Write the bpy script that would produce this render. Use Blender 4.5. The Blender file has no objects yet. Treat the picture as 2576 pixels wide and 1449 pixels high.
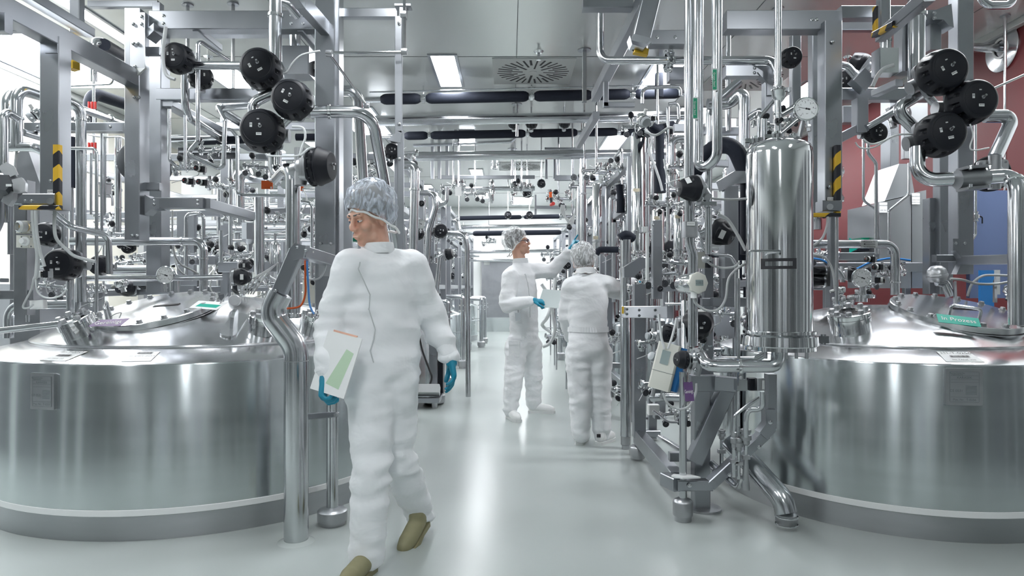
import bpy, bmesh, math, random
from mathutils import Vector, Matrix, Quaternion
random.seed(7)
SC = bpy.context.scene
COL = SC.collection
# ------------------------------------------------------------------ camera, light, exposure
F, VX, VY, CZ = 1700.0, 1284.0, 722.0, 1.25       # focal length in pixels of the 2576x1449 frame, vanishing point, eye height
HC = 3.5                                          # ceiling height
XL, XR, YB, YF = -5.1, 4.3, 19.0, -5.0            # room walls
cam = bpy.data.cameras.new('camera')
cam.sensor_width = 36.0
cam.lens = F / 2576 * 36
cam.shift_x = -(VX - 1288) / 2576
cam.shift_y = (VY - 724.5) / 2576
cam.clip_start = 0.05
cam_o = bpy.data.objects.new('camera', cam)
cam_o.location = (0, 0, CZ)
cam_o.rotation_euler = (math.pi / 2, 0, 0)
COL.objects.link(cam_o)
SC.camera = cam_o
W = bpy.data.worlds.new('world')
SC.world = W
W.use_nodes = True
W.node_tree.nodes['Background'].inputs[0].default_value = (0.9, 0.95, 1.0, 1)
W.node_tree.nodes['Background'].inputs[1].default_value = 0.3
LAMP = 33.0                                       # radiance of the ceiling light panels
SC.view_settings.view_transform = 'Standard'
SC.view_settings.look = 'None'
SC.view_settings.gamma = 1
SC.view_settings.use_curve_mapping = False
SC.view_settings.exposure = 0.38
SC.cycles.max_bounces = 9
SC.cycles.diffuse_bounces = 6
SC.cycles.glossy_bounces = 5
SC.cycles.transparent_max_bounces = 8
SC.cycles.caustics_reflective = False
SC.cycles.caustics_refractive = False
SC.cycles.sample_clamp_indirect = 6
# ------------------------------------------------------------------ helpers
def P(x, y, d):
    return Vector(((x - VX) * d / F, d, CZ - (y - VY) * d / F))
def px(n, d):
    return n * d / F
def tag(o, label=None, cat=None, group=None, kind=None):
    if label: o['label'] = label
    if cat: o['category'] = cat
    if group: o['group'] = group
    if kind: o['kind'] = kind
    return o
def frame(z, hint=None):
    """rotation whose local Z points along z"""
    z = Vector(z).normalized()
    h = Vector(hint) if hint is not None else Vector((1, 0, 0))
    if abs(h.normalized().dot(z)) > .98:
        h = Vector((0, 0, 1)) if abs(z.z) < .9 else Vector((0, 1, 0))
    x = (h - z * h.dot(z)).normalized()
    y = z.cross(x)
    return Matrix((x, y, z)).transposed()
class MB:
    def __init__(s):
        s.v, s.f, s.m = [], [], []
        s.mi = 0
    def add(s, vs, fs):
        n = len(s.v)
        s.v += [Vector(v) for v in vs]
        s.f += [tuple(i + n for i in f) for f in fs]
        s.m += [s.mi] * len(fs)
        return s
    def box(s, c, size, rot=None, ch=0.0):
        c = Vector(c); hx, hy, hz = [q / 2 for q in size]
        if ch > 0:
            R = rot if rot else Matrix.Identity(3)
            a = c - R @ Vector((0, 0, hz)); b = c + R @ Vector((0, 0, hz))
            return s.beam(a, b, size[0], size[1], R @ Vector((1, 0, 0)), ch)
        vs = [Vector((sx * hx, sy * hy, sz * hz)) for sx in (-1, 1) for sy in (-1, 1) for sz in (-1, 1)]
        if rot: vs = [rot @ v for v in vs]
        return s.add([c + v for v in vs], [(0, 1, 3, 2), (4, 6, 7, 5), (0, 4, 5, 1), (2, 3, 7, 6), (0, 2, 6, 4), (1, 5, 7, 3)])
    def beam(s, a, b, w, h, xdir=None, ch=0.004):
        a, b = Vector(a), Vector(b)
        R = frame(b - a, xdir if xdir is not None else ((1, 0, 0) if abs((b - a).normalized().x) < .9 else (0, 1, 0)))
        w2, h2 = w / 2, h / 2
        ch = min(ch, w2 * .5, h2 * .5)
        pr = [(w2, -h2 + ch), (w2, h2 - ch), (w2 - ch, h2), (-w2 + ch, h2), (-w2, h2 - ch), (-w2, -h2 + ch), (-w2 + ch, -h2), (w2 - ch, -h2)]
        vs = [a + R @ Vector((p[0], p[1], 0)) for p in pr] + [b + R @ Vector((p[0], p[1], 0)) for p in pr]
        fs = [(i, (i + 1) % 8, (i + 1) % 8 + 8, i + 8) for i in range(8)]
        return s.add(vs, fs + [tuple(range(7, -1, -1)), tuple(range(8, 16))])
    def path(s, pts, r, bend=None, seg=14, caps=True, arc=5):
        """round tube along a polyline, corners rounded to the bend radius"""
        pts = [Vector(p) for p in pts]
        if bend is None: bend = .05 if callable(r) else r * 2.6
        q = [pts[0]]
        for i in range(1, len(pts) - 1):
            a, b, c = pts[i - 1], pts[i], pts[i + 1]
            u, w = (a - b), (c - b)
            lu, lw = u.length, w.length
            if lu < 1e-6 or lw < 1e-6: continue
            u.normalize(); w.normalize()
            ang = u.angle(w)
            if ang > 3.1: q.append(b); continue
            t = min(bend / math.tan(ang / 2), lu * .49, lw * .49)
            rr = t * math.tan(ang / 2)
            ctr = b + (u + w).normalized() * (rr / math.sin(ang / 2))
            p0, p1 = b + u * t, b + w * t
            d0, d1 = p0 - ctr, p1 - ctr
            tot = d0.angle(d1)
            ax = d0.cross(d1).normalized()
            n = max(2, int(arc * tot / 1.2) + 1)
            for k in range(n + 1):
                q.append(ctr + Quaternion(ax, tot * k / n) @ d0)
        q.append(pts[-1])
        t0 = (q[1] - q[0]).normalized()
        R = frame(t0); X = R @ Vector((1, 0, 0))
        n0 = len(s.v)
        vs, fs = [], []
        for i, p in enumerate(q):
            t = (q[min(i + 1, len(q) - 1)] - q[max(i - 1, 0)])
            if t.length < 1e-9: t = t0
            t = t.normalized()
            X = (X - t * X.dot(t)).normalized(); Y = t.cross(X)
            rad = r(i / (len(q) - 1)) if callable(r) else r
            for k in range(seg):
                a = 2 * math.pi * k / seg
                vs.append(p + (X * math.cos(a) + Y * math.sin(a)) * rad)
        for i in range(len(q) - 1):
            for k in range(seg):
                k2 = (k + 1) % seg
                fs.append((i * seg + k, i * seg + k2, (i + 1) * seg + k2, (i + 1) * seg + k))
        if caps:
            fs.append(tuple(range(seg - 1, -1, -1)))
            m = (len(q) - 1) * seg
            fs.append(tuple(range(m, m + seg)))
        return s.add(vs, fs)
    def cyl(s, a, b, r, seg=16, r2=None):
        a, b = Vector(a), Vector(b)
        return s.lathe([(0, 0), (r, 0), (r if r2 is None else r2, (b - a).length), (0, (b - a).length)], a, b - a, seg)
    def lathe(s, prof, o=(0, 0, 0), axis=(0, 0, 1), seg=24, fn=None):
        R = frame(axis); o = Vector(o)
        rings, vs, fs = [], [], []
        for j, (r, z) in enumerate(prof):
            if r < 1e-6:
                rings.append([len(vs)]); vs.append(o + R @ Vector((0, 0, z)))
            else:
                rg = []
                for k in range(seg):
                    a = 2 * math.pi * k / seg
                    rr = r if fn is None else fn(j, r, z, a)
                    rg.append(len(vs)); vs.append(o + R @ Vector((rr * math.cos(a), rr * math.sin(a), z)))
                rings.append(rg)
        for A, B in zip(rings, rings[1:]):
            if len(A) == 1 and len(B) == 1: continue
            for k in range(seg):
                k2 = (k + 1) % seg
                if len(A) == 1: fs.append((A[0], B[k2], B[k]))
                elif len(B) == 1: fs.append((A[k], A[k2], B[0]))
                else: fs.append((A[k], A[k2], B[k2], B[k]))
        return s.add(vs, fs)
    def quad(s, a, b, c, d):
        return s.add([a, b, c, d], [(0, 1, 2, 3)])
    def prism(s, poly, o, R, depth):
        """polygon in local xy, extruded along local z"""
        n = len(poly); o = Vector(o)
        ar = sum(poly[i][0] * poly[(i + 1) % n][1] - poly[(i + 1) % n][0] * poly[i][1] for i in range(n))
        if ar * R.determinant() * depth < 0: poly = poly[::-1]
        vs = [o + R @ Vector((x, y, 0)) for x, y in poly] + [o + R @ Vector((x, y, depth)) for x, y in poly]
        return s.add(vs, [(i, (i + 1) % n, (i + 1) % n + n, i + n) for i in range(n)] + [tuple(range(n - 1, -1, -1)), tuple(range(n, 2 * n))])
    def bolt(s, o, axis, r=.011, h=None):
        h = h or r * .9
        return s.lathe([(0, -.001), (r * 1.35, -.001), (r * 1.35, h * .25), (r, h * .3), (r * .95, h), (r * .7, h * 1.15), (0, h * 1.15)], o, axis, 8)
    def mesh(s, name, mats, smooth=True, ang=38):
        me = bpy.data.meshes.new(name)
        me.from_pydata([tuple(v) for v in s.v], [], s.f)
        for m in (mats if isinstance(mats, (list, tuple)) else [mats]):
            me.materials.append(M[m] if isinstance(m, str) else m)
        if any(s.m): me.polygons.foreach_set('material_index', s.m)
        if smooth:
            me.shade_smooth(); me.set_sharp_from_angle(angle=math.radians(ang))
        me.update()
        return me
def link(name, me, parent=None, loc=None, M4=None):
    o = bpy.data.objects.new(name, me)
    COL.objects.link(o)
    if parent: o.parent = parent
    if loc is not None: o.location = loc
    if M4 is not None: o.matrix_basis = M4
    return o
def wloc(o):
    l = Vector(o.location)
    while o.parent: o = o.parent; l += o.location
    return l
def solid(name, mb, mat, parent=None, label=None, cat=None, group=None, kind=None, smooth=True, ang=38):
    """link a builder (world coordinates) as one mesh object whose origin is the bottom centre of its box"""
    xs = [v.x for v in mb.v]; ys = [v.y for v in mb.v]; zs = [v.z for v in mb.v]
    o = Vector(((min(xs) + max(xs)) / 2, (min(ys) + max(ys)) / 2, min(zs)))
    mb.v = [v - o for v in mb.v]
    ob = link(name, mb.mesh(name, mat, smooth, ang), parent, o - (wloc(parent) if parent else Vector()))
    return tag(ob, label, cat, group, kind)
def thing(name, label, cat, loc=(0, 0, 0), group=None, M4=None):
    e = bpy.data.objects.new(name, None)
    e.empty_display_size = .1
    COL.objects.link(e)
    e.location = loc
    if M4 is not None: e.matrix_basis = M4
    return tag(e, label, cat, group)
PROTO = {}
def proto(key, parts):
    """parts: list of (name, builder, material, parent index or None, label)"""
    PROTO[key] = [(n, b.mesh(n, m), pi, lb) for n, b, m, pi, lb in parts]
def place(key, name, label, cat, o, z=(0, 0, 1), hint=None, s=1.0, group=None, skip=()):
    M4 = Matrix.Translation(Vector(o)) @ frame(z, hint).to_4x4() @ Matrix.Scale(s, 4)
    root = thing(name, label, cat, group=group, M4=M4)
    made = []
    for n, me, pi, lb in PROTO[key]:
        if n in skip: made.append(None); continue
        ob = link(n, me, root if pi is None or made[pi] is None else made[pi])
        if lb: ob['label'] = lb
        made.append(ob)
    return root
def text(s, o, R, size, mat, parent, name='lettering', align='CENTER', sx=1.0):
    cu = bpy.data.curves.new(name, 'FONT')
    cu.body = s; cu.size = size; cu.align_x = align; cu.align_y = 'CENTER'
    cu.materials.append(M[mat])
    ob = bpy.data.objects.new(name, cu); COL.objects.link(ob)
    M4 = Matrix.Translation(Vector(o)) @ R.to_4x4() @ Matrix.Diagonal((sx, 1, 1, 1))
    if parent:
        ob.parent = parent; ob.matrix_basis = parent_world(parent).inverted() @ M4
    else: ob.matrix_basis = M4
    return ob
def parent_world(o):
    m = o.matrix_basis.copy()
    while o.parent: o = o.parent; m = o.matrix_basis @ m
    return m
# ------------------------------------------------------------------ materials
M = {}
def mat(name, col, rough=.5, metal=0.0, **k):
    m = bpy.data.materials.new(name); m.use_nodes = True
    nt = m.node_tree; b = nt.nodes['Principled BSDF']
    b.inputs['Base Color'].default_value = (*col, 1)
    b.inputs['Roughness'].default_value = rough
    b.inputs['Metallic'].default_value = metal
    for a, v in k.items(): b.inputs[a.replace('_', ' ')].default_value = v
    M[name] = m
    return nt, b
def noise(nt, scale, stretch=(1, 1, 1), detail=3, coord='Object'):
    tc = nt.nodes.new('ShaderNodeTexCoord'); mp = nt.nodes.new('ShaderNodeMapping'); n = nt.nodes.new('ShaderNodeTexNoise')
    mp.inputs['Scale'].default_value = stretch
    n.inputs['Scale'].default_value = scale; n.inputs['Detail'].default_value = detail
    nt.links.new(tc.outputs[coord], mp.inputs[0]); nt.links.new(mp.outputs[0], n.inputs['Vector'])
    return n
def ramp(nt, src, lo, hi, a=.3, b=.7):
    r = nt.nodes.new('ShaderNodeMapRange')
    r.inputs['From Min'].default_value = a; r.inputs['From Max'].default_value = b
    r.inputs['To Min'].default_value = lo; r.inputs['To Max'].default_value = hi
    nt.links.new(src, r.inputs['Value'])
    return r.outputs[0]
def mixcol(nt, fac, c1, c2):
    x = nt.nodes.new('ShaderNodeMix'); x.data_type = 'RGBA'
    x.inputs[6].default_value = (*c1, 1); x.inputs[7].default_value = (*c2, 1)
    nt.links.new(fac, x.inputs[0])
    return x.outputs[2]
def bump(nt, b, src, strength=.1, dist=.01):
    n = nt.nodes.new('ShaderNodeBump'); n.inputs['Strength'].default_value = strength; n.inputs['Distance'].default_value = dist
    nt.links.new(src, n.inputs['Height']); nt.links.new(n.outputs[0], b.inputs['Normal'])
def steel(name, col, r0, r1, scale=14, stretch=(1, 1, 1), aniso=0.0, bmp=0.0, axis='Z'):
    nt, b = mat(name, col, r0, 1.0)
    n = noise(nt, scale, stretch, 4)
    nt.links.new(ramp(nt, n.outputs[0], r0, r1), b.inputs['Roughness'])
    nt.links.new(mixcol(nt, n.outputs[0], [c * .9 for c in col], [min(1, c * 1.08) for c in col]), b.inputs['Base Color'])
    if bmp: bump(nt, b, n.outputs[0], bmp, .004)
    if aniso:
        b.inputs['Anisotropic'].default_value = aniso; b.inputs['Anisotropic Rotation'].default_value = .25
        t = nt.nodes.new('ShaderNodeTangent'); t.direction_type = 'RADIAL'; t.axis = axis
        nt.links.new(t.outputs[0], b.inputs['Tangent'])
steel('steel_pipe', (.57, .585, .605), .13, .22, 9)
steel('steel_polished', (.78, .79, .80), .05, .14, 6)
steel('steel_beam', (.37, .385, .41), .27, .33, 6, (1, 1, .5))
steel('steel_cast', (.46, .47, .485), .30, .45, 40)
steel('steel_dark', (.36, .37, .39), .3, .45, 16)
steel('steel_tank', (.56, .60, .61), .19, .23, 2.0, (.3, .3, 5), .9)
steel('steel_dome', (.70, .71, .725), .17, .27, 1.6, (1, 1, 1))
steel('steel_skirt', (.46, .475, .49), .34, .46, 4, (1, 1, 6), .7)
steel('steel_panel', (.47, .485, .505), .3, .42, 5, (1, 1, .1))
steel('steel_blue_dark', (.15, .19, .28), .3, .42, 6)
mat('brass', (.7, .5, .25), .3, 1.0)
nt, b = mat('black_plastic', (.011, .0125, .018), .4, 0, Specular_IOR_Level=.3)
bump(nt, b, noise(nt, 160).outputs[0], .25, .002)
mat('black_gloss', (.012, .013, .016), .18)
nt, b = mat('black_foam', (.016, .02, .032), .7, 0, Specular_IOR_Level=.25)
bump(nt, b, noise(nt, 90).outputs[0], .4, .004)
mat('graphite', (.075, .08, .09), .45, .4)
mat('white_hose', (.80, .82, .83), .4)
mat('grey_cable', (.55, .57, .58), .45)
mat('label_white', (.86, .87, .87), .5)
mat('label_beige', (.80, .72, .55), .5)
mat('label_green', (.01, .33, .18), .45)
mat('ink', (.02, .02, .025), .6)
mat('ink_grey', (.16, .18, .19), .6)
mat('yellow', (.80, .50, .03), .45)
mat('orange', (.75, .12, .02), .5)
mat('red', (.55, .02, .015), .4)
mat('blue', (.02, .20, .55), .45)
mat('blue_tube', (.10, .32, .75), .4)
mat('green_dark', (.01, .22, .13), .35)
mat('purple', (.14, .07, .20), .4)
mat('teal', (.0, .40, .30), .4)
mat('cream_plastic', (.74, .74, .68), .45)
mat('green_pale', (.52, .68, .50), .5)
mat('orange_pale', (.85, .50, .38), .5)
mat('dial', (.88, .90, .91), .5)
mat('clear_cap', (.75, .80, .84), .12, 0, Transmission_Weight=.35)
mat('screen', (.33, .40, .40), .25)
mat('rubber', (.03, .03, .032), .7)
nt, b = mat('floor', (.62, .66, .645), .24)
n = noise(nt, 1.3, (1, 1, 1), 5)
nt.links.new(mixcol(nt, n.outputs[0], (.43, .472, .46), (.465, .507, .495)), b.inputs['Base Color'])
nt, b = mat('ceiling', (.90, .925, .92), .2, .3)
bump(nt, b, noise(nt, 1.2, (1, 1, 1), 2).outputs[0], .04, .02)
mat('wall_white', (.80, .83, .82), .3)
mat('reflection_dark', (.17, .18, .19), .4)
mat('wall_cream', (.74, .72, .64), .5)
nt, b = mat('wall_red', (.105, .016, .019), .55, 0, Specular_IOR_Level=.25)
mat('recess', (.05, .055, .06), .7)
mat('white_paint', (.78, .80, .80), .4)
m = bpy.data.materials.new('lamp_panel'); m.use_nodes = True; M['lamp_panel'] = m
nt = m.node_tree; nt.nodes.clear()
e = nt.nodes.new('ShaderNodeEmission'); e.inputs[0].default_value = (.95, .975, 1, 1); e.inputs[1].default_value = LAMP
o = nt.nodes.new('ShaderNodeOutputMaterial'); nt.links.new(e.outputs[0], o.inputs[0])
# hazard stripes, diagonal, on real edge guards
nt, b = mat('hazard', (.8, .5, .03), .45)
tc = nt.nodes.new('ShaderNodeTexCoord'); sp = nt.nodes.new('ShaderNodeSeparateXYZ'); nt.links.new(tc.outputs['Object'], sp.inputs[0])
def mth(op, a, bb):
    k = nt.nodes.new('ShaderNodeMath'); k.operation = op
    for i, q in enumerate((a, bb)):
        if isinstance(q, (int, float)): k.inputs[i].default_value = q
        else: nt.links.new(q, k.inputs[i])
    return k.outputs[0]
q = mth('ADD', mth('ADD', sp.outputs[2], mth('MULTIPLY', sp.outputs[0], -.75)), mth('MULTIPLY', sp.outputs[1], .75))
q = mth('GREATER_THAN', mth('FRACT', mth('MULTIPLY', q, 7.2), 0), .5)
nt.links.new(mixcol(nt, q, (.78, .47, .03), (.012, .013, .02)), b.inputs['Base Color'])
# ------------------------------------------------------------------ the room
def slab(name, x0, x1, y0, y1, z0, z1, mt):
    return solid(name, MB().box(((x0 + x1) / 2, (y0 + y1) / 2, (z0 + z1) / 2), (x1 - x0, y1 - y0, z1 - z0)), mt, kind='structure', smooth=False)
slab('floor', XL - .1, XR + .1, YF - .1, YB + .1, -.1, 0, 'floor')
ceil = slab('ceiling', XL - .1, XR + .1, YF - .1, YB + .1, HC, HC + .1, 'ceiling')
slab('wall_left', XL - .1, XL, YF, YB, 0, HC, 'wall_white')
slab('wall_right', XR, XR + .1, 4.7, 10.5, 0, HC, 'wall_red')
slab('wall_right_front', XR, XR + .1, YF, 4.7, 0, HC, 'wall_white')
slab('wall_right_rear', XR, XR + .1, 10.5, YB, 0, HC, 'wall_white')
slab('wall_back', XL, XR, YB, YB + .1, 0, HC, 'white_paint')
wf = slab('wall_front', XL, XR, YF - .1, YF, 0, HC, 'wall_white')
rw = random.Random(11); x0 = XL + .05  # unseen panels added so the tanks reflect dark and bright vertical streaks
while x0 < XR - .5:
    w_ = rw.choice((.25, .4, .6, .8))
    solid('reflection_panel', MB().box((x0 + w_ / 2, YF + .05, 1.3), (w_, .1, 2.6), None, .01), rw.choice(('reflection_dark', 'reflection_dark', 'steel_panel')), wf)
    x0 += w_ + rw.choice((.08, .15, .3))
for wn, xw, y0 in (('wall_left', XL + .03, -4.6), ('wall_right_front', XR - .03, -4.6)):  # more unseen panels, added along the side walls for the same reflections
    while y0 < 3.6:
        w_ = rw.choice((.4, .6, .9))
        solid('reflection_panel', MB().box((xw, y0 + w_ / 2, 1.3), (.06, w_, 2.6), None, .01), 'reflection_dark', bpy.data.objects[wn])
        y0 += w_ + rw.choice((.1, .25, .4))
mb = MB()
for x in (-3.9, -1.9, .06, 2.0, 3.8): mb.box((x, 7, HC - .001), (.006, 23.9, .004))
for y in (1.8, 4.2, 6.6, 9.0, 11.4, 13.8, 16.2): mb.box((-.4, y, HC - .001), (9.3, .006, .004))
solid('joint_strip', mb, 'ink_grey', ceil, kind='stuff')
solid('trim_1', MB().beam((XR - .03, YF, HC - .03), (XR - .03, YB, HC - .03), .06, .06), 'white_paint', kind='structure')
solid('trim_2', MB().beam((XL + .02, YF, HC - .03), (XL + .02, YB, HC - .03), .04, .06), 'white_paint', kind='structure')
for i, (x, y) in enumerate([(x, y) for x in (XL + .006,) for y in (6.0, 7.0, 8.0, 9.0, 10.0)]):
    solid('trim_%d' % (3 + i), MB().box((x, y, 1.7), (.012, .9, 3.3)), 'wall_cream', kind='structure', smooth=False)
# ceiling lights: frame + diffuser
def ceiling_light(label, x, y, w, l, group=None):
    t = thing('ceiling_light', label, 'light', (x, y, HC - .02), group)
    f = MB()
    for s in (-1, 1):
        f.box((x + s * (w / 2 + .015), y, HC - .006), (.03, l + .06, .012)); f.box((x, y + s * (l / 2 + .015), HC - .006), (w, .03, .012))
    solid('lamp_frame', f, 'steel_beam', t)
    solid('diffuser', MB().box((x, y, HC - .003), (w, l, .006)), 'lamp_panel', t)
G = 'added lights in rows along the ceiling'
ceiling_light('slim bright ceiling light beside the large round air outlet above the aisle', -.66, 7.05, .23, 1.0)
ceiling_light('bright ceiling light above the aisle behind the second pair of crossing pipes', -.66, 10.2, .23, 1.0)
ceiling_light('ceiling light above the aisle seen past the far valves', -.66, 13.4, .23, 1.0)
ceiling_light('faint farthest ceiling light above the aisle near the end wall', -.66, 16.6, .23, 1.0)
ceiling_light('ceiling light seen between the black valve caps of the left frame', -3.0, 7.35, .36, 1.1)
ceiling_light('large white light panel along the top of the white side wall', -4.62, 6.3, .8, 2.6)
ceiling_light('long slanting light strip above the left frame corner', -3.5, 5.6, .12, 2.0)
ceiling_light('wide bright light panel above the right tank and its tall post', 3.0, 4.7, 2.2, .42)
ORDN = {}  # extra lamps added in rows to brighten the foreground and the rear
for x, y, w, l in sorted([(-.66, 3.6, .25, 1.1), (-.66, .7, .25, 1.1), (-3.2, .7, .25, 1.1), (-.66, -2.6, .25, 1.1),  (-3.2, 3.6, .4, 1.2), (2.2, .7, .25, 1.1),
                   (1.6, 7.4, .3, 1.2), (1.6, 10.6, .3, 1.2), (1.6, 13.8, .3, 1.2), (-3.0, 11, .36, 1.1), (-3.0, 14.4, .36, 1.1), (3.4, 8.0, .3, 1.2), (3.4, 11.2, .3, 1.2), (-2.0, 9.2, .5, 1.5), (-2.0, 12.4, .5, 1.5), (-2.0, 15.6, .5, 1.5), (2.4, 9.2, .5, 1.5), (2.4, 12.4, .5, 1.5), (2.4, 15.6, .5, 1.5), (.3, 17.6, .5, 1.5)], key=lambda q: q[1]):
    rw_ = 'left wall' if x < -2.5 else 'inner left' if x < -1.5 else 'aisle' if x < .5 else 'inner right' if x < 2 else 'middle right' if x < 3 else 'right wall'
    ORDN[rw_] = ORDN.get(rw_, 0) + 1
    ceiling_light('plain added ceiling light panel of the %s row, %s from the front' % (rw_, ('first', 'second', 'third', 'fourth', 'fifth', 'sixth')[ORDN[rw_] - 1]), x, y, w, l, G)
# round swirl air outlets
def air_outlet(label, x, y, s):
    t = thing('air_outlet', label, 'vent', (x, y, HC - .02))
    z = HC - .004
    solid('face_plate', MB().box((x, y, z), (s, s, .012)), 'white_paint', t, smooth=False)
    m = MB()
    n = 32
    for k in range(n):
        a = 2 * math.pi * k / n + .1
        r0, r1 = (.13 if k % 4 == 0 else .27 if k % 2 else .2), (.45 if k % 2 else .44)
        c = Vector((x + math.cos(a) * s * (r0 + r1) / 2, y + math.sin(a) * s * (r0 + r1) / 2, z - .006))
        m.box(c, (s * (r1 - r0), .016 + .004 * (k % 3), .003), Matrix.Rotation(a, 3, 'Z'))
    solid('slot', m, 'ink', t, kind='stuff', smooth=False)
    solid('centre_cap', MB().cyl((x, y, z - .009), (x, y, z - .004), s * .05, 16), 'white_paint', t)
air_outlet('large round slotted air outlet in the ceiling above the aisle', .235, 7.05, .83)
air_outlet('small distant slotted air outlet behind the crossing steel pipes', .2, 12.6, .83)
air_outlet('slotted air outlet glimpsed behind the right frame', 2.55, 7.3, .83)
def sprinkler(label, x, y, g=None):
    t = thing('ceiling_sprinkler', label, 'sprinkler', (x, y, HC - .1), g)
    solid('rosette', MB().lathe([(0, 0), (.05, 0), (.03, -.02), (0, -.02)][::-1], (x, y, HC), (0, 0, 1), 16), 'steel_polished', t)
    solid('nozzle', MB().cyl((x, y, HC - .08), (x, y, HC - .02), .014, 8).cyl((x, y, HC - .085), (x, y, HC - .08), .024, 12), 'steel_pipe', t)
sprinkler('small ceiling sprinkler next to the large round air outlet', .27, 6.45)
sprinkler('small ceiling sprinkler between two hanging rods above the left frame', -2.95, 6.6)
sprinkler('small ceiling sprinkler near the red wall corner', 3.3, 6.6)
def rod(label, x, y, z, r=.02, sq=False):
    t = thing('hanger_rod', label, 'rod', (x, y, z))
    m = MB()
    if sq: m.beam((x, y, z), (x, y, HC), r * 2, r * 2)
    else: m.cyl((x, y, z), (x, y, HC), r, 12)
    solid('rod', m, 'steel_pipe', t)
    solid('rosette', MB().cyl((x, y, HC - .012), (x, y, HC), r * 3.2, 20), 'steel_beam', t)
rod('round hanging rod with ceiling rosette above the left frame, second from its corner', -2.2, 5.36, 2.75, .014)
rod('round hanging rod with ceiling rosette in the middle above the left frame', -2.57, 5.38, 2.75, .014)
rod('square hanger rod from the ceiling beside the round air outlet', .70, 6.4, 3.0, .02, True)
rod('thin hanger rod above the steel pipes crossing the aisle', .08, 8.3, 3.1, .02)
rod('thin hanger rod behind the second pair of crossing pipes', .03, 11.0, 2.6, .024)
rod('hanging rod with ceiling plate at the red wall corner', 4.1, 5.6, 1.6, .012)
rod('thin rod with ceiling rosette above the steel filter vessel', 2.16, 5.45, 2.9, .014)
rod('thin rod with rosette behind the twin tall pipes', 1.35, 6.2, 2.7, .012)
# the door at the far end and the grey unit beside it
d = solid('door_1', MB().box((-.33, YB - .06, 1.0), (.95, .06, 2.0)), 'steel_dark', kind='structure')
solid('kick_plate', MB().box((-.33, YB - .1, .2), (.95, .02, .4)), 'steel_tank', d, label='bright steel kick plate')
solid('notice', MB().box((-.05, YB - .095, 1.25), (.2, .006, .5)), 'label_white', d, label='white paper notice')
solid('sign', MB().box((-.05, YB - .095, 1.62), (.24, .006, .06)), 'label_white', d)
solid('sign', MB().box((-.66, YB - .095, 1.93), (.16, .006, .12)), 'label_white', d)
m = MB(); m.prism([(-.5, 0), (.45, 0), (.1, .55), (-.12, .55)], (-.33, YB - .5, 2.02), frame((0, 1, 0), (1, 0, 0)) @ Matrix.Diagonal((1, -1, 1)), .4)
solid('extractor_hood', m, 'white_paint', label='white sloping hood above the grey door at the aisle end', cat='hood', smooth=False)

# ------------------------------------------------------------------ the two big tanks in front
RISE = {1.02: .245, .80: .195}
def tank_z(r, r2): return .942 + RISE[r2] * (1 - (min(r, 1.0)) ** 2.4)
def dome_hit(c, r2, x, y, lift=0.0):
    """where the sight line through image point x, y meets a tank dome: point and normal"""
    def h(px_, py_): 
        r = math.hypot(px_ - c.x, py_ - c.y) / r2
        return tank_z(r, r2) if r < 1 else .93
    last = None
    for k in range(2000):
        d = 2.6 + k * .0015
        p = P(x, y, d)
        if p.z <= h(p.x, p.y): break
    e = .01
    n = Vector((-(h(p.x + e, p.y) - h(p.x - e, p.y)) / (2 * e), -(h(p.x, p.y + e) - h(p.x, p.y - e)) / (2 * e), 1)).normalized()
    return p + n * lift, n
def big_tank(name, label, cx, cy, R, sc):
    """R: wall radius; the dome is drawn for a unit of sc metres"""
    t = thing(name, label, 'tank', (cx, cy, 0))
    o = (cx, cy, 0)
    r2 = sc
    solid('shell', MB().lathe([(R, .155), (R, .86), (R - .004, .868)], o, (0, 0, 1), 128), 'steel_tank', t, ang=60)
    solid('skirt', MB().lathe([(R - .004, 0), (R - .004, .125)], o, (0, 0, 1), 96), 'steel_skirt', t)
    solid('sealing_joint', MB().lathe([(R - .006, .12), (R + .003, .124), (R + .003, .152), (R - .003, .157)], o, (0, 0, 1), 96), 'label_white', t, label='white sealing bead around the foot')
    solid('shoulder_ring', MB().lathe([(R - .002, .868), (R - .01, .874), (r2 + .03, .922), (r2 + .012, .928), (r2 + .004, .926), (r2, .92)], o, (0, 0, 1), 128), 'steel_dome', t)
    prof = [(r2 * k / 20, tank_z(k / 20, r2)) for k in range(20, 0, -1)] + [(0, tank_z(0, r2))]
    prof = [(r2, .92), (r2 + .006, .932), (r2 + .004, .94)] + prof
    solid('dome', MB().lathe(prof, o, (0, 0, 1), 96), 'steel_dome', t)
    return t
LT, LR = Vector((-2.005, 4.575, 0)), 1.263
RT, RR = Vector((2.375, 4.285, 0)), 1.0
tankL = big_tank('process_tank', 'large steel tank with domed lid behind the walking person', LT.x, LT.y, LR, 1.02)
tankR = big_tank('process_tank', 'large steel tank with domed lid below the upright filter vessel', RT.x, RT.y, RR, .80)
def manway(parent, o, n, r, lid_bolts=16, handle=None):
    """round lid on a short neck, bolts round the edge"""
    R = frame(n); n = Vector(n).normalized(); o = Vector(o)
    hat = thing_part('manway', parent, o)
    solid('neck', MB().lathe([(r * .97, -.12), (r * .97, -.03), (r * 1.02, -.028), (r * 1.02, -.022)], o, n, 64), 'steel_dome', hat)
    solid('lid', MB().lathe([(r * .98, -.022), (r, -.02), (r, .010), (r * .99, .014), (r * .9, .015), (0, .017)], o, n, 64), 'steel_dome', hat)
    for k in range(lid_bolts):
        a = 2 * math.pi * k / lid_bolts + .2
        p = o + R @ Vector((math.cos(a) * r * .92, math.sin(a) * r * .92, .015))
        m = MB().lathe([(0, 0), (.016, 0), (.016, .012), (.013, .017), (0, .017)], p, n, 6).cyl(p - n * .004, p + n * .003, .02, 12)
        solid('bolt', m, 'steel_cast', hat)
    return hat, R
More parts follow.
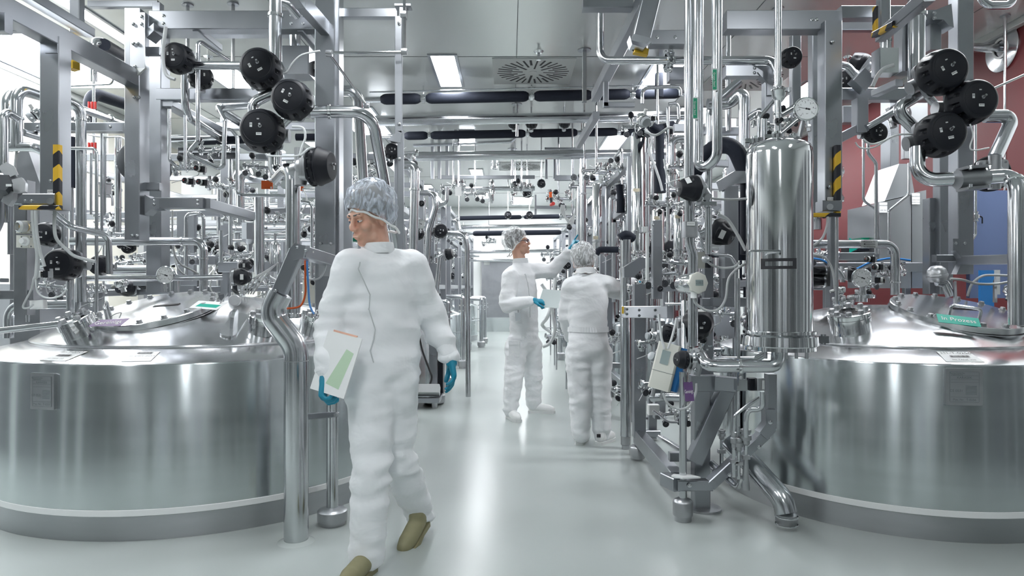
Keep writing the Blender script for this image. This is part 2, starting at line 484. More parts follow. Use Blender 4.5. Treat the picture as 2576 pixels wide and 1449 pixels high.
def thing_part(name, parent, loc, label=None):
    e = bpy.data.objects.new(name, None); COL.objects.link(e)
    e.empty_display_size = .05
    e.parent = parent; e.location = Vector(loc) - wloc(parent)
    if label: e['label'] = label
    return e
def nozzle(parent, o, n, r, h=.06, bolts=6, glass=False, name='nozzle'):
    n = Vector(n).normalized(); o = Vector(o); R = frame(n)
    e = thing_part(name, parent, o)
    solid('flange', MB().lathe([(r * 1.0, -.06), (r * 1.0, .0), (r * 1.06, .003), (r * 1.06, h * .55), (r * 1.03, h * .58), (r * 1.06, h * .62), (r * 1.06, h), (r * 1.0, h + .004), (r * .5, h + .005), (r * .5, h - .012), (0, h - .012)], o, n, 36), 'steel_polished', e)
    if glass: solid('sight_glass', MB().cyl(o + n * (h - .011), o + n * (h - .003), r * .49, 24), 'black_gloss', e)
    for k in range(bolts):
        a = 2 * math.pi * k / bolts + .35
        p = o + R @ Vector((math.cos(a) * r * .8, math.sin(a) * r * .8, h + .004))
        solid('bolt', MB().lathe([(0, 0), (.017, 0), (.017, .014), (.013, .02), (0, .02)], p, n, 6), 'steel_cast', e)
    return e
# left tank fittings
nL = Vector((-.10, -.27, 1)).normalized()
cL = P(396, 779, 4.02)
hatL, RL = manway(tankL, cL, nL, .345)
def handle(parent, a, b, n, h, r=.009):
    a, b, n = Vector(a), Vector(b), Vector(n)
    return solid('handle', MB().path([a, a + n * h, b + n * h, b], r, .02, 10), 'steel_pipe', parent)
handle(hatL, cL + RL @ Vector((-.27, -.03, .016)), cL + RL @ Vector((-.20, -.17, .016)), nL, .07)
def dataplate(parent, pos, R, w, h, name='lid_marking'):
    pos = Vector(pos)
    e = solid(name, MB().box(pos, (w, h, .003), R), 'ink', parent, label='dark oblong marking on the lid', smooth=False)
    return e
dataplate(hatL, cL + RL @ Vector((.05, .02, .019)), RL, .155, .03)
def hit(t, c, r2, x, y, r, h=.06, bolts=6, glass=False, name='nozzle', lean=.6):
    p, n = dome_hit(c, r2, x, y)
    n = Vector((n.x * lean, n.y * lean, 1)).normalized()
    return nozzle(t, p + n * .045, n, r, h, bolts, glass, name)
hit(tankL, LT, 1.02, 203, 838, .088, .05, 6, lean=1.0)
hit(tankL, LT, 1.02, 660, 832, .075, .045, 6)
hit(tankL, LT, 1.02, 782, 835, .07, .06, 6)
# lifting lug on a pad
lp, ln = dome_hit(LT, 1.02, 588, 820)
Rl = frame(ln, (1, .1, 0))
e = thing_part('lifting_lug', tankL, lp)
pad = [(math.cos(a) * .045 + (.0), math.sin(a) * .045 + s) for s, a0 in ((.12, 0), (-.10, math.pi)) for a in [a0 + k * math.pi / 6 for k in range(7)]]
solid('pad', MB().prism(pad, lp + Rl @ Vector((0, 0, -.004)), Rl, .012), 'steel_dome', e)
lug = [(-.05, 0), (.05, 0), (.045, .07), (.02, .095), (-.02, .095), (-.045, .07)]
solid('lug_plate', MB().prism(lug, lp + Rl @ Vector((-.009, 0, .004)), Rl @ Matrix(((0, 0, 1), (1, 0, 0), (0, 1, 0))), .018), 'steel_pipe', e)
# two hinge discs behind the left lid
for i, (x, y, d_, r_) in enumerate([(522, 733, 4.28, 40), (560, 757, 4.2, 42)]):
    p = P(x, y, d_)
    solid('hinge_cheek', MB().prism([(math.cos(a) * px(r_, d_), math.sin(a) * px(r_, d_)) for a in [k * math.pi / 14 for k in range(15)]], p - Vector((0, 0, .03)), frame((.25, -1, -.1), (1, 0, .12)) @ Matrix.Diagonal((1, -1, 1)), .012), 'steel_beam', hatL)
solid('hinge_knob', MB().lathe([(0, 0), (.03, 0), (.034, .01), (.034, .05), (.03, .06), (0, .06)], P(592, 757, 4.1), (.3, -1, .1), 20), 'steel_cast', hatL)
# right tank fittings
nR = Vector((.06, -.26, 1)).normalized()
cR = P(2406, 786, 3.92)
hatR, RRm = manway(tankR, cR, nR, .345)
handle(hatR, cR + RRm @ Vector((-.13, -.13, .016)), cR + RRm @ Vector((.0, -.19, .016)), nR, .06)
dataplate(hatR, cR + RRm @ Vector((.06, .03, .019)), RRm, .15, .03)
hit(tankR, RT, .80, 2140, 826, .105, .055, 8, True, 'sight_port', lean=.8)
hit(tankR, RT, .80, 2124, 782, .06, .02, 8)
hit(tankR, RT, .80, 2170, 755, .055, .02, 8)
# spherical sensor head on the right lid
p = P(2378, 742, 4.1)
e = thing_part('lid_sensor', hatR, p)
solid('stub', MB().path([p + Vector((.02, -.02, -.01)), p + Vector((.0, 0, .07)), p + Vector((-.05, .0, .08))], .026, .02), 'steel_pipe', e)
solid('sensor_head', MB().lathe([(0, -.04), (.045, -.035), (.058, -.012), (.06, 0), (.055, .01), (.056, .012), (.05, .035), (.03, .055), (0, .06)], p + Vector((-.05, 0, .12)), (-.2, -.1, 1), 24), 'steel_cast', e)
for (x, y) in ((2400, 745), (2500, 740)):
    p = P(x, y, 4.05)
    solid('lid_bracket', MB().prism([(-.03, -.05), (.03, -.05), (.02, .08), (-.005, .09)], p, frame((.9, -.4, 0), (0, 1, 0)), .012), 'steel_beam', hatR)
# stickers and plates on the tanks
def cone_sticker(parent, c, R0, z0, R1, z1, a0, a1, u0, u1, name, mt='label_white'):
    """patch lying on the sloping shoulder ring, u along the slope"""
    m = MB(); n = 6
    sl = Vector((R1 - R0, z1 - z0)); nn = Vector((-(z1 - z0), R1 - R0)).normalized()
    if nn.y < 0: nn = -nn
    top, vs = [], []
    for off in (.0005, .0025):
        for k in range(n + 1):
            a = a0 + (a1 - a0) * k / n
            for u in (u0, u1):
                r = R0 + sl.x * u + nn.x * off; z = z0 + sl.y * u + nn.y * off
                vs.append((c.x + r * math.cos(a), c.y + r * math.sin(a), z))
    fs = []
    h = 2 * (n + 1)
    for k in range(n):
        fs.append((h + 2 * k, h + 2 * k + 2, h + 2 * k + 3, h + 2 * k + 1))
    fs += [(2 * k, 2 * k + 2, h + 2 * k + 2, h + 2 * k) for k in range(n)] + [(2 * k + 1, h + 2 * k + 1, h + 2 * k + 3, 2 * k + 3) for k in range(n)]
    m.add(vs, fs)
    a = (a0 + a1) / 2; u = .5 * (u0 + u1)
    r = R0 + sl.x * u; z = z0 + sl.y * u
    rad = Vector((math.cos(a), math.sin(a), 0))
    N = (rad * nn.x + Vector((0, 0, nn.y))).normalized()
    o = Vector((c.x, c.y, 0)) + rad * r + Vector((0, 0, z))
    S = Vector((-math.sin(a), math.cos(a), 0))
    ob = solid(name, m, mt, parent, smooth=False)
    up = N.cross(S)
    return ob, o + N * .0065, Matrix((S, up, N)).transposed(), sl.length * (u1 - u0)
def barcode(parent, o, R, w, h, n=34):
    m = MB(); x = -w / 2; rd = random.Random(n)
    while x < w / 2:
        b = w / n * rd.choice((.4, .7, 1.1)); m.box(Vector(o) + R @ Vector((x + b / 2, 0, 0)), (b, h, .0004), R); x += b + w / n * rd.choice((.4, .8))
    return solid('barcode', m, 'ink', parent, kind='stuff', smooth=False)
def ang_at(c, x):   # direction angle from the tank axis to where the image column x meets the shoulder ring
    best = None
    for k in range(720):
        a = -math.pi + k * math.pi / 720
        p = c + Vector((math.cos(a), math.sin(a), 0)) * (c.rr - .1 if hasattr(c, 'rr') else 1.12)
        u = VX + F * p.x / p.y
        if best is None or abs(u - x) < best[0]: best = (abs(u - x), a)
    return best[1]
def ring_sticker(parent, c, Rw, r2, x0, x1, u0, u1, lines, code):
    def ang(x):
        return min((abs(VX + F * (c.x + (Rw - .12) * math.cos(a)) / (c.y + (Rw - .12) * math.sin(a)) - x), a) for a in [-math.pi + k * math.pi / 900 for k in range(901)])[1]
    a0, a1 = ang(x0), ang(x1)
    ob, o, R, hh = cone_sticker(parent, c, Rw - .01, .874, r2 + .03, .922, a0, a1, u0, u1, 'inventory_sticker')
    w = (a1 - a0) * (Rw - .12)
    for s, dy, size in lines: text(s, o + R @ Vector((0, dy * hh, 0)), R, size, 'ink', ob)
    barcode(ob, o + R @ Vector((0, code * hh, 0)), R, w * .55, hh * .16)
ring_sticker(tankL, LT, LR, 1.02, 140, 200, .12, .82, [('H1-T-0253', .3, .032), ('H1 TANK 250', -.36, .016)], -.02)
ring_sticker(tankL, LT, LR, 1.02, 327, 394, .12, .82, [('H1-CIPT-0253', -.05, .022), ('H1 TANK CIP PROZESSWASSER', -.36, .008)], .3)
ring_sticker(tankR, RT, RR, .80, 2362, 2448, .12, .9, [('H1-T-0256', .3, .032), ('H1 TANK 250', -.36, .018)], -.02)
def wall_plate(parent, c, Rw, x, z0, z1, w):
    a = min((abs(VX + F * (c.x + Rw * math.cos(a)) / (c.y + Rw * math.sin(a)) - x), a) for a in [-math.pi + k * math.pi / 900 for k in range(901)])[1]
    N = Vector((math.cos(a), math.sin(a), 0)); o = Vector((c.x, c.y, (z0 + z1) / 2)) + N * (Rw + .005)
    R = Matrix((Vector((-math.sin(a), math.cos(a), 0)), Vector((0, 0, 1)), N)).transposed()
    h = z1 - z0
    pl = solid('data_plate', MB().box(o, (w, h, .022), R, .004), 'steel_cast', parent, label='engraved steel data plate')
    f = o + N * .0118
    solid('plate_face', MB().box(f, (w * .8, h * .84, .001), R), 'steel_panel', pl, smooth=False)
    m = MB()
    for y in (.3, .2, .12, -.28): m.box(f + R @ Vector((0, y * h, .0008)), (w * .74, .0012, .0006), R)
    for k in range(7): m.box(f + R @ Vector((w * .18, (.02 - .035 * k) * h, .0008)), (w * .3, .004, .0006), R)
    for s in (-1, 1): m.box(f + R @ Vector((s * w * .39, 0, .0008)), (.0012, h * .8, .0006), R)
    for s in (-1, 1): m.box(f + R @ Vector((0, s * h * .41, .0008)), (w * .78, .0012, .0006), R)
    solid('engraving', m, 'ink_grey', pl, kind='stuff', smooth=False)
    for s, xx, yy, q in (('Biotechnische', -.2, .37, .012), ('Ingenieure', -.2, .33, .012), ('KARASEK', 0, .245, .016), ('CE 0531', -.22, -.11, .017), ('Pos. Nr.  %s' % ('T-0253' if c.x < 0 else 'T-0256'), 0, -.35, .015)):
        text(s, f + R @ Vector((xx * w, yy * h, .0012)), R, q, 'ink_grey', pl)
wall_plate(tankL, LT, LR, 113, .645, .825, .145)
wall_plate(tankR, RT, RR, 2422, .675, .855, .165)
# ------------------------------------------------------------------ catalogue of fittings (unit size, local +Z outward)
def actuator_parts(shape):
    if shape == 'dome':
        prof = [(.80, -.10), (.99, -.08), (1.0, .03), (1.0, .10), (.995, .20), (.985, .30), (.965, .42), (.94, .54), (.91, .66), (.875, .76), (.83, .83), (.77, .88), (.71, .90), (.69, .885), (.67, .895), (0, .90)]
        ns, z0, z1 = 12, .24, .72
    elif shape == 'cone':
        prof = [(.72, -.12), (.96, -.10), (1.0, -.02), (1.0, .12), (.985, .26), (.96, .40), (.95, .42), (.96, .45), (.90, .62), (.80, .86), (.70, 1.08), (.60, 1.28), (.56, 1.34), (.50, 1.36), (0, 1.36)]
        ns, z0, z1 = 6, .50, 1.0
    else:   # ribbed
        prof = [(.78, -.12), (1.0, -.10), (1.06, -.04), (1.06, .04), (.98, .06), (.98, .14), (.98, .22), (.98, .30), (1.04, .36), (1.04, .42), (1.0, .46), (.95, .60), (.88, .78), (.80, .95), (.72, 1.05), (.62, 1.07), (0, 1.07)]
        ns, z0, z1 = 12, .10, .26
    def fn(j, r, z, a):
        if not (z0 - .02 < z < z1 + .02) or r < .1: return r
        u = (a * ns / (2 * math.pi)) % 1.0
        w = .24 if shape == 'dome' else .2 if shape == 'cone' else .3
        k = abs(u - .5)
        if k > w: return r
        e = min(1, (z - z0 + .02) / .16)
        return r - (.12 if shape != 'ribbed' else .1) * min(1, (w - k) / .09) * max(.25, e)
    cap = MB().lathe(prof, seg=ns * 8, fn=fn)
    bol = MB()
    for k in range(ns):
        a = 2 * math.pi * (k + .5) / ns
        zz = .46 if shape == 'dome' else .12
        rr = .86 if shape == 'dome' else 1.0 if shape == 'ribbed' else .9
        bol.cyl((math.cos(a) * rr, math.sin(a) * rr, zz - (.12 if shape == 'dome' else .2)), (math.cos(a) * rr, math.sin(a) * rr, zz), .045, 8)
    top = prof[-1][1]
    bon = MB()
    q = .80
    poly = []
    for cx, cy, a0 in ((q - .22, q - .22, 0), (-q + .22, q - .22, 90), (-q + .22, -q + .22, 180), (q - .22, -q + .22, 270)):
        poly += [(cx + .22 * math.cos(math.radians(a0 + t)), cy + .22 * math.sin(math.radians(a0 + t))) for t in (0, 30, 60, 90)]
    bon.prism(poly, (0, 0, -.28), Matrix.Identity(3), .16)
    bon.lathe([(.55, -.14), (.62, -.10), (.62, -.02)], seg=20)
    body = MB().prism([(x * .96, y * .96) for x, y in poly], (0, 0, -.46), Matrix.Identity(3), .16)
    body.lathe([(0, -.95), (.3, -.93), (.45, -.8), (.5, -.6), (.52, -.44)], seg=20)
    body.cyl((-1.0, 0, -.7), (1.0, 0, -.7), .33, 18)
    nuts = MB()
    for sx in (-1, 1):
        for sy in (-1, 1):
            nuts.cyl((sx * .6, sy * .6, -.56), (sx * .6, sy * .6, -.04), .06, 8).cyl((sx * .6, sy * .6, -.1), (sx * .6, sy * .6, .0), .1, 6)
    fit = MB().cyl((.08, .05, top - .01), (.08, .05, top + .05), .085, 6).cyl((.08, .05, top + .04), (.10, .10, top + .2), .05, 10)
    parts = [('housing', cap, 'black_plastic', None, 'black actuator housing'), ('housing_bolt', bol, 'graphite', 0, None), ('bonnet', bon, 'steel_cast', None, None), ('valve_body', body, 'steel_cast', None, None), ('bonnet_nut', nuts, 'steel_pipe', 2, None), ('vent_fitting', fit, 'steel_cast', 0, None)]
    zz = top + .004
    if shape == 'cone':
        parts.append(('sticker', MB().box((0, .80, .86), (.62, .02, .36), Matrix.Rotation(.42, 3, 'X')), 'label_white', 0, 'white barcode sticker'))
    for i, (x, y, w, h) in enumerate([(-.33, .1, .11, .20), (.02, -.30, .24, .12), (-.02, .38, .1, .05)] if shape == 'dome' else [(-.05, -.22, .2, .12)]):
        parts.append(('sticker', MB().box((x, y, zz), (w, h, .008)), 'label_white', 0, 'white barcode sticker'))
        st = MB()
        for k in range(6): st.box((x - w * .36 + w * .145 * k, y + h * .12, zz + .0045), (w * (.05 + .04 * (k % 2)), h * .45, .001))
        parts.append(('barcode', st, 'ink', 0, None))
    return parts
for sh in ('dome', 'cone', 'ribbed'): proto(sh, actuator_parts(sh))
def actuator(label, x, y, d, rp, ax, shape="dome", hint=None, group=None, skip=()):
    return place(shape, 'diaphragm_valve', label, 'valve', P(x, y, d), ax, hint, px(rp, d), group, skip)
# gauge: faces +Z, stem along -Y
pg = [('case', MB().lathe([(0, -.34), (.9, -.34), (.97, -.3), (.97, -.04), (1.03, -.02), (1.03, .06), (.96, .10), (.90, .06)], seg=40), 'steel_polished', None, None),
      ('dial', MB().lathe([(0, .055), (.91, .055)], seg=40).lathe([(.91, .05), (.91, .055)], seg=40), 'dial', None, 'white dial')]
m = MB()
for k in range(8):
    a = math.radians(225 - k * 270 / 7)
    m.box((math.cos(a) * .74, math.sin(a) * .74, .062), (.16, .03, .006), Matrix.Rotation(a, 3, 'Z'))
    for j in range(1, 5):
        if k < 7:
            b_ = a - math.radians(270 / 7 * j / 5); m.box((math.cos(b_) * .78, math.sin(b_) * .78, .062), (.07, .015, .006), Matrix.Rotation(b_, 3, 'Z'))
pg.append(('scale_marking', m, 'ink', 1, None))
a = math.radians(160)
pg.append(('needle', MB().box((math.cos(a) * .2, math.sin(a) * .2, .075), (.95, .035, .01), Matrix.Rotation(a, 3, 'Z')).box((-math.cos(a) * .2, -math.sin(a) * .2, .075), (.22, .13, .01), Matrix.Rotation(a, 3, 'Z')).cyl((0, 0, .06), (0, 0, .09), .08, 12), 'ink', None, 'black needle'))
pg.append(('stem', MB().cyl((0, -.95, -.15), (0, -1.9, -.15), .17, 12).cyl((0, -1.35, -.15), (0, -1.55, -.15), .26, 6), 'steel_cast', None, None))
proto('gauge', pg)
def gauge(label, x, y, d, rp, zax=(0, -1, .02), up=(0, 0, 1), group=None):
    z = Vector(zax).normalized(); u = Vector(up); xh = u.cross(z)
    t = place('gauge', 'pressure_gauge', label, 'gauge', P(x, y, d), z, xh, px(rp, d), group)
    if rp > 18:
        R = frame(z, xh)
        for k, s in enumerate(('-1', '0', '1', '2', '3', '4', '5')):
            a = math.radians(225 - k * 270 / 6)
            text(s, P(x, y, d) + R @ Vector((math.cos(a) * .56, math.sin(a) * .56, .064)) * px(rp, d), R, px(rp, d) * .22, 'ink', t, 'numeral')
        text('bar', P(x, y, d) + R @ Vector((0, -.42, .064)) * px(rp, d), R, px(rp, d) * .14, 'ink', t, 'numeral')
    return t
# clamp ferrule with wing nut, axis Z
proto('clamp', [('clamp_ring', MB().lathe([(.8, -.22), (1.15, -.18), (1.28, -.1), (1.28, .1), (1.15, .18), (.8, .22)], seg=20), 'steel_polished', None, None),
                ('wing_nut', MB().cyl((1.2, 0, 0), (1.9, 0, 0), .12, 8).box((1.75, 0, 0), (.2, .2, .8)).box((1.25, 0, 0), (.3, .55, .34)), 'steel_pipe', None, None)])
# sensor with threaded body and clear cap
proto('sensor', [('body', MB().lathe([(.45, -1.6), (.45, -1.0), (.7, -.95), (.7, -.8), (.55, -.75), (1.0, -.5), (1.05, -.2), (1.05, .3), (.95, .45), (.8, .5)], seg=20), 'steel_polished', None, None),
                 ('collar', MB().cyl((0, 0, .48), (0, 0, .72), .66, 18), 'black_plastic', None, None),
                 ('cap', MB().lathe([(.78, .7), (.85, .74), (.85, 1.25), (.78, 1.38), (.6, 1.42), (0, 1.42)], seg=18), 'clear_cap', None, 'clear plastic cap'),
                 ('gland', MB().cyl((.9, 0, -.1), (1.7, 0, -.25), .3, 10), 'label_white', None, None)])
# pilot valve: black cylinder with a red dot, block and steel body
proto('pilot', [('coil', MB().lathe([(.0, .9), (.16, .9), (.55, .88), (.66, .78), (.66, -.3), (.6, -.36), (0, -.36)][::-1], seg=18), 'black_gloss', None, 'black coil'),
                ('indicator', MB().cyl((0, 0, .895), (0, 0, .93), .12, 10), 'red', 0, 'red dot'),
                ('band', MB().lathe([(.67, .05), (.68, .06), (.68, .5), (.67, .51)], seg=18), 'label_white', 0, None),
                ('block', MB().box((0, 0, -.75), (1.3, 1.5, .8), None, .06), 'black_plastic', None, None),
                ('valve_body', MB().box((0, 0, -1.5), (1.2, 1.2, .7), None, .08).cyl((-1.1, 0, -1.6), (1.1, 0, -1.6), .3, 12), 'steel_cast', None, None)])
# hand ball valve
proto('handvalve', [('valve_body', MB().lathe([(.5, -1.6), (.75, -1.5), (.75, -1.2), (.55, -1.15), (.6, -.7), (1.0, -.6), (1.0, .6), (.6, .7), (.55, 1.15), (.75, 1.2), (.75, 1.5), (.5, 1.6)], seg=16), 'steel_polished', None, None),
                    ('handle', MB().path([(1.0, 0, 0), (1.5, 0, 0), (1.8, 0, -.4), (1.8, 0, -2.2)], .2, .3, 8), 'black_plastic', None, 'black lever')])
# bolted flange pair, axis Z
m = MB().lathe([(.95, -.5), (1.0, -.42), (1.75, -.42), (1.75, -.18), (1.05, -.16), (1.05, .16), (1.75, .18), (1.75, .42), (1.0, .42), (.95, .5)], seg=24)
for k in range(6):
    a = math.pi / 3 * k; m.cyl((math.cos(a) * 1.42, math.sin(a) * 1.42, -.55), (math.cos(a) * 1.42, math.sin(a) * 1.42, .55), .14, 6)
proto('flange', [('flange_pair', m, 'steel_polished', None, None)])
# several small steel fittings bundled on one short manifold: five layouts
def manifold(seed):
    rd = random.Random(seed); parts = []
    main = MB().cyl((-1.6, 0, 0), (1.6, 0, 0), .2, 12)
    parts.append(('header', main, 'steel_pipe', None, None))
    for x in (-1.2, -.5, .3, 1.1):
        z = rd.choice((-1, 1)) * rd.uniform(.6, 1.1); y = rd.uniform(-.5, .1)
        parts.append(('branch', MB().path([(x, 0, 0), (x, y, z * .5), (x + rd.uniform(-.3, .3), y, z)], .14, .2, 10).cyl((x, y, z * .95), (x, y, z * 1.15), .26, 12), 'steel_polished', None, None))
        k = rd.random()
        parts.append(('ferrule', MB().lathe([(.15, -.07), (.27, -.05), (.27, .05), (.15, .07)], (x, y * .5, z * .42), (0, y, z), 12).lathe([(.15, -.06), (.3, -.04), (.3, .04), (.15, .06)], (x, y, z * .88), (0, 0, 1), 12), 'steel_polished', None, None))
        if k < .26:
            parts.append(('small_actuator', MB().lathe([(.18, 0), (.30, .02), (.33, .06), (.33, .3), (.27, .42), (.2, .52), (.1, .53), (.1, .6), (0, .6)], (x, y, z * 1.15), (.2 * rd.choice((-1, 1)), -.8, z * .6), 14), 'black_plastic', None, 'small black actuator'))
        elif k < .75:
            parts.append(('clamp', MB().lathe([(.2, -.1), (.36, -.06), (.36, .06), (.2, .1)], (x, -.05, z * .7), (0, 0, 1), 14).box((x + .4, -.05, z * .7), (.3, .14, .1)).cyl((x + .5, -.05, z * .7 - .2), (x + .5, -.05, z * .7 + .2), .05, 8), 'steel_polished', None, None))
        else:
            parts.append(('wheel', MB().lathe([(.1, 0), (.3, 0), (.34, .06), (.3, .12), (.1, .12)], (x, y - .3, z), (0, -1, .2), 14).cyl((x, y, z), (x, y - .4, z), .07, 8), 'graphite', None, None))
    for x in (-1.5, 0, 1.5):
        parts.append(('clamp', MB().lathe([(.2, -.14), (.4, -.1), (.4, .1), (.2, .14)], (x, 0, 0), (1, 0, 0), 14).box((x, -.35, .15), (.2, .3, .16)), 'steel_polished', None, None))
    parts.append(('hose', MB().path([(rd.uniform(-1, 1), -.2, .6), (rd.uniform(-1.4, 1.4), -.5, .1), (rd.uniform(-1.5, 1.5), -.4, -.7), (rd.uniform(-2, 2), -.2, -1.6)], .05, .35, 6), 'white_hose', None, 'thin white hose'))
    return parts
for k in range(6): proto('manifold%d' % k, manifold(20 + k))
# ------------------------------------------------------------------ builders that take image-plane points with a distance
def pipe(label, r, pts, mt='steel_pipe', bend=None, name='steel_pipe', cat='pipe', group=None, seg=14, rings=(), d=None, ringmat=None):
    """r in pixels at the first point; pts (x, y, distance)"""
    pts = [p if len(p) == 3 else (*p, d) for p in pts]
    w = [P(*p) for p in pts]
    rr = px(r, pts[0][2])
    ob = solid(name, MB().path(w, rr, bend, seg), mt, None, label, cat, group)
    for i, t in rings:
        c = w[i].lerp(w[i + 1], t)
        solid('clamp', MB().lathe([(.98 * rr, -.28 * rr), (1.22 * rr, -.2 * rr), (1.22 * rr, .2 * rr), (.98 * rr, .28 * rr)], c, w[i + 1] - w[i], seg + 4), ringmat or 'steel_polished', ob)
    return ob
def foam(label, r, pts, group=None, d=None, seg=14, bend=None):
    return pipe(label, r, pts, 'black_foam', bend, 'insulated_pipe', 'pipe', group, seg, d=d)
def hose(label, r, pts, mt='white_hose', d=None, name='hose', cat='hose', group=None):
    pts = [p if len(p) == 3 else (*p, d) for p in pts]
    w = [P(*p) for p in pts]
    q = []
    for i in range(len(w) - 1):     # smooth curve through the points
        a, b, c, e = w[max(i - 1, 0)], w[i], w[i + 1], w[min(i + 2, len(w) - 1)]
        for k in range(5):
            t = k / 5
            q.append(.5 * ((2 * b) + (c - a) * t + (2 * a - 5 * b + 4 * c - e) * t * t + (3 * b - a - 3 * c + e) * t ** 3))
    q.append(w[-1])
    return solid(name, MB().path(q, px(r, pts[0][2]), .0001, 7), mt, None, label, cat, group)
class Frame:
    def __init__(s, label, loc, name='steel_frame', cat='frame', group=None):
        s.t = thing(name, label, cat, loc, group)
    def beam(s, a, b, w, h=None, name='beam', mt='steel_beam', xdir=None, bolts=()):
        """a, b image points with distance (or Vectors); w, h in metres"""
        a = a if isinstance(a, Vector) else P(*a); b = b if isinstance(b, Vector) else P(*b)
        ob = solid(name, MB().beam(a, b, w, h or w, xdir), mt, s.t)
        for t, off in bolts:
            ax = (b - a).normalized(); c = a.lerp(b, t)
            side = ax.cross(Vector((0, 1, 0))).normalized()
            k = (h or w) / 2 if abs(ax.x) > .7 else w / 2
            solid('bolt', MB().bolt(c + side * off + Vector((0, -1, 0)) * k, (0, -1, 0), .008), 'steel_pipe', ob)
        return ob
    def plate(s, poly, depth, name='gusset', mt='steel_beam'):
        """poly: image points all at one distance"""
        d = poly[0][2]; o = P(*poly[0]) - Vector((0, .006, 0)); depth += .012
        R = frame((0, 1, 0), (1, 0, 0))
        o_ = P(*poly[0]); pts = [((P(*p) - o_).x, -(P(*p) - o_).z) for p in poly]
        return solid(name, MB().prism(pts, o, R, depth), mt, s.t)
def label_plate(parent, x, y, d, w, h, lines=(), mt='label_white', name='label', ang=0.0):
    R = frame((0, -1, 0), (1, 0, 0)) @ Matrix.Rotation(math.radians(ang), 3, 'Z')
    o = P(x, y, d)
    ob = solid(name, MB().box(o, (px(w, d), px(h, d), .002), R), mt, parent, smooth=False)
    for s, dy, sz in lines:
        text(s, o + R @ Vector((0, px(dy, d), .0015)), R, px(sz, d), 'ink', ob)
    return ob
def striped(fr, a, b, w, h):
    return fr.beam(a, b, w, h, 'edge_guard', 'hazard')
def foot(label, x, y, d, r=26, h=52, group=None, parent=None):
    rr, hh = px(r, d), px(h, d)
    m = MB().lathe([(0, 0), (rr * .84, 0), (rr * .84, hh * .24), (rr, hh * .27), (rr, hh * .86), (rr * .9, hh * .95), (rr * .4, hh * 1.08), (0, hh * 1.1)], P(x, y, d), (0, 0, 1), 28)
    m.v = [Vector((v.x, v.y, max(v.z, 0.0))) for v in m.v]
    return solid('adjustable_foot', m, 'steel_cast', parent, label, 'foot' if not parent else None, group)
# ------------------------------------------------------------------ left side: hanging frames above the left tank
fr = Frame('hanging steel frame with yellow and black striped edge guards above the left tank', (-2.3, 3.6, 1.9), 'hanging_frame')
XB = -2.355
fr.beam(Vector((XB, 2.2, 2.53)), Vector((XB, 4.26, 2.55)), .09, .1, 'depth_beam')
fr.beam(Vector((XB + .02, 2.2, 2.66)), Vector((XB + .02, 3.75, 2.66)), .06, .05, 'depth_beam')
fr.beam((194, -30, 3.75), (194, 86, 3.75), .055, .055, 'hanger_post')
fr.beam((140, 100, 3.5), (140, 528, 3.5), .1, .1, 'column')
fr.plate([(104, 92, 3.45), (138, 90, 3.45), (146, 112, 3.45), (146, 134, 3.45), (115, 134, 3.45)], .1)
fr.beam((50, 503, 3.44), (150, 503, 3.44), .055, .08, 'foot_beam', xdir=(0, 0, 1))
striped(fr, (145, 365, 3.43), (145, 528, 3.43), .034, .03)
striped(fr, (52, 522, 3.4), (153, 522, 3.4), .03, .022)
m = MB()
for x, y in ((64, 505), (80, 505)): m.bolt(P(x, y, 3.4), (0, -1, 0), .006)
for x, y in ((128, 455),): m.bolt(P(x, y, 3.45), (0, -1, 0), .007)
solid('bolt', m, 'steel_pipe', fr.t, kind='stuff')
solid('lock_disc', MB().cyl(P(126, 506, 3.4), P(126, 506, 3.385), .016, 20), 'steel_cast', fr.t)
label_plate(fr.t, 128, 482, 3.445, 18, 10, [('H1-0253', 0, 4)])
fr.beam((-30, 60, 3.0), (22, 60, 3.0), .085, .05, 'cross_stub', xdir=(0, 0, 1))
fr.beam((-30, 72, 3.3), (50, 72, 3.3), .04, .04, 'cross_stub')

fr = Frame('tall frame post with bolted splice plates and stubs over the left tank', (-2.35, 4.3, 1.5), 'frame_post')
fr.beam((345, 30, 4.26), (345, 605, 4.26), .095, .12, 'post')
fr.beam((346, 32, 4.2), (346, 172, 4.2), .095, .012, 'splice_plate', 'steel_panel')
fr.plate([(326, 172, 4.19), (366, 172, 4.19), (346, 190, 4.19)], .01, 'splice_tip', 'white_paint')
for x, y in ((357, 42), (336, 61), (357, 61), (336, 110), (347, 110), (340, 168), (338, 245), (349, 245), (333, 593), (345, 593)):
    solid('bolt', MB().bolt(P(x, y, 4.185), (0, -1, 0), .009), 'steel_pipe', fr.t)
fr.plate([(366, 78, 4.22), (388, 58, 4.22), (388, 78, 4.22), (370, 96, 4.22)], .1)
fr.beam((370, 130, 4.3), (405, 130, 4.3), .045, .05, 'stub')
fr.beam((370, 470, 4.3), (405, 470, 4.3), .04, .05, 'stub')
fr.plate([(365, 490, 4.24), (380, 499, 4.24), (402, 499, 4.24), (402, 525, 4.24), (378, 527, 4.24), (365, 540, 4.24)], .09)
p = P(515, 512, 4.26)
fr.beam((395, 512, 4.28), (518, 512, 4.28), .065, .09, 'lower_arm', xdir=(0, 0, 1), bolts=((.02, .012), (.02, -.012), (.9, .012), (.9, -.012)))
fr.beam(p, p + Vector((.0, .75, .0)), .07, .065, 'lower_arm')
fr.beam((70, 322, 4.3), (330, 322, 4.3), .056, .07, 'cross_arm', xdir=(0, 0, 1), bolts=((.13, 0), (.83, 0)))
fr.plate([(310, 312, 4.24), (327, 302, 4.24), (327, 345, 4.24), (310, 333, 4.24)], .06)

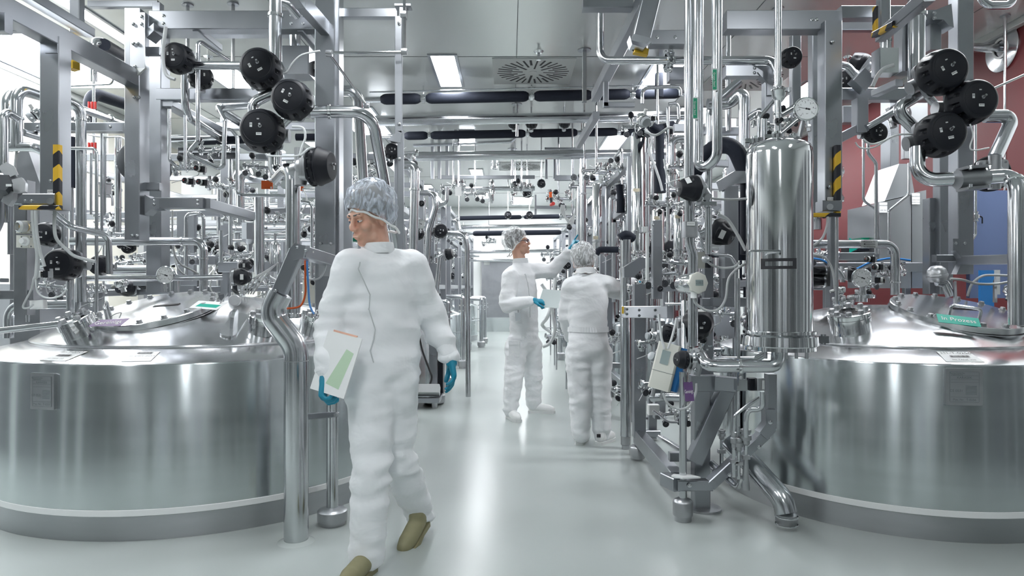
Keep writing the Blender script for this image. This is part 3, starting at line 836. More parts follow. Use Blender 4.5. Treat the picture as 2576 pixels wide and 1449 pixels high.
fr = Frame('wide inner post and double crossbeams of the frame between the left valves', (-2.5, 4.75, 0), 'frame_post')
fr.beam((398, 75, 4.75), (398, 735, 4.75), .105, .13, 'post')
fr.beam((385, 57, 4.35), (842, 57, 4.35), .118, .1, 'top_beam', xdir=(0, 0, 1), bolts=((.08, .025), (.08, -.025), (.775, .025), (.775, -.025), (.84, .025), (.84, -.025)))
fr.beam((385, 78, 4.7), (842, 78, 4.7), .07, .1, 'top_beam', xdir=(0, 0, 1))
fr.beam((400, 240, 4.72), (655, 240, 4.72), .08, .08, 'mid_beam', xdir=(0, 0, 1))
for x in (492, 755):
    p = P(x, 70, 4.32); fr.beam(p, p + Vector((0, .36, 0)), .038, .045, 'bracket')
p = P(418, 258, 4.7); fr.beam(p, p + Vector((0, 1.6, .0)), .09, .05, 'depth_beam')
fr.beam((225, 12, 5.0), (400, 12, 5.0), .05, .05, 'rear_top_beam')
fr.beam((398, 10, 5.0), (398, 45, 5.0), .06, .06, 'rear_stub')
fr.beam((548, 318, 5.6), (820, 318, 5.6), .06, .06, 'rear_beam')

fr = Frame('broad bright steel post from floor to ceiling just beside the walking person', (-1.17, 4.3, 0), 'frame_post')
fr.beam((822, 790, 4.3), (822, -60, 4.3), .125, .1, 'post')
fr.beam((853, 700, 4.36), (853, -60, 4.36), .03, .12, 'side_channel')
for y in (613,):
    for x in (806, 832): solid('bolt', MB().bolt(P(x, y, 4.24), (0, -1, 0), .008), 'steel_pipe', fr.t)
solid('splice_plate', MB().box(P(822, 655, 4.245), (.1, .006, .2)), 'steel_panel', fr.t)
p = P(755, 2, 3.75); fr.beam(p, p + Vector((.0, .75, .06)), .055, .09, 'sloping_arm')
p = P(755, 2, 3.75); fr.beam(p - Vector((0, .9, .0)), p, .055, .09, 'sloping_arm')
fr.beam((820, 35, 4.4), (1000, 35, 4.4), .052, .06, 'top_arm')
solid('cover_panel', MB().box(P(873, 470, 4.7), (.075, .02, 1.0)), 'steel_panel', fr.t)

fr = Frame('slim flat steel post hanging down right of the bent pipes, with thin linkage rods', (-.76, 4.2, 0), 'slim_post')
fr.beam((1003, 42, 4.2), (1003, 350, 4.2), .046, .02, 'post')
fr.beam((1008, 330, 4.2), (1008, 722, 4.2), .04, .02, 'post')
q = P(1008, 722, 4.2); fr.beam(q, Vector((q.x, q.y, 0)), .04, .02, 'post')
fr.plate([(975, 352, 4.19), (1000, 330, 4.19), (1012, 335, 4.19), (1008, 360, 4.19)], .01)
for y in (58, 312, 400): solid('bolt', MB().bolt(P(1004, y, 4.185), (0, -1, 0), .008), 'steel_pipe', fr.t)
m = MB().path([P(1017, -20, 4.1), P(1017, 132, 4.1), P(830, 133, 4.0)], .009, .01, 8)
solid('linkage_rod', m, 'steel_pipe', fr.t)
solid('linkage_rod', MB().path([P(828, 135, 4.0), P(922, 266, 4.5)], .008, .01, 8), 'steel_pipe', fr.t)
for x, y, q in ((1017, 130, 4.1), (828, 134, 4.0), (1015, 36, 4.1), (922, 266, 4.5)):
    solid('rod_joint', MB().lathe([(0, -.022), (.02, -.018), (.022, 0), (.02, .018), (0, .022)], P(x, y, q), (1, 0, 0), 12), 'steel_cast', fr.t)
solid('ceiling_bracket', MB().box(P(1015, 18, 4.22), (.1, .08, .012)).box(P(1015, 30, 4.22), (.04, .06, .08)), 'steel_dark', fr.t)

# big diaphragm valves of the left frame
actuator('round black valve cap uppermost of the three big ones on the left frame', 660, 177, 3.95, 50, (.05, -1, .03), 'dome', (.9, 0, .5))
actuator('round black valve cap in the middle of the three big ones, nearest the bright post', 738, 254, 3.85, 50, (.03, -1, .02), 'dome', (.9, 0, -.45))
actuator('round black valve cap lowest of the three big ones on the left frame', 664, 332, 3.9, 54, (.08, -1, .02), 'dome', (1, 0, 0))
actuator('ribbed black valve cap lying sideways on the bent pipe left of the bright post', 788, 419, 3.7, 47, (1, -.12, .0), 'ribbed', (0, 0, 1))
actuator('round black valve cap with brass fitting hanging under the top beam at upper left', 452, 150, 4.25, 38, (-.02, -1, .0), 'dome', (1, 0, 0))
actuator('black valve cap half hidden behind the vertical pipe below the top left beam', 505, 195, 4.55, 31, (.4, -1, .0), 'dome', (0, 0, 1))
actuator('small black valve cap behind the square duct box at the upper centre left', 788, 175, 4.7, 22, (1, -.5, 0), 'cone', (0, 0, 1))
actuator('short tapered black valve cap lying just above the left tank lid', 600, 697, 4.45, 22, (1, -.15, .0), 'cone', (0, 0, 1))
actuator('large round black valve cap low at far left behind the grey cables', 165, 665, 3.9, 42, (.1, -1, 0), 'dome', (1, 0, 0))
actuator('black valve cap partly behind the lower vertical pipe at far left', 122, 590, 4.0, 30, (.1, -1, .05), 'dome', (0, 0, 1))
actuator('small black valve cap beside the thin loop pipe above the gauge at far left', 255, 668, 4.3, 26, (.1, -1, .05), 'dome', (1, 0, 0))
actuator('dark valve cap under the long level pipe left of the gauge', 325, 620, 4.7, 17, (.1, -1, -.4), 'dome', (1, 0, 0))
actuator('dark valve cap behind the sloping drain post and coloured tubes', 612, 668, 5.4, 16, (1, -.4, 0), 'cone', (0, 0, 1))
# large round motor cover
t = thing('motor', 'round bronze grey motor cover behind the tall left frame post', 'motor', P(343, 405, 5.0))
solid('motor_cover', MB().lathe([(.145, -.25), (.15, -.02), (.142, .0), (.135, .004), (0, .008)], P(340, 405, 4.95), (-.05, -1, 0), 40), 'graphite', t)
mm = MB()
for k in range(8): mm.bolt(P(340, 405, 4.95) + Vector((math.cos(k * .785 + .3) * .14, -.002, math.sin(k * .785 + .3) * .14)), (0, -1, 0), .007)
solid('cover_bolt', mm, 'steel_pipe', t, kind='stuff')
label_plate(t, 324, 398, 4.93, 9, 11)
# square duct box with round stack
t = thing('duct_box', 'square brushed duct box with a round stack pipe behind the big valve caps', 'duct', P(748, 195, 4.6))
solid('box', MB().box(P(748, 160, 4.6), (px(75, 4.6), .16, px(70, 4.6)), None, .006), 'steel_beam', t)
solid('stack', MB().path([P(742, 126, 4.6), P(742, 60, 4.6)], px(14, 4.6), None, 18), 'steel_pipe', t)
for y in (100, 112): solid('clamp', MB().lathe([(.98, -.1), (1.12, -.06), (1.12, .06), (.98, .1)], P(742, y, 4.6), (0, 0, 1), 20), 'steel_polished', t)
for o_ in t.children:
    if o_.name.startswith('clamp'): o_.scale = (px(14, 4.6),) * 3
# pipes of the left frame
pipe('big vertical steel pipe rising through the top beam beside the upper valve cap', 16, [(693, 160), (693, -60)], d=4.05, rings=[(0, .55)])
pipe('short bent branch pipe sloping from the big vertical pipe at the top beam', 11, [(700, 4, 4.08), (722, 8, 4.1), (748, 40, 4.2)])
pipe('thick steel pipe from the middle valve bending down behind the walking head', 15.5, [(782, 281, 3.9), (935, 281, 3.95), (998, 640, 4.65)], rings=[(0, .3)], bend=.13)
pipe('second thick pipe bending down behind the first, beside the bright post', 14, [(845, 228, 4.9), (900, 228, 4.9), (926, 690, 5.3)], bend=.14)
pipe('s-shaped pipe elbow between the upper and lower big valve caps', 13.5, [(690, 232, 3.98), (640, 256, 3.98), (634, 282, 3.98), (660, 312, 3.98)], bend=.06)
pipe('short pipe stub joining the middle and lower valve caps', 13, [(700, 320, 3.95), (735, 285, 3.95)])
pipe('level pipe joining two black valve caps below the top left beam', 10.5, [(470, 165, 4.3), (640, 165, 4.1)])
pipe('tall polished pipe ending in a swan neck under the ribbed valve cap', 18.5, [(737, 800, 3.78), (737, 412, 3.78), (700, 452, 3.95)], bend=.075, rings=[(0, .02)], mt='steel_pipe')
pipe('vertical pipe dropping from the lowest valve cap into the swan neck', 16, [(692, 380, 3.98), (692, 430, 3.98), (722, 462, 3.9)], bend=.07)
pipe('short thick neck between the ribbed valve cap and the swan neck pipe', 20, [(742, 428, 3.74), (770, 421, 3.7)], mt='steel_cast')
pipe('thin pipe with a sharp kink running down and across left of the lower valve cap', 5, [(575, 152, 4.5), (498, 100, 4.3), (498, 356, 4.3), (470, 388, 4.3), (562, 428, 4.3), (566, 302, 4.3), (548, 268, 4.4)], bend=.03, rings=[(1, .52)])
pipe('thin vertical pipe with a foot bend inside the left frame post', 4.2, [(426, 275), (426, 402), (440, 416), (452, 422)], d=4.5, bend=.03)
pipe('thin straight pipe behind the kinked pipe left of the lower valve cap', 4.2, [(466, 290), (466, 425)], d=4.5)
pipe('thin pipe bent twice and running level above the rear skid', 4.4, [(560, 326), (582, 326), (597, 345), (597, 486), (612, 491), (720, 492)], d=4.6, bend=.03)
pipe('thick bent pipe dropping and receding left of the kinked pipe', 10, [(466, 180, 4.6), (466, 290, 4.6), (560, 352, 5.4)], bend=.11)
pipe('level steel pipe crossing behind the inner left post', 9, [(415, 350), (545, 345)], d=5.4)
pipe('polished double elbow receding behind the mid beam', 12, [(640, 262, 5.0), (545, 268, 5.0), (620, 318, 5.6)], bend=.09)
foam('short black insulated pipe behind the lowest big valve cap', 10, [(500, 356, 5.6), (640, 350, 5.6)])
foam('short black insulated pipe right of the lowest big valve cap', 9, [(745, 345, 5.5), (800, 345, 5.5)])
t = thing('cable_tray', 'black perforated tray behind the kinked pipe left of the big valves', 'tray', P(525, 390, 5.5))
solid('tray', MB().box(P(525, 386, 5.5), (px(150, 5.5), .05, px(26, 5.5)), None, .004), 'graphite', t)
solid('rail', MB().box(P(525, 382, 5.46), (px(150, 5.46), .01, px(5, 5.46))), 'steel_beam', t)
# far left pipework
pipe('fat steel pipe looping over at the far left edge below the bright light panel', 13.5, [(42, 372, 3.7), (42, 222, 3.7), (130, 250, 4.0), (204, 262, 4.1), (204, 760, 4.1)], bend=.085, rings=[(0, .5), (3, .08)])
pipe('pipe elbow behind the fat loop at the far left edge', 13, [(18, 380, 4.1), (18, 240, 4.1), (60, 232, 4.3)], bend=.09)
pipe('vertical pipe with a top bend hugging the left picture edge', 10, [(10, 560, 3.5), (10, 276, 3.5), (42, 296, 3.6)], bend=.05)
pipe('level pipe stub branching behind the striped column at far left', 11.5, [(16, 370, 3.7), (92, 370, 3.7), (118, 390, 3.75)], bend=.05)
pipe('long pipe receding from the striped column towards the far wall', 11, [(60, 232, 3.9), (166, 262, 4.3), (280, 300, 5.0)], bend=.1, rings=[(1, .95)])
pipe('thin end of the receding pipe near the tall left post', 6, [(280, 300, 5.0), (322, 314, 5.4)])
pipe('slanted pipe below the sensor at far left', 9, [(56, 332, 4.1), (118, 352, 4.5)])
pipe('thin wire-like pipe with an upturned end left of the tall post', 2.6, [(160, 218), (278, 212), (284, 205), (284, 184)], d=4.2, bend=.03)
pipe('thin pipe leaving the striped column and dropping to the tank lid', 4, [(160, 373), (238, 374), (243, 384), (243, 800)], d=4.05, bend=.03)
pipe('thin straight pipe beside the ferrule stack at far left', 3.6, [(256, 320), (256, 600)], d=4.6)
pipe('straight pipe with a foot bend beside the filter drum at far left', 3.8, [(263, 345), (263, 540), (240, 548)], d=4.8)
pipe('medium vertical pipe in front of the cream wall strips', 8, [(297, 342), (297, 600)], d=5.2, rings=[(0, .25), (0, .7)])
pipe('long level pipe ending in a down bend onto the left tank lid', 10.5, [(180, 607), (512, 607), (512, 752)], d=4.5, bend=.065, rings=[(0, .84), (1, .3)])
pipe('slanting pipe with an angled bend below the striped edge guard', 8, [(138, 538, 3.75), (180, 572, 3.75), (272, 592, 3.9), (276, 690, 3.9)], bend=.05)
pipe('slim level pipe with a left bend entering the tank lid nozzle', 7.5, [(195, 812, 4.1), (195, 700, 4.1), (420, 700, 4.4), (560, 697, 4.5)], bend=.05)
pipe('short hooked pipe dropping beside the white junction box', 5.5, [(142, 694), (173, 694), (173, 800)], d=3.95, bend=.04)
pipe('thick level pipe behind the gauge at the left tank', 12.5, [(282, 680), (425, 680), (440, 700), (440, 745)], d=5.0, bend=.07)
pipe('thick low pipe bending down behind the left tank shoulder', 12, [(182, 765), (40, 768), (22, 790), (22, 850)], d=4.2, bend=.1)
pipe('level pipe lying against the left tank shoulder at the picture edge', 8, [(-20, 834), (150, 815)], d=3.55)
pipe('wide u-bend under the control boxes at far left', 14, [(82, 640), (82, 660), (112, 668), (150, 640), (150, 540)], d=4.1, bend=.1)
pipe('slim hooked pipe end at far left by the junction box', 4, [(70, 770), (70, 810)], d=4.0)
foam('fat vertical black insulated pipe between striped column and loop pipe', 10.5, [(180, 345), (180, 472)], d=5.2)
pipe('bare lower end of the insulated vertical pipe at far left', 5.5, [(180, 470), (180, 760)], d=5.2)
foam('sloping black insulated pipe under the long light strip', 15, [(262, 112, 5.2), (345, 158, 6.2)])
pipe('polished elbow capping the sloping insulated pipe', 14, [(238, 165, 5.2), (238, 104, 5.2), (268, 114, 5.25)], bend=.07)
pipe('thin pipe below the polished elbow of the insulated pipe', 8, [(236, 165), (236, 205)], d=5.2)
pipe('thin vertical pipe passing the red couplings at far left', 3.5, [(236, 190), (236, 400)], d=5.18)
foam('sagging black insulated pipe in front of the far left wall', 15, [(226, 310, 5.8), (226, 232, 5.8), (340, 270, 6.3), (378, 262, 6.4)], bend=.1)
foam('black insulated bend hanging behind the tall left post', 9, [(372, 180), (372, 262)], d=5.6)
for i, (y, lb) in enumerate(((265, 'red'), (368, 'red'))):
    t = thing('red_coupling', ('upper' if i == 0 else 'lower') + ' red and steel pipe coupling on the thin vertical pipe at far left', 'coupling', P(232, y, 5.15))
    solid('ring', MB().cyl(P(232, y + 6, 5.15), P(232, y - 6, 5.15), .03, 10), 'steel_cast', t)
    for k in (-1, 0, 1): solid('red_bolt', MB().cyl(P(232 + k * 8, y + 9, 5.1), P(232 + k * 8, y - 9, 5.1), .009, 8), 'red', t)
t = thing('ferrule_stack', 'column of stacked steel ferrules hanging at far left before cream wall strips', 'ferrules', P(229, 530, 4.9))
for k, (y, r_) in enumerate(((400, 5), (412, 7), (425, 5), (448, 8), (462, 10), (470, 7), (482, 10), (492, 10), (502, 8))):
    solid('ferrule', MB().lathe([(.3, -1), (.8, -.9), (1, -.5), (1, .5), (.8, .9), (.3, 1)], P(229, y, 4.9), (0, 0, 1), 16), 'steel_polished', t).scale = (px(r_, 4.9), px(r_, 4.9), px(5, 4.9))
solid('stem', MB().cyl(P(229, 540, 4.9), P(229, 385, 4.9), px(3.2, 4.9), 10), 'steel_pipe', t)
t = thing('filter_drum', 'small bolted filter drum with lever beside the ferrule stack', 'filter', P(265, 495, 4.85))
solid('drum', MB().lathe([(0, -.05), (.05, -.05), (.05, -.04), (.04, -.036), (.04, .036), (.05, .04), (.05, .05), (0, .05)], P(265, 478, 4.85), (0, 0, 1), 20), 'steel_cast', t)
solid('lever', MB().path([P(278, 490, 4.8), P(283, 500, 4.8), P(283, 518, 4.8)], .008, .02, 8), 'steel_cast', t)
place('sensor', 'sensor', 'silver sensor with a cloudy clear cap tilted beside the fat loop pipe', 'sensor', P(92, 287, 3.6), (-.5, -.45, -.6), (0, 0, 1), px(15, 3.6))
place('sensor', 'sensor', 'tilted steel sensor with grey gland standing on the left tank lid', 'sensor', P(305, 712, 4.1), (-.25, -.1, .9), (-1, 0, 0), px(15, 4.1), skip=('collar', 'cap'))
place('pilot', 'pilot_valve', 'black pilot valve with a red dot beside the far left dark post', 'valve', P(104, 690, 3.5), (-.9, -.45, 0), (0, 0, 1), px(13, 3.5))
for x, y, d_, lb in ((499, 424, 4.35, 'upper'), (470, 455, 4.3, 'left lower'), (505, 458, 4.3, 'right lower')):
    place('pilot', 'pilot_valve', lb + ' black red-dotted pilot valve of the trio under the kinked pipe', 'valve', P(x, y, d_), (-.45, -.9, .05), (0, 0, 1), px(11, d_))
gauge('round white gauge on the left tank lid reading low', 416, 692, 4.25, 22)
# yellow safety box
t = thing('safety_box', 'yellow safety switch box hanging under the sloping left beam', 'switch', P(184, 170, 3.9))
solid('case', MB().box(P(184, 155, 3.9), (px(28, 3.9), .05, px(42, 3.9)), Matrix.Rotation(-.5, 3, 'Z'), .006), 'yellow', t)
solid('hose_elbow', MB().path([P(160, 140, 3.8), P(172, 142, 3.8), P(176, 150, 3.8)], .014, .02, 10), 'steel_cast', t)
# control boxes on the dark post
fr = Frame('dark steel post carrying two white control boxes at the left edge', (-2.3, 3.4, .8), 'control_post')
fr.beam((62, 455, 3.55), (62, 640, 3.55), .07, .07, 'post', 'steel_dark'); fr.beam((62, 640, 3.55), (62, 792, 3.55), .07, .07, 'post', 'steel_dark')
fr.beam((-30, 742, 3.55), (92, 742, 3.55), .05, .05, 'foot_beam', 'steel_dark', xdir=(0, 0, 1))
fr.beam((-30, 705, 3.5), (12, 705, 3.5), .06, .02, 'stub')
for i, y in enumerate((572, 608)):
    b = solid('control_box', MB().box(P(66, y, 3.46), (px(32, 3.46), .06, px(31, 3.46)), None, .004), 'cream_plastic', fr.t, label='white control box')
    solid('knob', MB().lathe([(.024, 0), (.024, .006), (.014, .008), (.013, .03), (0, .03)], P(64, y - 1, 3.43), (0, -1, 0), 18), 'label_white' if i else 'brass', b)
    if i == 0: solid('knob_guard', MB().lathe([(.028, 0), (.03, .03), (.02, .04)], P(62, y - 1, 3.43), (-.3, -1, 0), 18), 'clear_cap', b)
    mm = MB()
    for sx in (-1, 1):
        for sy in (-1, 1): mm.bolt(P(66 + sx * 12, y + sy * 12, 3.43), (0, -1, 0), .003)
    solid('screw', mm, 'ink_grey', b, kind='stuff')
t = thing('junction_box', 'small white junction box on cables above the left tank shoulder', 'box', P(97, 778, 3.5))
solid('box', MB().box(P(97, 766, 3.5), (px(34, 3.5), .04, px(22, 3.5)), Matrix.Rotation(-.06, 3, 'Y'), .004), 'label_white', t)
label_plate(t, 92, 772, 3.475, 18, 4)
t = thing('extractor_hood', 'grey sheet metal hood sloping down at the far left edge', 'hood', P(60, 470, 4.6))
solid('hood', MB().prism([((x - 40) * 4.6 / F, -(y - 470) * 4.6 / F) for x, y in ((25, 470), (40, 385), (70, 375), (100, 460), (100, 1180), (25, 1180))], P(40, 470, 4.6), frame((0, 1, 0), (1, 0, 0)) @ Matrix.Diagonal((1, -1, 1)), .3), 'steel_dark', t, smooth=False)
# dark fitting with copper plates at the edge
t = thing('dark_valve_cluster', 'dark hexagonal valve cluster with coppery plates at the left picture edge', 'valve', P(25, 500, 3.0))
solid('body', MB().lathe([(0, -.05), (.05, -.05), (.06, -.02), (.06, .03), (.04, .06), (0, .06)], P(18, 470, 3.0), (.3, -1, .2), 6), 'graphite', t)
for x, y, a in ((52, 468, .3), (30, 498, -.4), (-6, 455, .1), (22, 430, .8)):
    solid('cover_plate', MB().prism([(-.025, -.03), (.02, -.035), (.03, 0), (.02, .03), (-.02, .03)], P(x, y, 2.98), frame((a * .5, -1, .1), (1, 0, a)), .02), 'steel_cast', t)
label_plate(t, 22, 466, 2.93, 14, 6)
pipe('dark pipe dropping from the dark hexagonal valve at the left edge', 9, [(0, 480), (0, 560), (-20, 600)], d=3.1, bend=.06, mt='steel_beam')
pipe('dark pipes behind the hexagonal valve beside the control boxes', 8, [(28, 500), (28, 640)], d=3.7, mt='steel_beam')
# drain post and s-bend
t = thing('drain_pipe', 'large s-shaped steel drain pipe standing on the floor before the left tank', 'pipe', P(745, 1362, 3.32))
m = MB().path([P(745, 1363, 3.32), P(745, 873, 3.32), P(688, 800, 3.32), P(688, 772, 3.32), P(706, 738, 3.32)], px(30, 3.32), .14, 28, True, 9)
m.v = [Vector((v.x, v.y, max(v.z, .0))) for v in m.v]
solid('pipe', m, 'steel_pipe', t)
for y in (908,): solid('weld_ring', MB().cyl(P(745, y, 3.32), P(745, y - 2, 3.32), px(30.5, 3.32), 28), 'steel_cast', t)
for a, b_ in (((726, 846), (724, 845)), ((713, 829), (711.6, 827.5))):
    w_ = (P(*a, 3.32) - P(*b_, 3.32)).normalized()
solid('floor_collar', MB().lathe([(px(46, 3.32), 0), (px(40, 3.32), .006), (px(30, 3.32), .012)], P(745, 1362, 3.32) * Vector((1, 1, 0)) if False else Vector((P(745, 1362, 3.32).x, 3.32, 0)), (0, 0, 1), 28), 'floor', t)
fr = Frame('angled square arm reaching from the drain pipe top to the bright post', (-.9, 3.5, 1.2), 'bracket_arm')
fr.beam((704, 735, 3.33), (748, 632, 3.33), .068, .06, 'arm', bolts=())
fr.plate([(728, 628, 3.3), (742, 612, 3.3), (770, 618, 3.3), (763, 650, 3.3), (738, 655, 3.3)], .06)
p = P(755, 633, 3.33); fr.beam(p, P(846, 660, 3.75), .06, .06, 'arm')
for x, y in ((748, 622), (769, 630), (693, 731)): solid('bolt', MB().bolt(P(x, y, 3.29), (0, -1, 0), .007), 'steel_pipe', fr.t)
label_plate(fr.t, 786, 634, 3.4, 8, 5)
t = thing('steel_support', 'slim tubular support leg with heavy round foot between drain pipe and walking person', 'leg support', Vector((P(836, 1318, 3.565).x, 3.565, 0)))
solid('tube', MB().cyl(Vector((P(836, 1318, 3.565).x, 3.565, .08)), P(836, 968, 3.565), px(14.5, 3.565), 18), 'steel_pipe', t)
foot(None, 836, 1318, 3.565, 37, 40, parent=t)
solid('tie_bar', MB().beam(P(772, 1048, 3.4), P(848, 1042, 3.56), .012, .03), 'steel_beam', t)
solid('clamp', MB().cyl(P(836, 1046, 3.565), P(836, 1038, 3.565), px(17, 3.565), 18).bolt(P(848, 1042, 3.52), (0, -1, 0), .008), 'steel_cast', t)
# cables and hoses
C_ = 'grey_cable'
hose('pair of grey cables hanging from the striped edge guard, nearer strand', 5, [(83, 530), (84, 560), (90, 610), (95, 640), (92, 690), (88, 700)], C_, 3.4, 'cable', 'cable')
hose('second grey cable beside the nearer strand at the control boxes', 4, [(90, 530), (92, 580), (100, 630), (106, 650), (112, 670)], C_, 3.38, 'cable', 'cable')
hose('grey cable sweeping from the edge guard down to the black valve', 4.2, [(138, 530), (137, 570), (142, 600), (165, 625), (190, 645), (240, 658)], C_, 3.5, 'cable', 'cable')
hose('grey cable on the frame down past the upper left valve cap', 4.5, [(417, 68), (414, 95), (410, 130), (412, 165), (420, 190), (440, 200)], C_, 4.15, 'cable', 'cable')
hose('white hose from lowest big valve cap to the ribbed cap', 3, [(735, 318), (762, 322), (768, 345), (760, 370), (756, 390), (775, 375), (788, 370)], d=3.6)
hose('thin white hose arching from the upper valve cap past the square duct', 2.4, [(712, 185), (722, 180), (735, 160), (760, 138), (805, 128)], d=4.0)
hose('thin white hose lying level across the pipes under the lowest valve cap', 2.4, [(672, 391), (700, 393), (740, 393), (755, 390)], d=3.62)
hose('white cable looping down from the control boxes to the junction box', 2.4, [(85, 700), (78, 730), (58, 770), (70, 775), (84, 766)], 'grey_cable', 3.45, 'cable', 'cable')
hose('thin white hose looping beneath the lower black valve at far left', 2.2, [(90, 700), (95, 735), (120, 750), (150, 745), (168, 728)], d=3.5)
hose('bundle strand of white hose falling behind the long level pipe', 2.6, [(434, 530), (434, 600), (440, 640), (455, 665), (480, 678), (500, 690)], d=4.9)
hose('second white hose strand beside the falling bundle', 2.2, [(438, 640), (448, 675), (470, 695), (485, 705)], d=4.95)
for k in range(6):
    hose('%s thin white hose fanning down left of the angled arm, counted from it' % ('first', 'second', 'third', 'fourth', 'fifth', 'sixth')[k], 1.8, [(700 - k * 4, 660 + k * 3), (680 - k * 9, 680 + k * 4), (660 - k * 10, 705), (636 - k * 6, 740)], d=4.6, group='white hoses behind the angled arm')
hose('orange red tube hanging from the angled arm', 2.6, [(768, 655), (768, 700), (768, 740), (755, 770), (722, 776)], 'orange', 3.55, 'tube', 'hose')
hose('light blue tube hanging beside the orange one', 2.6, [(772, 655), (775, 710), (779, 765), (790, 790)], 'blue_tube', 3.55, 'tube', 'hose')
hose('grey cable sagging from the angled arm to the bright post', 2.4, [(822, 662), (812, 690), (795, 703), (760, 700)], 'grey_cable', 3.6, 'cable', 'cable')
hose('white hose hanging behind the fat loop pipe at far left', 3.0, [(44, 365), (38, 420), (44, 470)], d=3.72)
hose('white hose crossing above the cream strips beside the tall post', 2.0, [(220, 338), (260, 345), (305, 345), (325, 362)], d=4.7)
# tags on the left tank
t = thing('status_tag', 'purple status tag on the left tank lid handle', 'tag', P(270, 812, 3.62))
R = frame((.05, -.62, .78), (1, .12, .1))
o = P(272, 813, 3.64)
solid('card', MB().prism([(-.095, -.018), (.07, -.03), (.1, .028), (-.055, .03)], o, R, .002), 'purple', t, smooth=False)
text('Gereinigt', o + R @ Vector((.0, .002, .0035)), R, .036, 'label_white', t)
hose('beaded chain holding the purple tag to the lid', 1.2, [(300, 800), (305, 787), (292, 789), (278, 797)], 'steel_cast', 3.7, 'chain', 'chain')
t = thing('status_tag', 'pale blue paper tag lying at the hinge of the left tank lid', 'tag', P(525, 772, 3.95))
R = frame((.05, -.5, .8), (1, .1, -.05))
solid('card', MB().prism([(-.1, -.03), (.06, -.05), (.1, .03), (-.07, .045)], P(525, 768, 3.93), R, .002), 'label_white', t, smooth=False)
solid('print', MB().prism([(-.07, -.015), (.05, -.03), (.07, .0), (-.05, .015)], P(525, 768, 3.93) + R @ Vector((0, 0, .0025)), R, .0004), 'teal', t, smooth=False)
hose('beaded chain of the pale tag running to the hinge knob', 1.2, [(552, 765), (566, 748), (572, 738)], 'steel_cast', 3.95, 'chain', 'chain')
t = thing('cabinet', 'dark grey steel cabinets low behind the far left pipework', 'cabinet', P(60, 880, 6.0))
solid('body', MB().box(P(60, 800, 6.0), (px(330, 6.0), .4, px(170, 6.0)), None, .01), 'steel_dark', t)
solid('door_panel', MB().box(P(20, 800, 5.93), (px(120, 5.9), .05, px(150, 5.9)), None, .006), 'steel_blue_dark', t)
solid('door_panel', MB().box(P(150, 800, 5.93), (px(120, 5.9), .05, px(150, 5.9)), None, .006), 'steel_blue_dark', t)
# ------------------------------------------------------------------ right side
# upright filter vessel
vx, vd = P(1960, 600, 3.35).x, 3.35
t = thing('filter_vessel', 'tall polished steel filter vessel with domed top and clamped foot on the right', 'vessel', Vector((vx, vd, P(1960, 880, vd).z)))
rv = px(79, vd)
zt, zb = P(1960, 366, vd).z, P(1960, 836, vd).z
solid('shell', MB().lathe([(rv, zb), (rv, zt - .05), (rv * .985, zt - .025), (rv * .93, zt - .006), (rv * .82, zt + .006), (rv * .5, zt + .028), (0, zt + .038)], (vx, vd, 0), (0, 0, 1), 64), 'steel_polished', t, ang=50)
solid('foot_clamp', MB().lathe([(rv * .98, zb + .012), (rv * 1.1, zb + .008), (rv * 1.1, zb - .004), (rv * 1.02, zb - .01), (rv * 1.16, zb - .016), (rv * 1.18, zb - .06), (rv * 1.1, zb - .066), (rv * 1.1, zb - .085), (0, zb - .09)], (vx, vd, 0), (0, 0, 1), 64), 'steel_polished', t)
solid('clamp_hinge', MB().box((vx + rv * 1.32, vd, zb - .035), (.07, .05, .035), None, .005).cyl((vx + rv * 1.4, vd, zb - .06), (vx + rv * 1.4, vd, zb - .01), .014, 10), 'steel_pipe', t)
m = MB()
for k in range(5): m.cyl((vx - rv * .55 + k * .05, vd - .05, zb - .09), (vx - rv * .55 + k * .05, vd - .05, zb - .125), .009, 8)
solid('drain_nozzle', m, 'steel_cast', t, kind='stuff')
solid('handle', MB().path([P(1884, 640, 3.22), P(1884, 631, 3.17), P(1962, 631, 3.17), P(1962, 640, 3.2)], .0055, .012, 8), 'steel_pipe', t)
R = frame((-.22, -1, 0), (1, -.22, 0))
o = Vector((vx, vd, 0)) + Vector((-.2147, -.9767, 0)) * (rv + .001); o.z = P(0, 663, 3.2).z
n_ = 6
m = MB(); m2 = MB()
for q, mm, hz in ((rv + .0012, m, .0255), (rv + .002, m2, .011)):
    a0 = -math.pi / 2 - .93 + (.15 if mm is m2 else 0); a1 = -math.pi / 2 + .13 - (.12 if mm is m2 else 0)
    zc = P(0, 663, 3.2).z
    pts = []
    for k in range(n_ + 1):
        a = a0 + (a1 - a0) * k / n_
        pts += [(vx + q * math.cos(a), vd + q * math.sin(a), zc - hz), (vx + q * math.cos(a), vd + q * math.sin(a), zc + hz)]
    mm.add(pts, [(2 * k, 2 * k + 2, 2 * k + 3, 2 * k + 1) for k in range(n_)])
pl = solid('nameplate_frame', m, 'ink', t, label='black oblong frame on the vessel')
solid('nameplate_window', m2, 'steel_polished', pl)
zl = zt + .02
for (dx, dy, lb) in ((-.02, -.02, 'centre'), (.07, .0, 'right'), (-.1, .03, 'left')):
    c = Vector((vx + dx, vd + dy, zl - abs(dx) * .12))
    solid('top_clamp', MB().lathe([(0, 0), (.02, 0), (.024, .01), (.034, .012), (.036, .03), (.026, .034), (.022, .045), (0, .045)], c, (dx * 1.5, 0, 1), 18).box(c + Vector((-.045, -.01, .02)), (.03, .016, .02)), 'steel_polished', t)
pipe('slim rod pipe standing on the filter vessel with a bowl shaped sight cup', 8.5, [(1957, 352), (1957, -60)], d=3.33, rings=[(0, .16), (0, .33)])
t = thing('sight_cup', 'bowl shaped steel cup with clamp on the rod above the filter vessel', 'cup', P(1960, 255, 3.33))
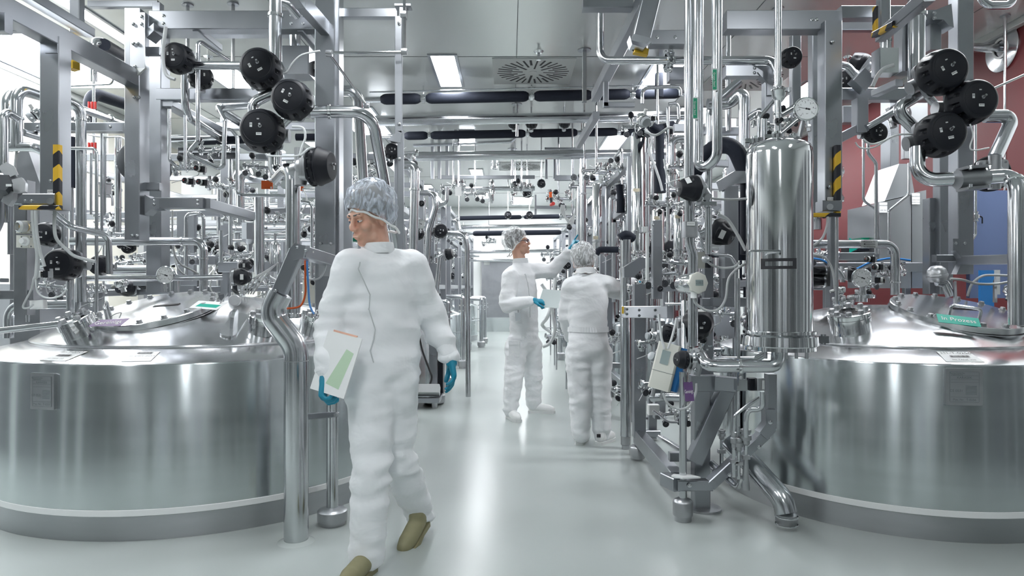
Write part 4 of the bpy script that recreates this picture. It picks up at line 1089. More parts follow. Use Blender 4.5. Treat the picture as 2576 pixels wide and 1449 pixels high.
solid('cup', MB().lathe([(.012, -.03), (.02, -.022), (.034, .0), (.037, .022), (.04, .026), (.04, .034), (.03, .04), (.016, .05), (.016, .09)], P(1960, 243, 3.33), (0, 0, 1), 24), 'steel_polished', t)
solid('clamp', MB().box(P(1975, 226, 3.31), (.05, .03, .018)).cyl(P(1984, 232, 3.3), P(1984, 220, 3.3), .008, 8), 'steel_pipe', t)
place('pilot', 'pilot_valve', 'black knobbed hand valve on the rod between cup and filter vessel', 'valve', P(1962, 302, 3.28), (.2, -1, 0), (0, 0, 1), px(9, 3.3), skip=('indicator', 'band'))
pipe('thin slanted pipe from the sight cup down to the vessel shoulder', 4.5, [(1948, 252), (1910, 296), (1908, 350)], d=3.36, bend=.04)
pipe('bent thin pipe rising right of the vessel top towards the gauge', 6, [(1965, 335), (2000, 305), (2030, 285)], d=3.5, bend=.04)
pipe('sloping pipe behind the gauge above the filter vessel', 7.5, [(1962, 290), (2010, 262), (2040, 256)], d=3.55, bend=.04)
gauge('large white pressure gauge above the filter vessel', 2028, 274, 3.25, 30, (-.1, -1, .1), (-.12, 0, 1))
pipe('flat neck carrying the large gauge on the filter vessel', 6, [(2022, 300), (2010, 345)], d=3.3, mt='steel_cast')
actuator('round black valve cap above the large gauge behind the slim rod', 1987, 147, 3.9, 26, (.1, -1, .05), 'dome', (1, 0, 0))
# twin tall pipes
pipe('leftmost of the tall bright pipes running from the ceiling past the tapered valve cap', 12.5, [(1734, -60), (1734, 610), (1743, 640), (1743, 870)], d=3.62, bend=.1, rings=[(0, .78)])
pipe('tall pipe pair with a u-bend, carrying two green flow labels', 12.5, [(1757, -60, 3.5), (1757, 432, 3.5), (1804, 402, 3.42), (1804, -60, 3.42)], bend=.075)
for x, y, d_, s_ in ((1750, 272, 3.465, 'Gruppe Steril'), (1799, 200, 3.385, 'Gruppe Steril')):
    t = thing('flow_label', 'green flow label on the ' + ('left' if x < 1770 else 'right') + ' leg of the tall u-bend pipe', 'label', P(x, y, d_))
    label_plate(t, x, y, d_, 13, 56, mt='label_white', name='border')
    label_plate(t, x - 1, y, d_ - .003, 10, 50, mt='label_green', name='label_field')
    text(s_, P(x - 2, y, d_ - .0045), frame((0, -1, 0), (0, 0, -1)), .013, 'label_white', t)
label_plate(t, 1746, 292, 3.465, 9, 8, name='small_label')
pipe('thin vertical pipe tucked behind the tall u-bend pipes', 7, [(1832, 80), (1832, 330)], d=4.6)
pipe('stub under the u-bend leading to the clamped valve', 9, [(1782, 425), (1782, 640)], d=3.55)
t = thing('pipe_clamp', 'wide steel pipe clamp below the tapered valve cap', 'clamp', P(1780, 515, 3.5))
solid('clamp', MB().box(P(1778, 513, 3.52), (px(46, 3.5), .05, px(9, 3.5)), None, .004).cyl(P(1778, 522, 3.52), P(1778, 504, 3.52), px(12, 3.5), 16), 'steel_pipe', t)
solid('screw', MB().cyl(P(1760, 510, 3.46), P(1752, 512, 3.44), .01, 8), 'steel_cast', t)
actuator('tapered black valve cap beside the tall twin pipes, pointing left', 1748, 474, 3.5, 33, (-1, -.25, -.05), 'cone', (-.1, -.7, -.75))
place('sensor', 'sensor', 'steel sensor with cloudy cap high on the slim column by the twin pipes', 'sensor', P(1618, 300, 4.6), (.35, -.9, -.75), (0, 0, 1), px(15, 4.6))
place('pilot', 'pilot_valve', 'black pilot valve at the top of the slim column by the twin pipes', 'valve', P(1648, 298, 4.6), (1, -.4, 0), (0, 0, 1), px(8, 4.6))
# black insulated arc and pipes behind the vessel
foam('thick black insulated arch between twin pipes and filter vessel', 20, [(1740, 440, 4.3), (1790, 370, 4.2), (1845, 362, 4.1), (1884, 450, 4.05), (1884, 640, 4.05)], bend=.18)
t = thing('sheet_bracket', 'folded sheet metal bracket in front of the black insulated arch', 'bracket', P(1840, 660, 3.95))
solid('bracket', MB().beam(P(1836, 470, 4.0), P(1836, 700, 4.0), px(36, 4), .06), 'steel_beam', t)
solid('cover', MB().prism([((x - 1812) * 3.95 / F, (470 - y) * 3.95 / F) for x, y in ((1812, 452), (1848, 430), (1878, 430), (1878, 460), (1850, 462), (1820, 478))], P(1812, 470, 3.95), frame((0, 1, 0), (1, 0, 0)) @ Matrix.Diagonal((1, -1, 1)) @ Matrix.Diagonal((1, 1, 1)), .08), 'steel_beam', t)
pipe('looped steel pipe with a tight top bend behind the twin pipes', 14, [(1780, 262, 4.4), (1838, 262, 4.4), (1872, 222, 4.3), (1872, 372, 4.3)], bend=.07)
pipe('pipe bending down in front of the looped pipe', 11, [(1786, 380, 4.5), (1786, 270, 4.5), (1860, 205, 4.5)], bend=.1)
pipe('branch pipe joining the looped pipe from the right', 9, [(1878, 300, 4.3), (1926, 268, 4.2), (1932, 350, 4.2)], bend=.05)
pipe('slim vertical pipe left of the vessel shoulder', 8, [(1922, 300), (1922, 366)], d=3.42)
pipe('long level pipe with flange joint leading to the twin pipes', 9.5, [(1510, -30, 4.6), (1510, 152, 4.6), (1945, 152, 4.0), (1956, 180, 3.95)], bend=.085)
place('flange', 'pipe_flange', 'bolted flange pair on the long level pipe left of the twin pipes', 'flange', P(1682, 152, 4.36), (1, 0, 0), None, px(17, 4.36))
# overhead frame members
fr = Frame('sloping overhead steel arms with a square bracket left of the twin pipes', (.6, 4.4, 2.4), 'overhead_frame')
fr.beam((1465, 8, 4.3), (1590, 8, 4.3), .09, .09, 'cross_arm', xdir=(0, 0, 1))
p = P(1600, 40, 4.3); fr.beam(p - Vector((-.02, .5, -.02)), p + Vector((-.02, 1.9, .02)), .075, .09, 'depth_arm')
fr.beam((1646, -40, 3.9), (1612, 98, 3.9), .1, .1, 'strut')
fr.beam((1610, 100, 4.2), (1722, 100, 4.2), .09, .09, 'cross_arm', xdir=(0, 0, 1), bolts=((.35, 0), (.75, 0)))
fr.beam((1680, 190, 4.5), (1722, 190, 4.5), .09, .09, 'cross_arm', xdir=(0, 0, 1))
fr.beam((1524, 207, 5.2), (1524, 268, 5.2), .04, .04, 'hook'); fr.beam((1518, 264, 5.2), (1596, 264, 5.2), .04, .04, 'hook', xdir=(0, 0, 1))
fr.beam((1730, 330, 4.7), (1860, 330, 4.7), .055, .05, 'cross_arm', xdir=(0, 0, 1)); fr.beam((1695, 323, 4.6), (1730, 323, 4.6), .055, .05, 'cross_arm', xdir=(0, 0, 1))
fr.plate([(1584, 90, 4.12), (1622, 90, 4.12), (1640, 106, 4.12), (1620, 122, 4.12), (1590, 112, 4.12)], .1)
t = thing('safety_box', 'yellow safety switch box under the sloping overhead arm near the twin pipes', 'switch', P(1612, 140, 4.2))
solid('case', MB().box(P(1612, 130, 4.2), (px(36, 4.2), .05, px(16, 4.2)), Matrix.Rotation(.2, 3, 'Y'), .006), 'yellow', t)
solid('gland', MB().cyl(P(1592, 118, 4.2), P(1602, 128, 4.2), .018, 10), 'black_plastic', t)
fr = Frame('right frame of heavy square tubes with a striped hanging column beside the vessel', (1.6, 3.9, 1.2), 'hanging_frame')
fr.beam((1822, 58, 3.9), (2108, 58, 3.9), .11, .1, 'top_beam', xdir=(0, 0, 1), bolts=((.74, 0), (.78, 0)))
fr.beam((2087, 60, 3.85), (2087, 528, 3.85), .098, .1, 'column')
fr.beam((2060, 520, 3.8), (2106, 520, 3.8), .06, .09, 'foot_beam', xdir=(0, 0, 1))
striped(fr, (2106, 366, 3.78), (2106, 545, 3.78), .032, .03); striped(fr, (2044, 541, 3.76), (2112, 541, 3.76), .028, .022)
fr.beam((2052, 80, 4.2), (2052, 540, 4.2), .07, .07, 'rear_column')
fr.beam((1822, 182, 4.1), (1940, 182, 4.1), .07, .07, 'mid_arm', xdir=(0, 0, 1), bolts=((.6, .014), (.6, -.014)))
fr.beam((1930, 170, 4.1), (1930, 330, 4.1), .05, .06, 'hanger')
fr.plate([(1905, 182, 4.06), (1945, 165, 4.06), (1945, 240, 4.06), (1930, 240, 4.06), (1930, 210, 4.06)], .05)
label_plate(fr.t, 2090, 501, 3.79, 18, 10, [('H1-0256', 0, 4)])
solid('lock_disc', MB().cyl(P(2088, 520, 3.75), P(2088, 520, 3.735), .017, 20), 'steel_cast', fr.t)
for x, y in ((2095, 105), (2087, 470)): solid('bolt', MB().bolt(P(x, y, 3.79), (0, -1, 0), .008), 'steel_pipe', fr.t)
fr.beam((2000, 90, 4.6), (2000, 300, 4.6), .06, .06, 'rear_column')
fr.beam((2110, 35, 4.4), (2270, 35, 4.4), .08, .08, 'rear_beam', xdir=(0, 0, 1)); fr.beam((2110, 68, 4.7), (2270, 68, 4.7), .06, .06, 'rear_beam', xdir=(0, 0, 1))
fr.beam((2112, 240, 4.5), (2340, 240, 4.5), .08, .08, 'rear_beam', xdir=(0, 0, 1)); fr.beam((2115, 290, 4.9), (2176, 290, 4.9), .12, .08, 'rear_beam', xdir=(0, 0, 1))
fr.beam((2163, 250, 4.4), (2163, 336, 4.4), .075, .08, 'rear_column'); fr.beam((2108, 350, 4.4), (2166, 320, 4.4), .06, .06, 'brace')
fr.beam((2095, 545, 4.3), (2095, 720, 4.3), .05, .05, 'lower_post')
fr = Frame('tall broad square post with bolted joint plates behind the right valve caps', (2.85, 4.3, 0), 'frame_post')
q = P(2418, 600, 4.3); fr.beam(Vector((q.x, 4.3 + .95, 0)), Vector((q.x, 4.3 + .95, 0.05)), .16, .16, 'base')
fr.beam((2417, 690, 4.3), (2417, -60, 4.3), .1, .1, 'post')
fr.beam((2372, 740, 4.55), (2372, 300, 4.55), .09, .08, 'post'); fr.beam((2338, 500, 4.6), (2338, 740, 4.6), .05, .08, 'post')
fr.plate([(2330, 26, 4.2), (2352, 26, 4.2), (2392, 10, 4.2), (2398, 70, 4.2), (2386, 66, 4.2), (2372, 50, 4.2), (2330, 50, 4.2)], .1)
fr.beam((2345, 60, 4.3), (2345, 130, 4.3), .07, .08, 'stub')
for x, y in ((2350, 33), (2350, 45), (2403, 612), (2426, 612)): solid('bolt', MB().bolt(P(x, y, 4.18), (0, -1, 0), .009), 'steel_pipe', fr.t)
fr.beam((2350, 650, 4.2), (2398, 650, 4.2), .045, .05, 'cross_arm', xdir=(0, 0, 1)); fr.beam((2418, 655, 4.15), (2556, 652, 3.7), .055, .05, 'cross_arm', xdir=(0, 0, 1))
solid('joint_plate', MB().box(P(2416, 645, 4.22), (.1, .012, .22)), 'steel_beam', fr.t)
fr.plate([(2404, 630, 4.12), (2412, 630, 4.12), (2432, 655, 4.12), (2414, 690, 4.12), (2405, 690, 4.12), (2420, 656, 4.12)], .04)
fr = Frame('sloping arm with striped end guards at the top right, near the bright light panel', (1.9, 3.3, 2.4), 'sloping_arm')
p = P(2215, 92, 3.6); fr.beam(p, P(2340, -15, 2.95), .05, .06, 'arm'); fr.beam((2222, -40, 3.65), (2222, 85, 3.65), .055, .05, 'hanger_post')
striped(fr, (2202, 18, 3.6), (2202, 88, 3.6), .02, .03); striped(fr, P(2199, 88, 3.58), P(2252, 60, 3.32), .03, .03)
# valve caps on the right
actuator('round black valve cap uppermost of the three big ones on the right frame', 2360, 186, 3.78, 56, (-.02, -1, .02), 'dome', (.8, 0, .4))
actuator('round black valve cap rightmost of the three big ones on the right frame', 2432, 262, 3.75, 56, (.02, -1, .02), 'dome', (1, 0, 0))
actuator('round black valve cap lowest of the three big ones on the right frame', 2356, 342, 3.75, 56, (-.02, -1, .03), 'dome', (1, 0, .2))
actuator('small round black valve cap in front of the red wall by the thin twin pipes', 2198, 337, 4.4, 27, (.1, -1, 0), 'dome', (1, 0, 0))
actuator('black ribbed valve housing behind the cast valve body at the right edge', 2492, 437, 3.75, 42, (.35, 1, .05), 'ribbed', (0, 0, 1))
actuator('black valve cap behind the diamond shaped valve block at upper right', 2135, 200, 4.6, 26, (-.6, -.4, -.1), 'dome', (0, 0, 1))
actuator('black valve cap hidden behind the crossbeam near the upper right valve caps', 2258, 288, 4.6, 26, (.3, -.7, .2), 'dome', (0, 0, 1))
actuator('black half seen valve cap leaning behind the square box at upper right', 2172, 160, 4.8, 24, (-.8, .3, .6), 'cone', (0, 0, 1))
t = thing('valve_block', 'diamond shaped machined steel valve block at upper right', 'block', P(2168, 205, 4.4))
solid('block', MB().box(P(2168, 204, 4.4), (px(42, 4.4), .08, px(42, 4.4)), Matrix.Rotation(math.radians(42), 3, 'Y'), .004), 'steel_beam', t)
solid('port', MB().cyl(P(2195, 190, 4.4), P(2212, 172, 4.4), .03, 16), 'steel_polished', t)
pipe('pipe pair bending into the diamond valve block', 10, [(2108, 165), (2130, 165), (2156, 196)], d=4.45, bend=.07)
t = thing('square_box', 'bright square box with round stack pipe left of the upper right valve cap', 'box', P(2226, 188, 4.1))
solid('box', MB().box(P(2226, 158, 4.1), (px(48, 4.1), .1, px(62, 4.1)), None, .004), 'steel_polished', t)
solid('stack', MB().cyl(P(2228, 128, 4.1), P(2228, 70, 4.1), px(13, 4.1), 18).cyl(P(2228, 105, 4.1), P(2228, 100, 4.1), px(14.5, 4.1), 18), 'steel_pipe', t)
solid('side_box', MB().beam(P(2280, 30, 4.2), P(2280, 185, 4.2), px(42, 4.2), .1), 'steel_beam', t)
t = thing('angled_bar', 'square bar leaning across the crossbeam below the upper right valve cap', 'bar', P(2200, 240, 4.2))
solid('bar', MB().beam(P(2200, 236, 4.2), P(2262, 208, 4.0), .05, .04), 'steel_beam', t)
t = thing('cast_valve_body', 'cast steel valve body with bolted cover plates at the right edge', 'valve', P(2450, 465, 3.55))
solid('body', MB().path([P(2408, 452, 3.6), P(2480, 447, 3.6)], px(24, 3.6), None, 20), 'steel_cast', t)
R = frame((.1, -.4, .9), (1, 0, -.1))
for s_ in (-1, 1):
    o = P(2450, 448 + s_ * 26, 3.58)
    solid('cover_plate', MB().box(o, (px(62, 3.6), .1, .014), Matrix.Rotation(-.08, 3, 'Y'), .004), 'steel_cast', t)
    for k in (-1, 1): solid('bolt', MB().bolt(o + Vector((k * .05, -.045, .0)), (0, -.2, s_), .009, .016), 'steel_pipe', t)
# big pipes on the right
pipe('big vertical pipe coming down to the upper right valve cap', 20, [(2306, 200), (2306, -60)], d=4.1, rings=[(0, .62)])
pipe('bent pipe joining upper and lower right valve caps', 15, [(2322, 232, 3.9), (2262, 268, 3.9), (2266, 290, 3.9), (2308, 330, 3.9)], bend=.08)
pipe('sloping pipe running into the small valve cap at the red wall', 9, [(2258, 275), (2180, 322)], d=4.35)
pipe('thick pipe from the lowest right cap through the cast body and down at the edge', 17.5, [(2308, 372, 3.75), (2308, 455, 3.72), (2545, 442, 3.55), (2557, 470, 3.5), (2557, 818, 3.45)], bend=.1, rings=[(2, .5)])
pipe('thick bent pipe behind the rightmost valve cap against the red wall', 17, [(2478, 292, 4.1), (2535, 292, 4.1), (2542, 312, 4.1), (2502, 400, 3.95)], bend=.08)
pipe('short stub pipe under the upper right valve cap', 10, [(2330, 238), (2352, 262)], d=3.95)
pipe('thick pipe sticking out of the red wall with a round steel collar', 12, [(2436, 120, 5.5), (2514, 120, 6.0)])
t = thing('wall_collar', 'round steel wall collar with white ring on the red wall', 'collar', Vector((XR - .02, 6.05, 3.2)))
cc = Vector((XR - .012, P(2520, 122, 5.9).y, P(2520, 122, 5.9).z))
solid('disc', MB().lathe([(0, 0), (.2, 0), (.2, .014), (.19, .02), (0, .02)], cc + Vector((.012, 0, 0)), (-1, 0, 0), 40), 'steel_pipe', t)
solid('ring', MB().lathe([(.07, .022), (.09, .022), (.09, .03), (.07, .03)], cc + Vector((.012, 0, 0)), (-1, 0, 0), 30), 'label_white', t)
pipe('thin rod rising towards the right edge from the rightmost valve cap', 3, [(2492, 226, 4.2), (2600, 178, 4.2)])
pipe('thin rod with a hand valve hanging in front of the blue cabinet', 3.2, [(2454, 300), (2454, 590), (2440, 612)], d=4.6, bend=.03)
place('handvalve', 'hand_valve', 'hand valve with hanging black lever in front of the blue cabinet', 'valve', P(2455, 545, 4.55), (0, 0, 1), (1, -.2, 0), px(8, 4.55))
pipe('thin twin pipe with two bends in front of the red wall, nearer one', 4.3, [(2184, 345), (2184, 385), (2204, 410), (2204, 640)], d=4.6, bend=.05)
pipe('thin twin pipe in front of the red wall, left one', 3.4, [(2172, 350), (2172, 505), (2208, 530), (2212, 640)], d=4.75, bend=.05)
pipe('thin angled pipe crossing the grey labelled cabinet', 3.2, [(2286, 410), (2286, 490), (2236, 530), (2236, 640)], d=4.8, bend=.04)
pipe('u-shaped pipe handle hanging at the very top right', 10, [(2462, -20), (2480, 14), (2545, 14), (2550, -20)], d=4.3, bend=.07)
pipe('level pipe with white arrow label bending down onto the right tank lid', 11, [(2040, 614, 4.4), (2252, 614, 4.4), (2252, 742, 4.4)], bend=.07, rings=[(1, .75)])
t = thing('flow_label', 'white flow label with arrow on the level pipe above the right tank', 'label', P(2188, 622, 4.37))
lp_ = label_plate(t, 2187, 614, 4.365, 42, 18, [('Prozessluft FA', 5, 5)], name='plate')
text('Prozessluft FA', P(2187, 620, 4.363), frame((0, -1, 0), (-1, 0, 0)), .013, 'ink', t)
solid('arrow', MB().prism([(-.038, 0), (-.028, .006), (-.028, .0012), (.038, .0012), (.038, -.0012), (-.028, -.0012), (-.028, -.006)], P(2187, 614, 4.3615), frame((0, -1, 0), (1, 0, 0)), .0006), 'ink', t, smooth=False)
pipe('thin vertical rod standing on the right tank nozzle', 4.2, [(2105, 545), (2105, 770)], d=4.0)
gauge('round white gauge on the right tank lid', 2168, 699, 4.15, 24)
t = thing('gauge_neck', 'short tapered neck and ring under the right tank gauge', 'fitting', P(2170, 745, 4.2))
solid('neck', MB().cyl(P(2169, 722, 4.2), P(2171, 746, 4.2), .018, 14, .022), 'steel_cast', t)
solid('ring', MB().lathe([(.05, 0), (.075, 0), (.075, .02), (.05, .024)], P(2170, 750, 4.2), (0, 0, 1), 24), 'steel_polished', t)
place('sensor', 'sensor', 'slanted steel sensor standing on the right tank beside the vessel', 'sensor', P(2112, 728, 4.15), (-.1, -.1, 1), (-1, 0, 0), px(14, 4.15), skip=('collar', 'cap'))
place('sensor', 'sensor', 'leaning steel sensor tube at the right edge of the right tank lid', 'sensor', P(2545, 730, 3.9), (.4, .1, 1), (1, 0, 0), px(17, 3.9), skip=('collar', 'cap'))
pipe('elbow pipe end behind the slanted sensor on the right tank', 9, [(2070, 680), (2108, 680), (2118, 700)], d=4.5, bend=.05)
actuator('black round valve cap left of the right tank gauge', 2135, 690, 4.6, 20, (1, -.5, 0), 'dome', (0, 0, 1))
for x, y, lb, ax in ((2185, 652, 'upper', (-1, -.3, .1)), (2205, 672, 'middle', (-1, -.3, 0)), (2215, 705, 'lower red-dotted', (1, -.6, 0))):
    place('pilot', 'pilot_valve', lb + ' black pilot valve clustered beside the right tank gauge', 'valve', P(x, y, 4.5), ax, (0, 0, 1), px(11, 4.5))
for x, y, r_, lb in ((2060, 682, 13, 'upper'), (2055, 708, 16, 'lower')):
    t = thing('motor_drive', lb + ' black cylindrical drive between vessel and right tank gauge', 'motor', P(x, y + r_, 4.4))
    solid('drum', MB().lathe([(0, -.09), (.8 * px(r_, 4.4), -.09), (px(r_, 4.4), -.07), (px(r_, 4.4), .05), (.7 * px(r_, 4.4), .07), (.7 * px(r_, 4.4), .1), (0, .1)], P(x, y, 4.4), (1, 0, 0), 20), 'black_gloss', t)
    solid('band', MB().cyl(P(x + 12, y, 4.4), P(x + 17, y, 4.4), px(r_ * 1.02, 4.4), 20), 'steel_pipe', t)
hose('blue cable looping behind the pilot valves on the right tank', 2.6, [(2040, 650), (2070, 655), (2110, 678), (2150, 678), (2190, 660), (2240, 650), (2290, 655)], 'blue', 4.7, 'cable', 'cable')
hose('white hose arching from the vessel side to the thin rod by the right tank', 2.8, [(2042, 640), (2070, 645), (2090, 668), (2098, 700), (2100, 730)], d=4.1)
hose('grey cable from the lid sensor curving to the right edge', 3.2, [(2390, 702), (2420, 704), (2460, 714), (2510, 714), (2560, 704)], 'grey_cable', 4.0, 'cable', 'cable')
hose('second grey cable arching from the right lid to the edge pipe', 3.2, [(2434, 745), (2445, 715), (2470, 695), (2500, 692), (2556, 694)], 'grey_cable', 4.2, 'cable', 'cable')
hose('white hose from the lower right valve cap to the small cap', 2.6, [(2318, 340), (2290, 338), (2255, 340), (2215, 358), (2190, 362), (2172, 350)], d=3.8)
hose('second white hose sagging below the small valve cap', 2.0, [(2240, 345), (2200, 370), (2165, 372), (2152, 358)], d=4.0)
hose('thick white hose on the square box bending down at upper right', 5, [(2248, 164), (2225, 172), (2208, 190), (2195, 218)], d=3.95)
hose('thin white hose from rightmost cap to the cast valve body', 2.0, [(2440, 312), (2448, 340), (2440, 370), (2452, 378), (2488, 372)], d=3.6)
hose('thin grey hose from the striped column down to the filter drum', 3.2, [(2082, 545), (2080, 570), (2068, 600), (2045, 618)], 'grey_cable', 3.75, 'cable', 'cable')
# cabinets behind on the right
t = thing('cabinet', 'grey sheet metal cabinet pair with sloping top and white number plates at right', 'cabinet', P(2270, 700, 5.3))
R_ = frame((0, 1, 0), (1, 0, 0)) @ Matrix.Diagonal((1, -1, 1))
o = P(2212, 720, 5.3); 
def poly(o, d_, pts): return [((P(x, y, d_) - o).x, (P(x, y, d_) - o).z) for x, y in pts]
solid('front', MB().prism(poly(o, 5.3, [(2212, 725), (2212, 510), (2292, 492), (2292, 725)]), o, R_, .5), 'steel_panel', t, smooth=False)
solid('front', MB().prism(poly(o, 5.3, [(2294, 725), (2294, 488), (2330, 478), (2330, 725)]), o, R_, .5), 'steel_panel', t, smooth=False)
solid('sloping_top', MB().prism(poly(o, 5.35, [(2226, 505), (2262, 412), (2288, 412), (2300, 484), (2292, 490)]), o + Vector((0, .05, 0)), R_, .35), 'steel_panel', t, smooth=False)
label_plate(t, 2222, 522, 5.29, 20, 26, [('WK.0255.020', 5, 3.6), ('LINIE  TEILE', -7, 3)])
label_plate(t, 2304, 500, 5.29, 20, 28, [('RIO.0255.02', 6, 3.8), ('AIRREG  FH B20', -3, 2.6), ('BTRMED IV CELAL', -9, 2.6)])
t = thing('tall_panel', 'tall bright sheet panel between red wall and the grey cabinet', 'panel', P(2238, 480, 5.6))
solid('panel', MB().beam(P(2238, 480, 5.6), P(2238, 250, 5.6), px(22, 5.6), .15), 'steel_beam', t)
solid('panel_side', MB().beam(P(2300, 400, 5.6), P(2300, 220, 5.6), px(60, 5.6), .05), 'steel_panel', t)
t = thing('blue_cabinet', 'wide bluish steel cabinet front behind the hand valve at far right', 'cabinet', P(2510, 690, 5.0))
nt, b = mat('steel_blue', (.13, .17, .30), .3, .85)
solid('door_panel', MB().box(P(2490, 615, 5.2), (px(110, 5.2), .05, px(270, 5.2)), None, .004), 'steel_blue', t)
solid('door_panel', MB().box(P(2580, 615, 5.2), (px(66, 5.2), .05, px(270, 5.2)), None, .004), 'steel_blue', t)
t = thing('blue_board', 'flat bright blue board standing behind the right tank lid', 'board', P(2480, 740, 4.9))
solid('board', MB().beam(Vector((P(2481, 0, 4.9).x, 4.9, .0)), P(2481, 680, 4.9), px(37, 4.9), .02), 'blue', t)
solid('edge', MB().box(P(2507, 710, 4.92), (px(12, 4.9), .03, px(62, 4.9)), None, .003), 'grey_cable', t)
t = thing('green_crate', 'dark green lidded case on the bench before the red wall', 'case', P(2200, 640, 5.6))
solid('case', MB().box(P(2195, 622, 5.6), (px(120, 5.6), .3, px(24, 5.6)), None, .02), 'black_plastic', t)
solid('lid', MB().box(P(2200, 606, 5.6), (px(110, 5.6), .3, px(10, 5.6)), None, .01), 'green_dark', t)
solid('corner_label', MB().prism([(0, 0), (.1, .05), (0, .12)], P(2136, 636, 5.43), frame((0, -1, 0), (1, 0, 0)), .01), 'teal', t)
fr = Frame('low steel bench behind the right tank carrying the green case', (3.0, 5.5, 0), 'bench', 'bench')
fr.beam((2040, 648, 5.6), (2300, 648, 5.6), .06, .5, 'top', xdir=(0, 0, 1)); fr.beam((2040, 672, 5.3), (2330, 672, 5.3), .07, .05, 'rail', xdir=(0, 0, 1))
for x in (2080, 2280): q = P(x, 655, 5.6); fr.beam(Vector((q.x, q.y, 0)), q, .05, .05, 'leg')
t = thing('status_tag', 'bright green status tag on the right tank lid', 'tag', P(2410, 825, 3.62))
R = frame((-.08, -.62, .78), (1, -.15, -.28))
o = P(2411, 806, 3.62)
solid('card', MB().prism([(-.1, -.035), (.1, -.035), (.1, .035), (-.1, .035)], o, R, .002), 'teal', t, smooth=False)
text('In Prozess', o + R @ Vector((0, 0, .0035)), R, .04, 'label_white', t)
hose('beaded chain of the green tag along the lid handle', 1.3, [(2348, 796), (2356, 790), (2376, 796), (2394, 800)], 'steel_cast', 3.68, 'chain', 'chain')
# ---------------- skid in front of the right tank
XS = .925
fr = Frame('low right skid frame of square tubes with chamfered corners on round feet', (XS, 4.2, 0), 'skid_frame', 'frame')
q0, q1 = P(1602, 1108, 4.85), P(1692, 1214, 3.72)
fr.beam(Vector((XS, 4.88, q1.z)), Vector((XS, 3.75, q1.z)), .075, .1, 'bottom_rail')
fr.beam(Vector((XS, 4.86, q1.z)), Vector((XS, 4.86, 1.27)), .085, .085, 'post')
for x, y in ((1602, 788), (1602, 975), (1602, 1088)): solid('bolt', MB().bolt(Vector((XS - .01, 4.815, P(x, y, 4.8).z)), (0, -1, 0), .008), 'steel_pipe', fr.t)
fr.plate([(1570, 672, 4.8), (1608, 648, 4.8), (1640, 648, 4.8), (1640, 672, 4.8), (1618, 675, 4.8), (1592, 698, 4.8), (1570, 698, 4.8)], .08)
fr.beam((1570, 785, 4.7), (1685, 785, 4.35), .08, .05, 'cross_plate', xdir=(0, 0, 1))
for x, y in ((1577, 778), (1577, 790), (1608, 780), (1608, 794), (1648, 780), (1648, 796)): solid('bolt', MB().bolt(P(x, y, 4.42), (0, -1, 0), .007), 'ink_grey', fr.t)
fr.beam((1652, 752, 4.4), (1652, 556, 4.4), .06, .06, 'upright', bolts=())
fr.beam((1628, 705, 4.35), (1628, 585, 4.35), .018, .03, 'white_strip', 'white_paint')
solid('white_block', MB().box(P(1622, 577, 4.35), (.035, .03, .035)), 'white_paint', fr.t)
solid('bolt', MB().bolt(P(1644, 566, 4.36), (0, -1, 0), .008), 'steel_pipe', fr.t); solid('bolt', MB().bolt(P(1642, 722, 4.36), (0, -1, 0), .008), 'steel_pipe', fr.t)
solid('yellow_sticker', MB().box(P(1567, 780, 4.66), (.014, .004, .05)), 'yellow', fr.t)
# front bumper and the sloping rail
z_ = P(1710, 1218, 3.68).z
fr.beam(P(1676, 1204, 3.76), P(1710, 1220, 3.62), .075, .07, 'bumper'); fr.beam(P(1702, 1219, 3.62), P(1790, 1219, 3.62), .055, .06, 'bumper', xdir=(0, 0, 1))
fr.beam(P(1784, 1219, 3.62), P(1924, 1090, 3.66), .055, .06, 'sloping_rail', xdir=(0, 0, 1)); fr.beam(P(1938, 1075, 3.66), P(1938, 940, 3.66), .05, .06, 'side_post')
fr.plate([(1910, 1088, 3.62), (1926, 1066, 3.62), (1926, 1030, 3.62), (1950, 1030, 3.62), (1950, 1085, 3.62), (1930, 1106, 3.62)], .06)
for x, y in ((1735, 1221), (1836, 1194), (1910, 1124), (1938, 1062)): solid('bolt', MB().bolt(P(x, y, 3.58), (0, -1, 0), .009), 'steel_pipe', fr.t)
solid('white_cover', MB().prism([(-.05, 0), (.0, -.04), (.1, -.025), (.06, .02), (-.03, .03)], P(1712, 1200, 3.6), Matrix.Identity(3), .008), 'white_paint', fr.t)
fr.beam((1640, 1000, 5.6), (1640, 1110, 5.6), .07, .07, 'rear_leg'); fr.beam((1600, 1090, 5.5), (1660, 1090, 5.5), .05, .05, 'rear_rail', xdir=(0, 0, 1)); fr.beam((1600, 1052, 5.6), (1660, 1052, 5.6), .02, .02, 'rear_rail')
q = P(1658, 1000, 5.0); fr.beam(Vector((q.x, 5.0, .28)), Vector((q.x, 5.0, 1.0)), .08, .08, 'rear_post')
fr.beam((1683, 1148, 3.9), (1765, 1148, 3.9), .05, .05, 'rear_rail', xdir=(0, 0, 1))
for lb, x, y, d_, r_, h_ in (('a', 1604, 1152, 4.88, 21, 32), ('b', 1718, 1309, 3.62, 25, 54)):
    foot(None, x, y, d_, r_, h_, parent=fr.t)
fr = Frame('heavy square leg with round base plate and sloping brace under the vessel', (1.07, 3.8, 0), 'steel_support', 'leg support')
q = P(1762, 1000, 3.8)
fr.beam(Vector((q.x, 3.8, 0)), Vector((q.x, 3.8, P(0, 925, 3.8).z)), .088, .088, 'leg')
fr.beam(P(1745, 1160, 3.76), P(1835, 960, 3.76), .085, .08, 'brace')
solid('base_plate', MB().lathe([(0, 0), (.095, 0), (.095, .012), (.05, .02), (0, .02)], (q.x + .02, 3.8, 0), (0, 0, 1), 28), 'steel_cast', fr.t)
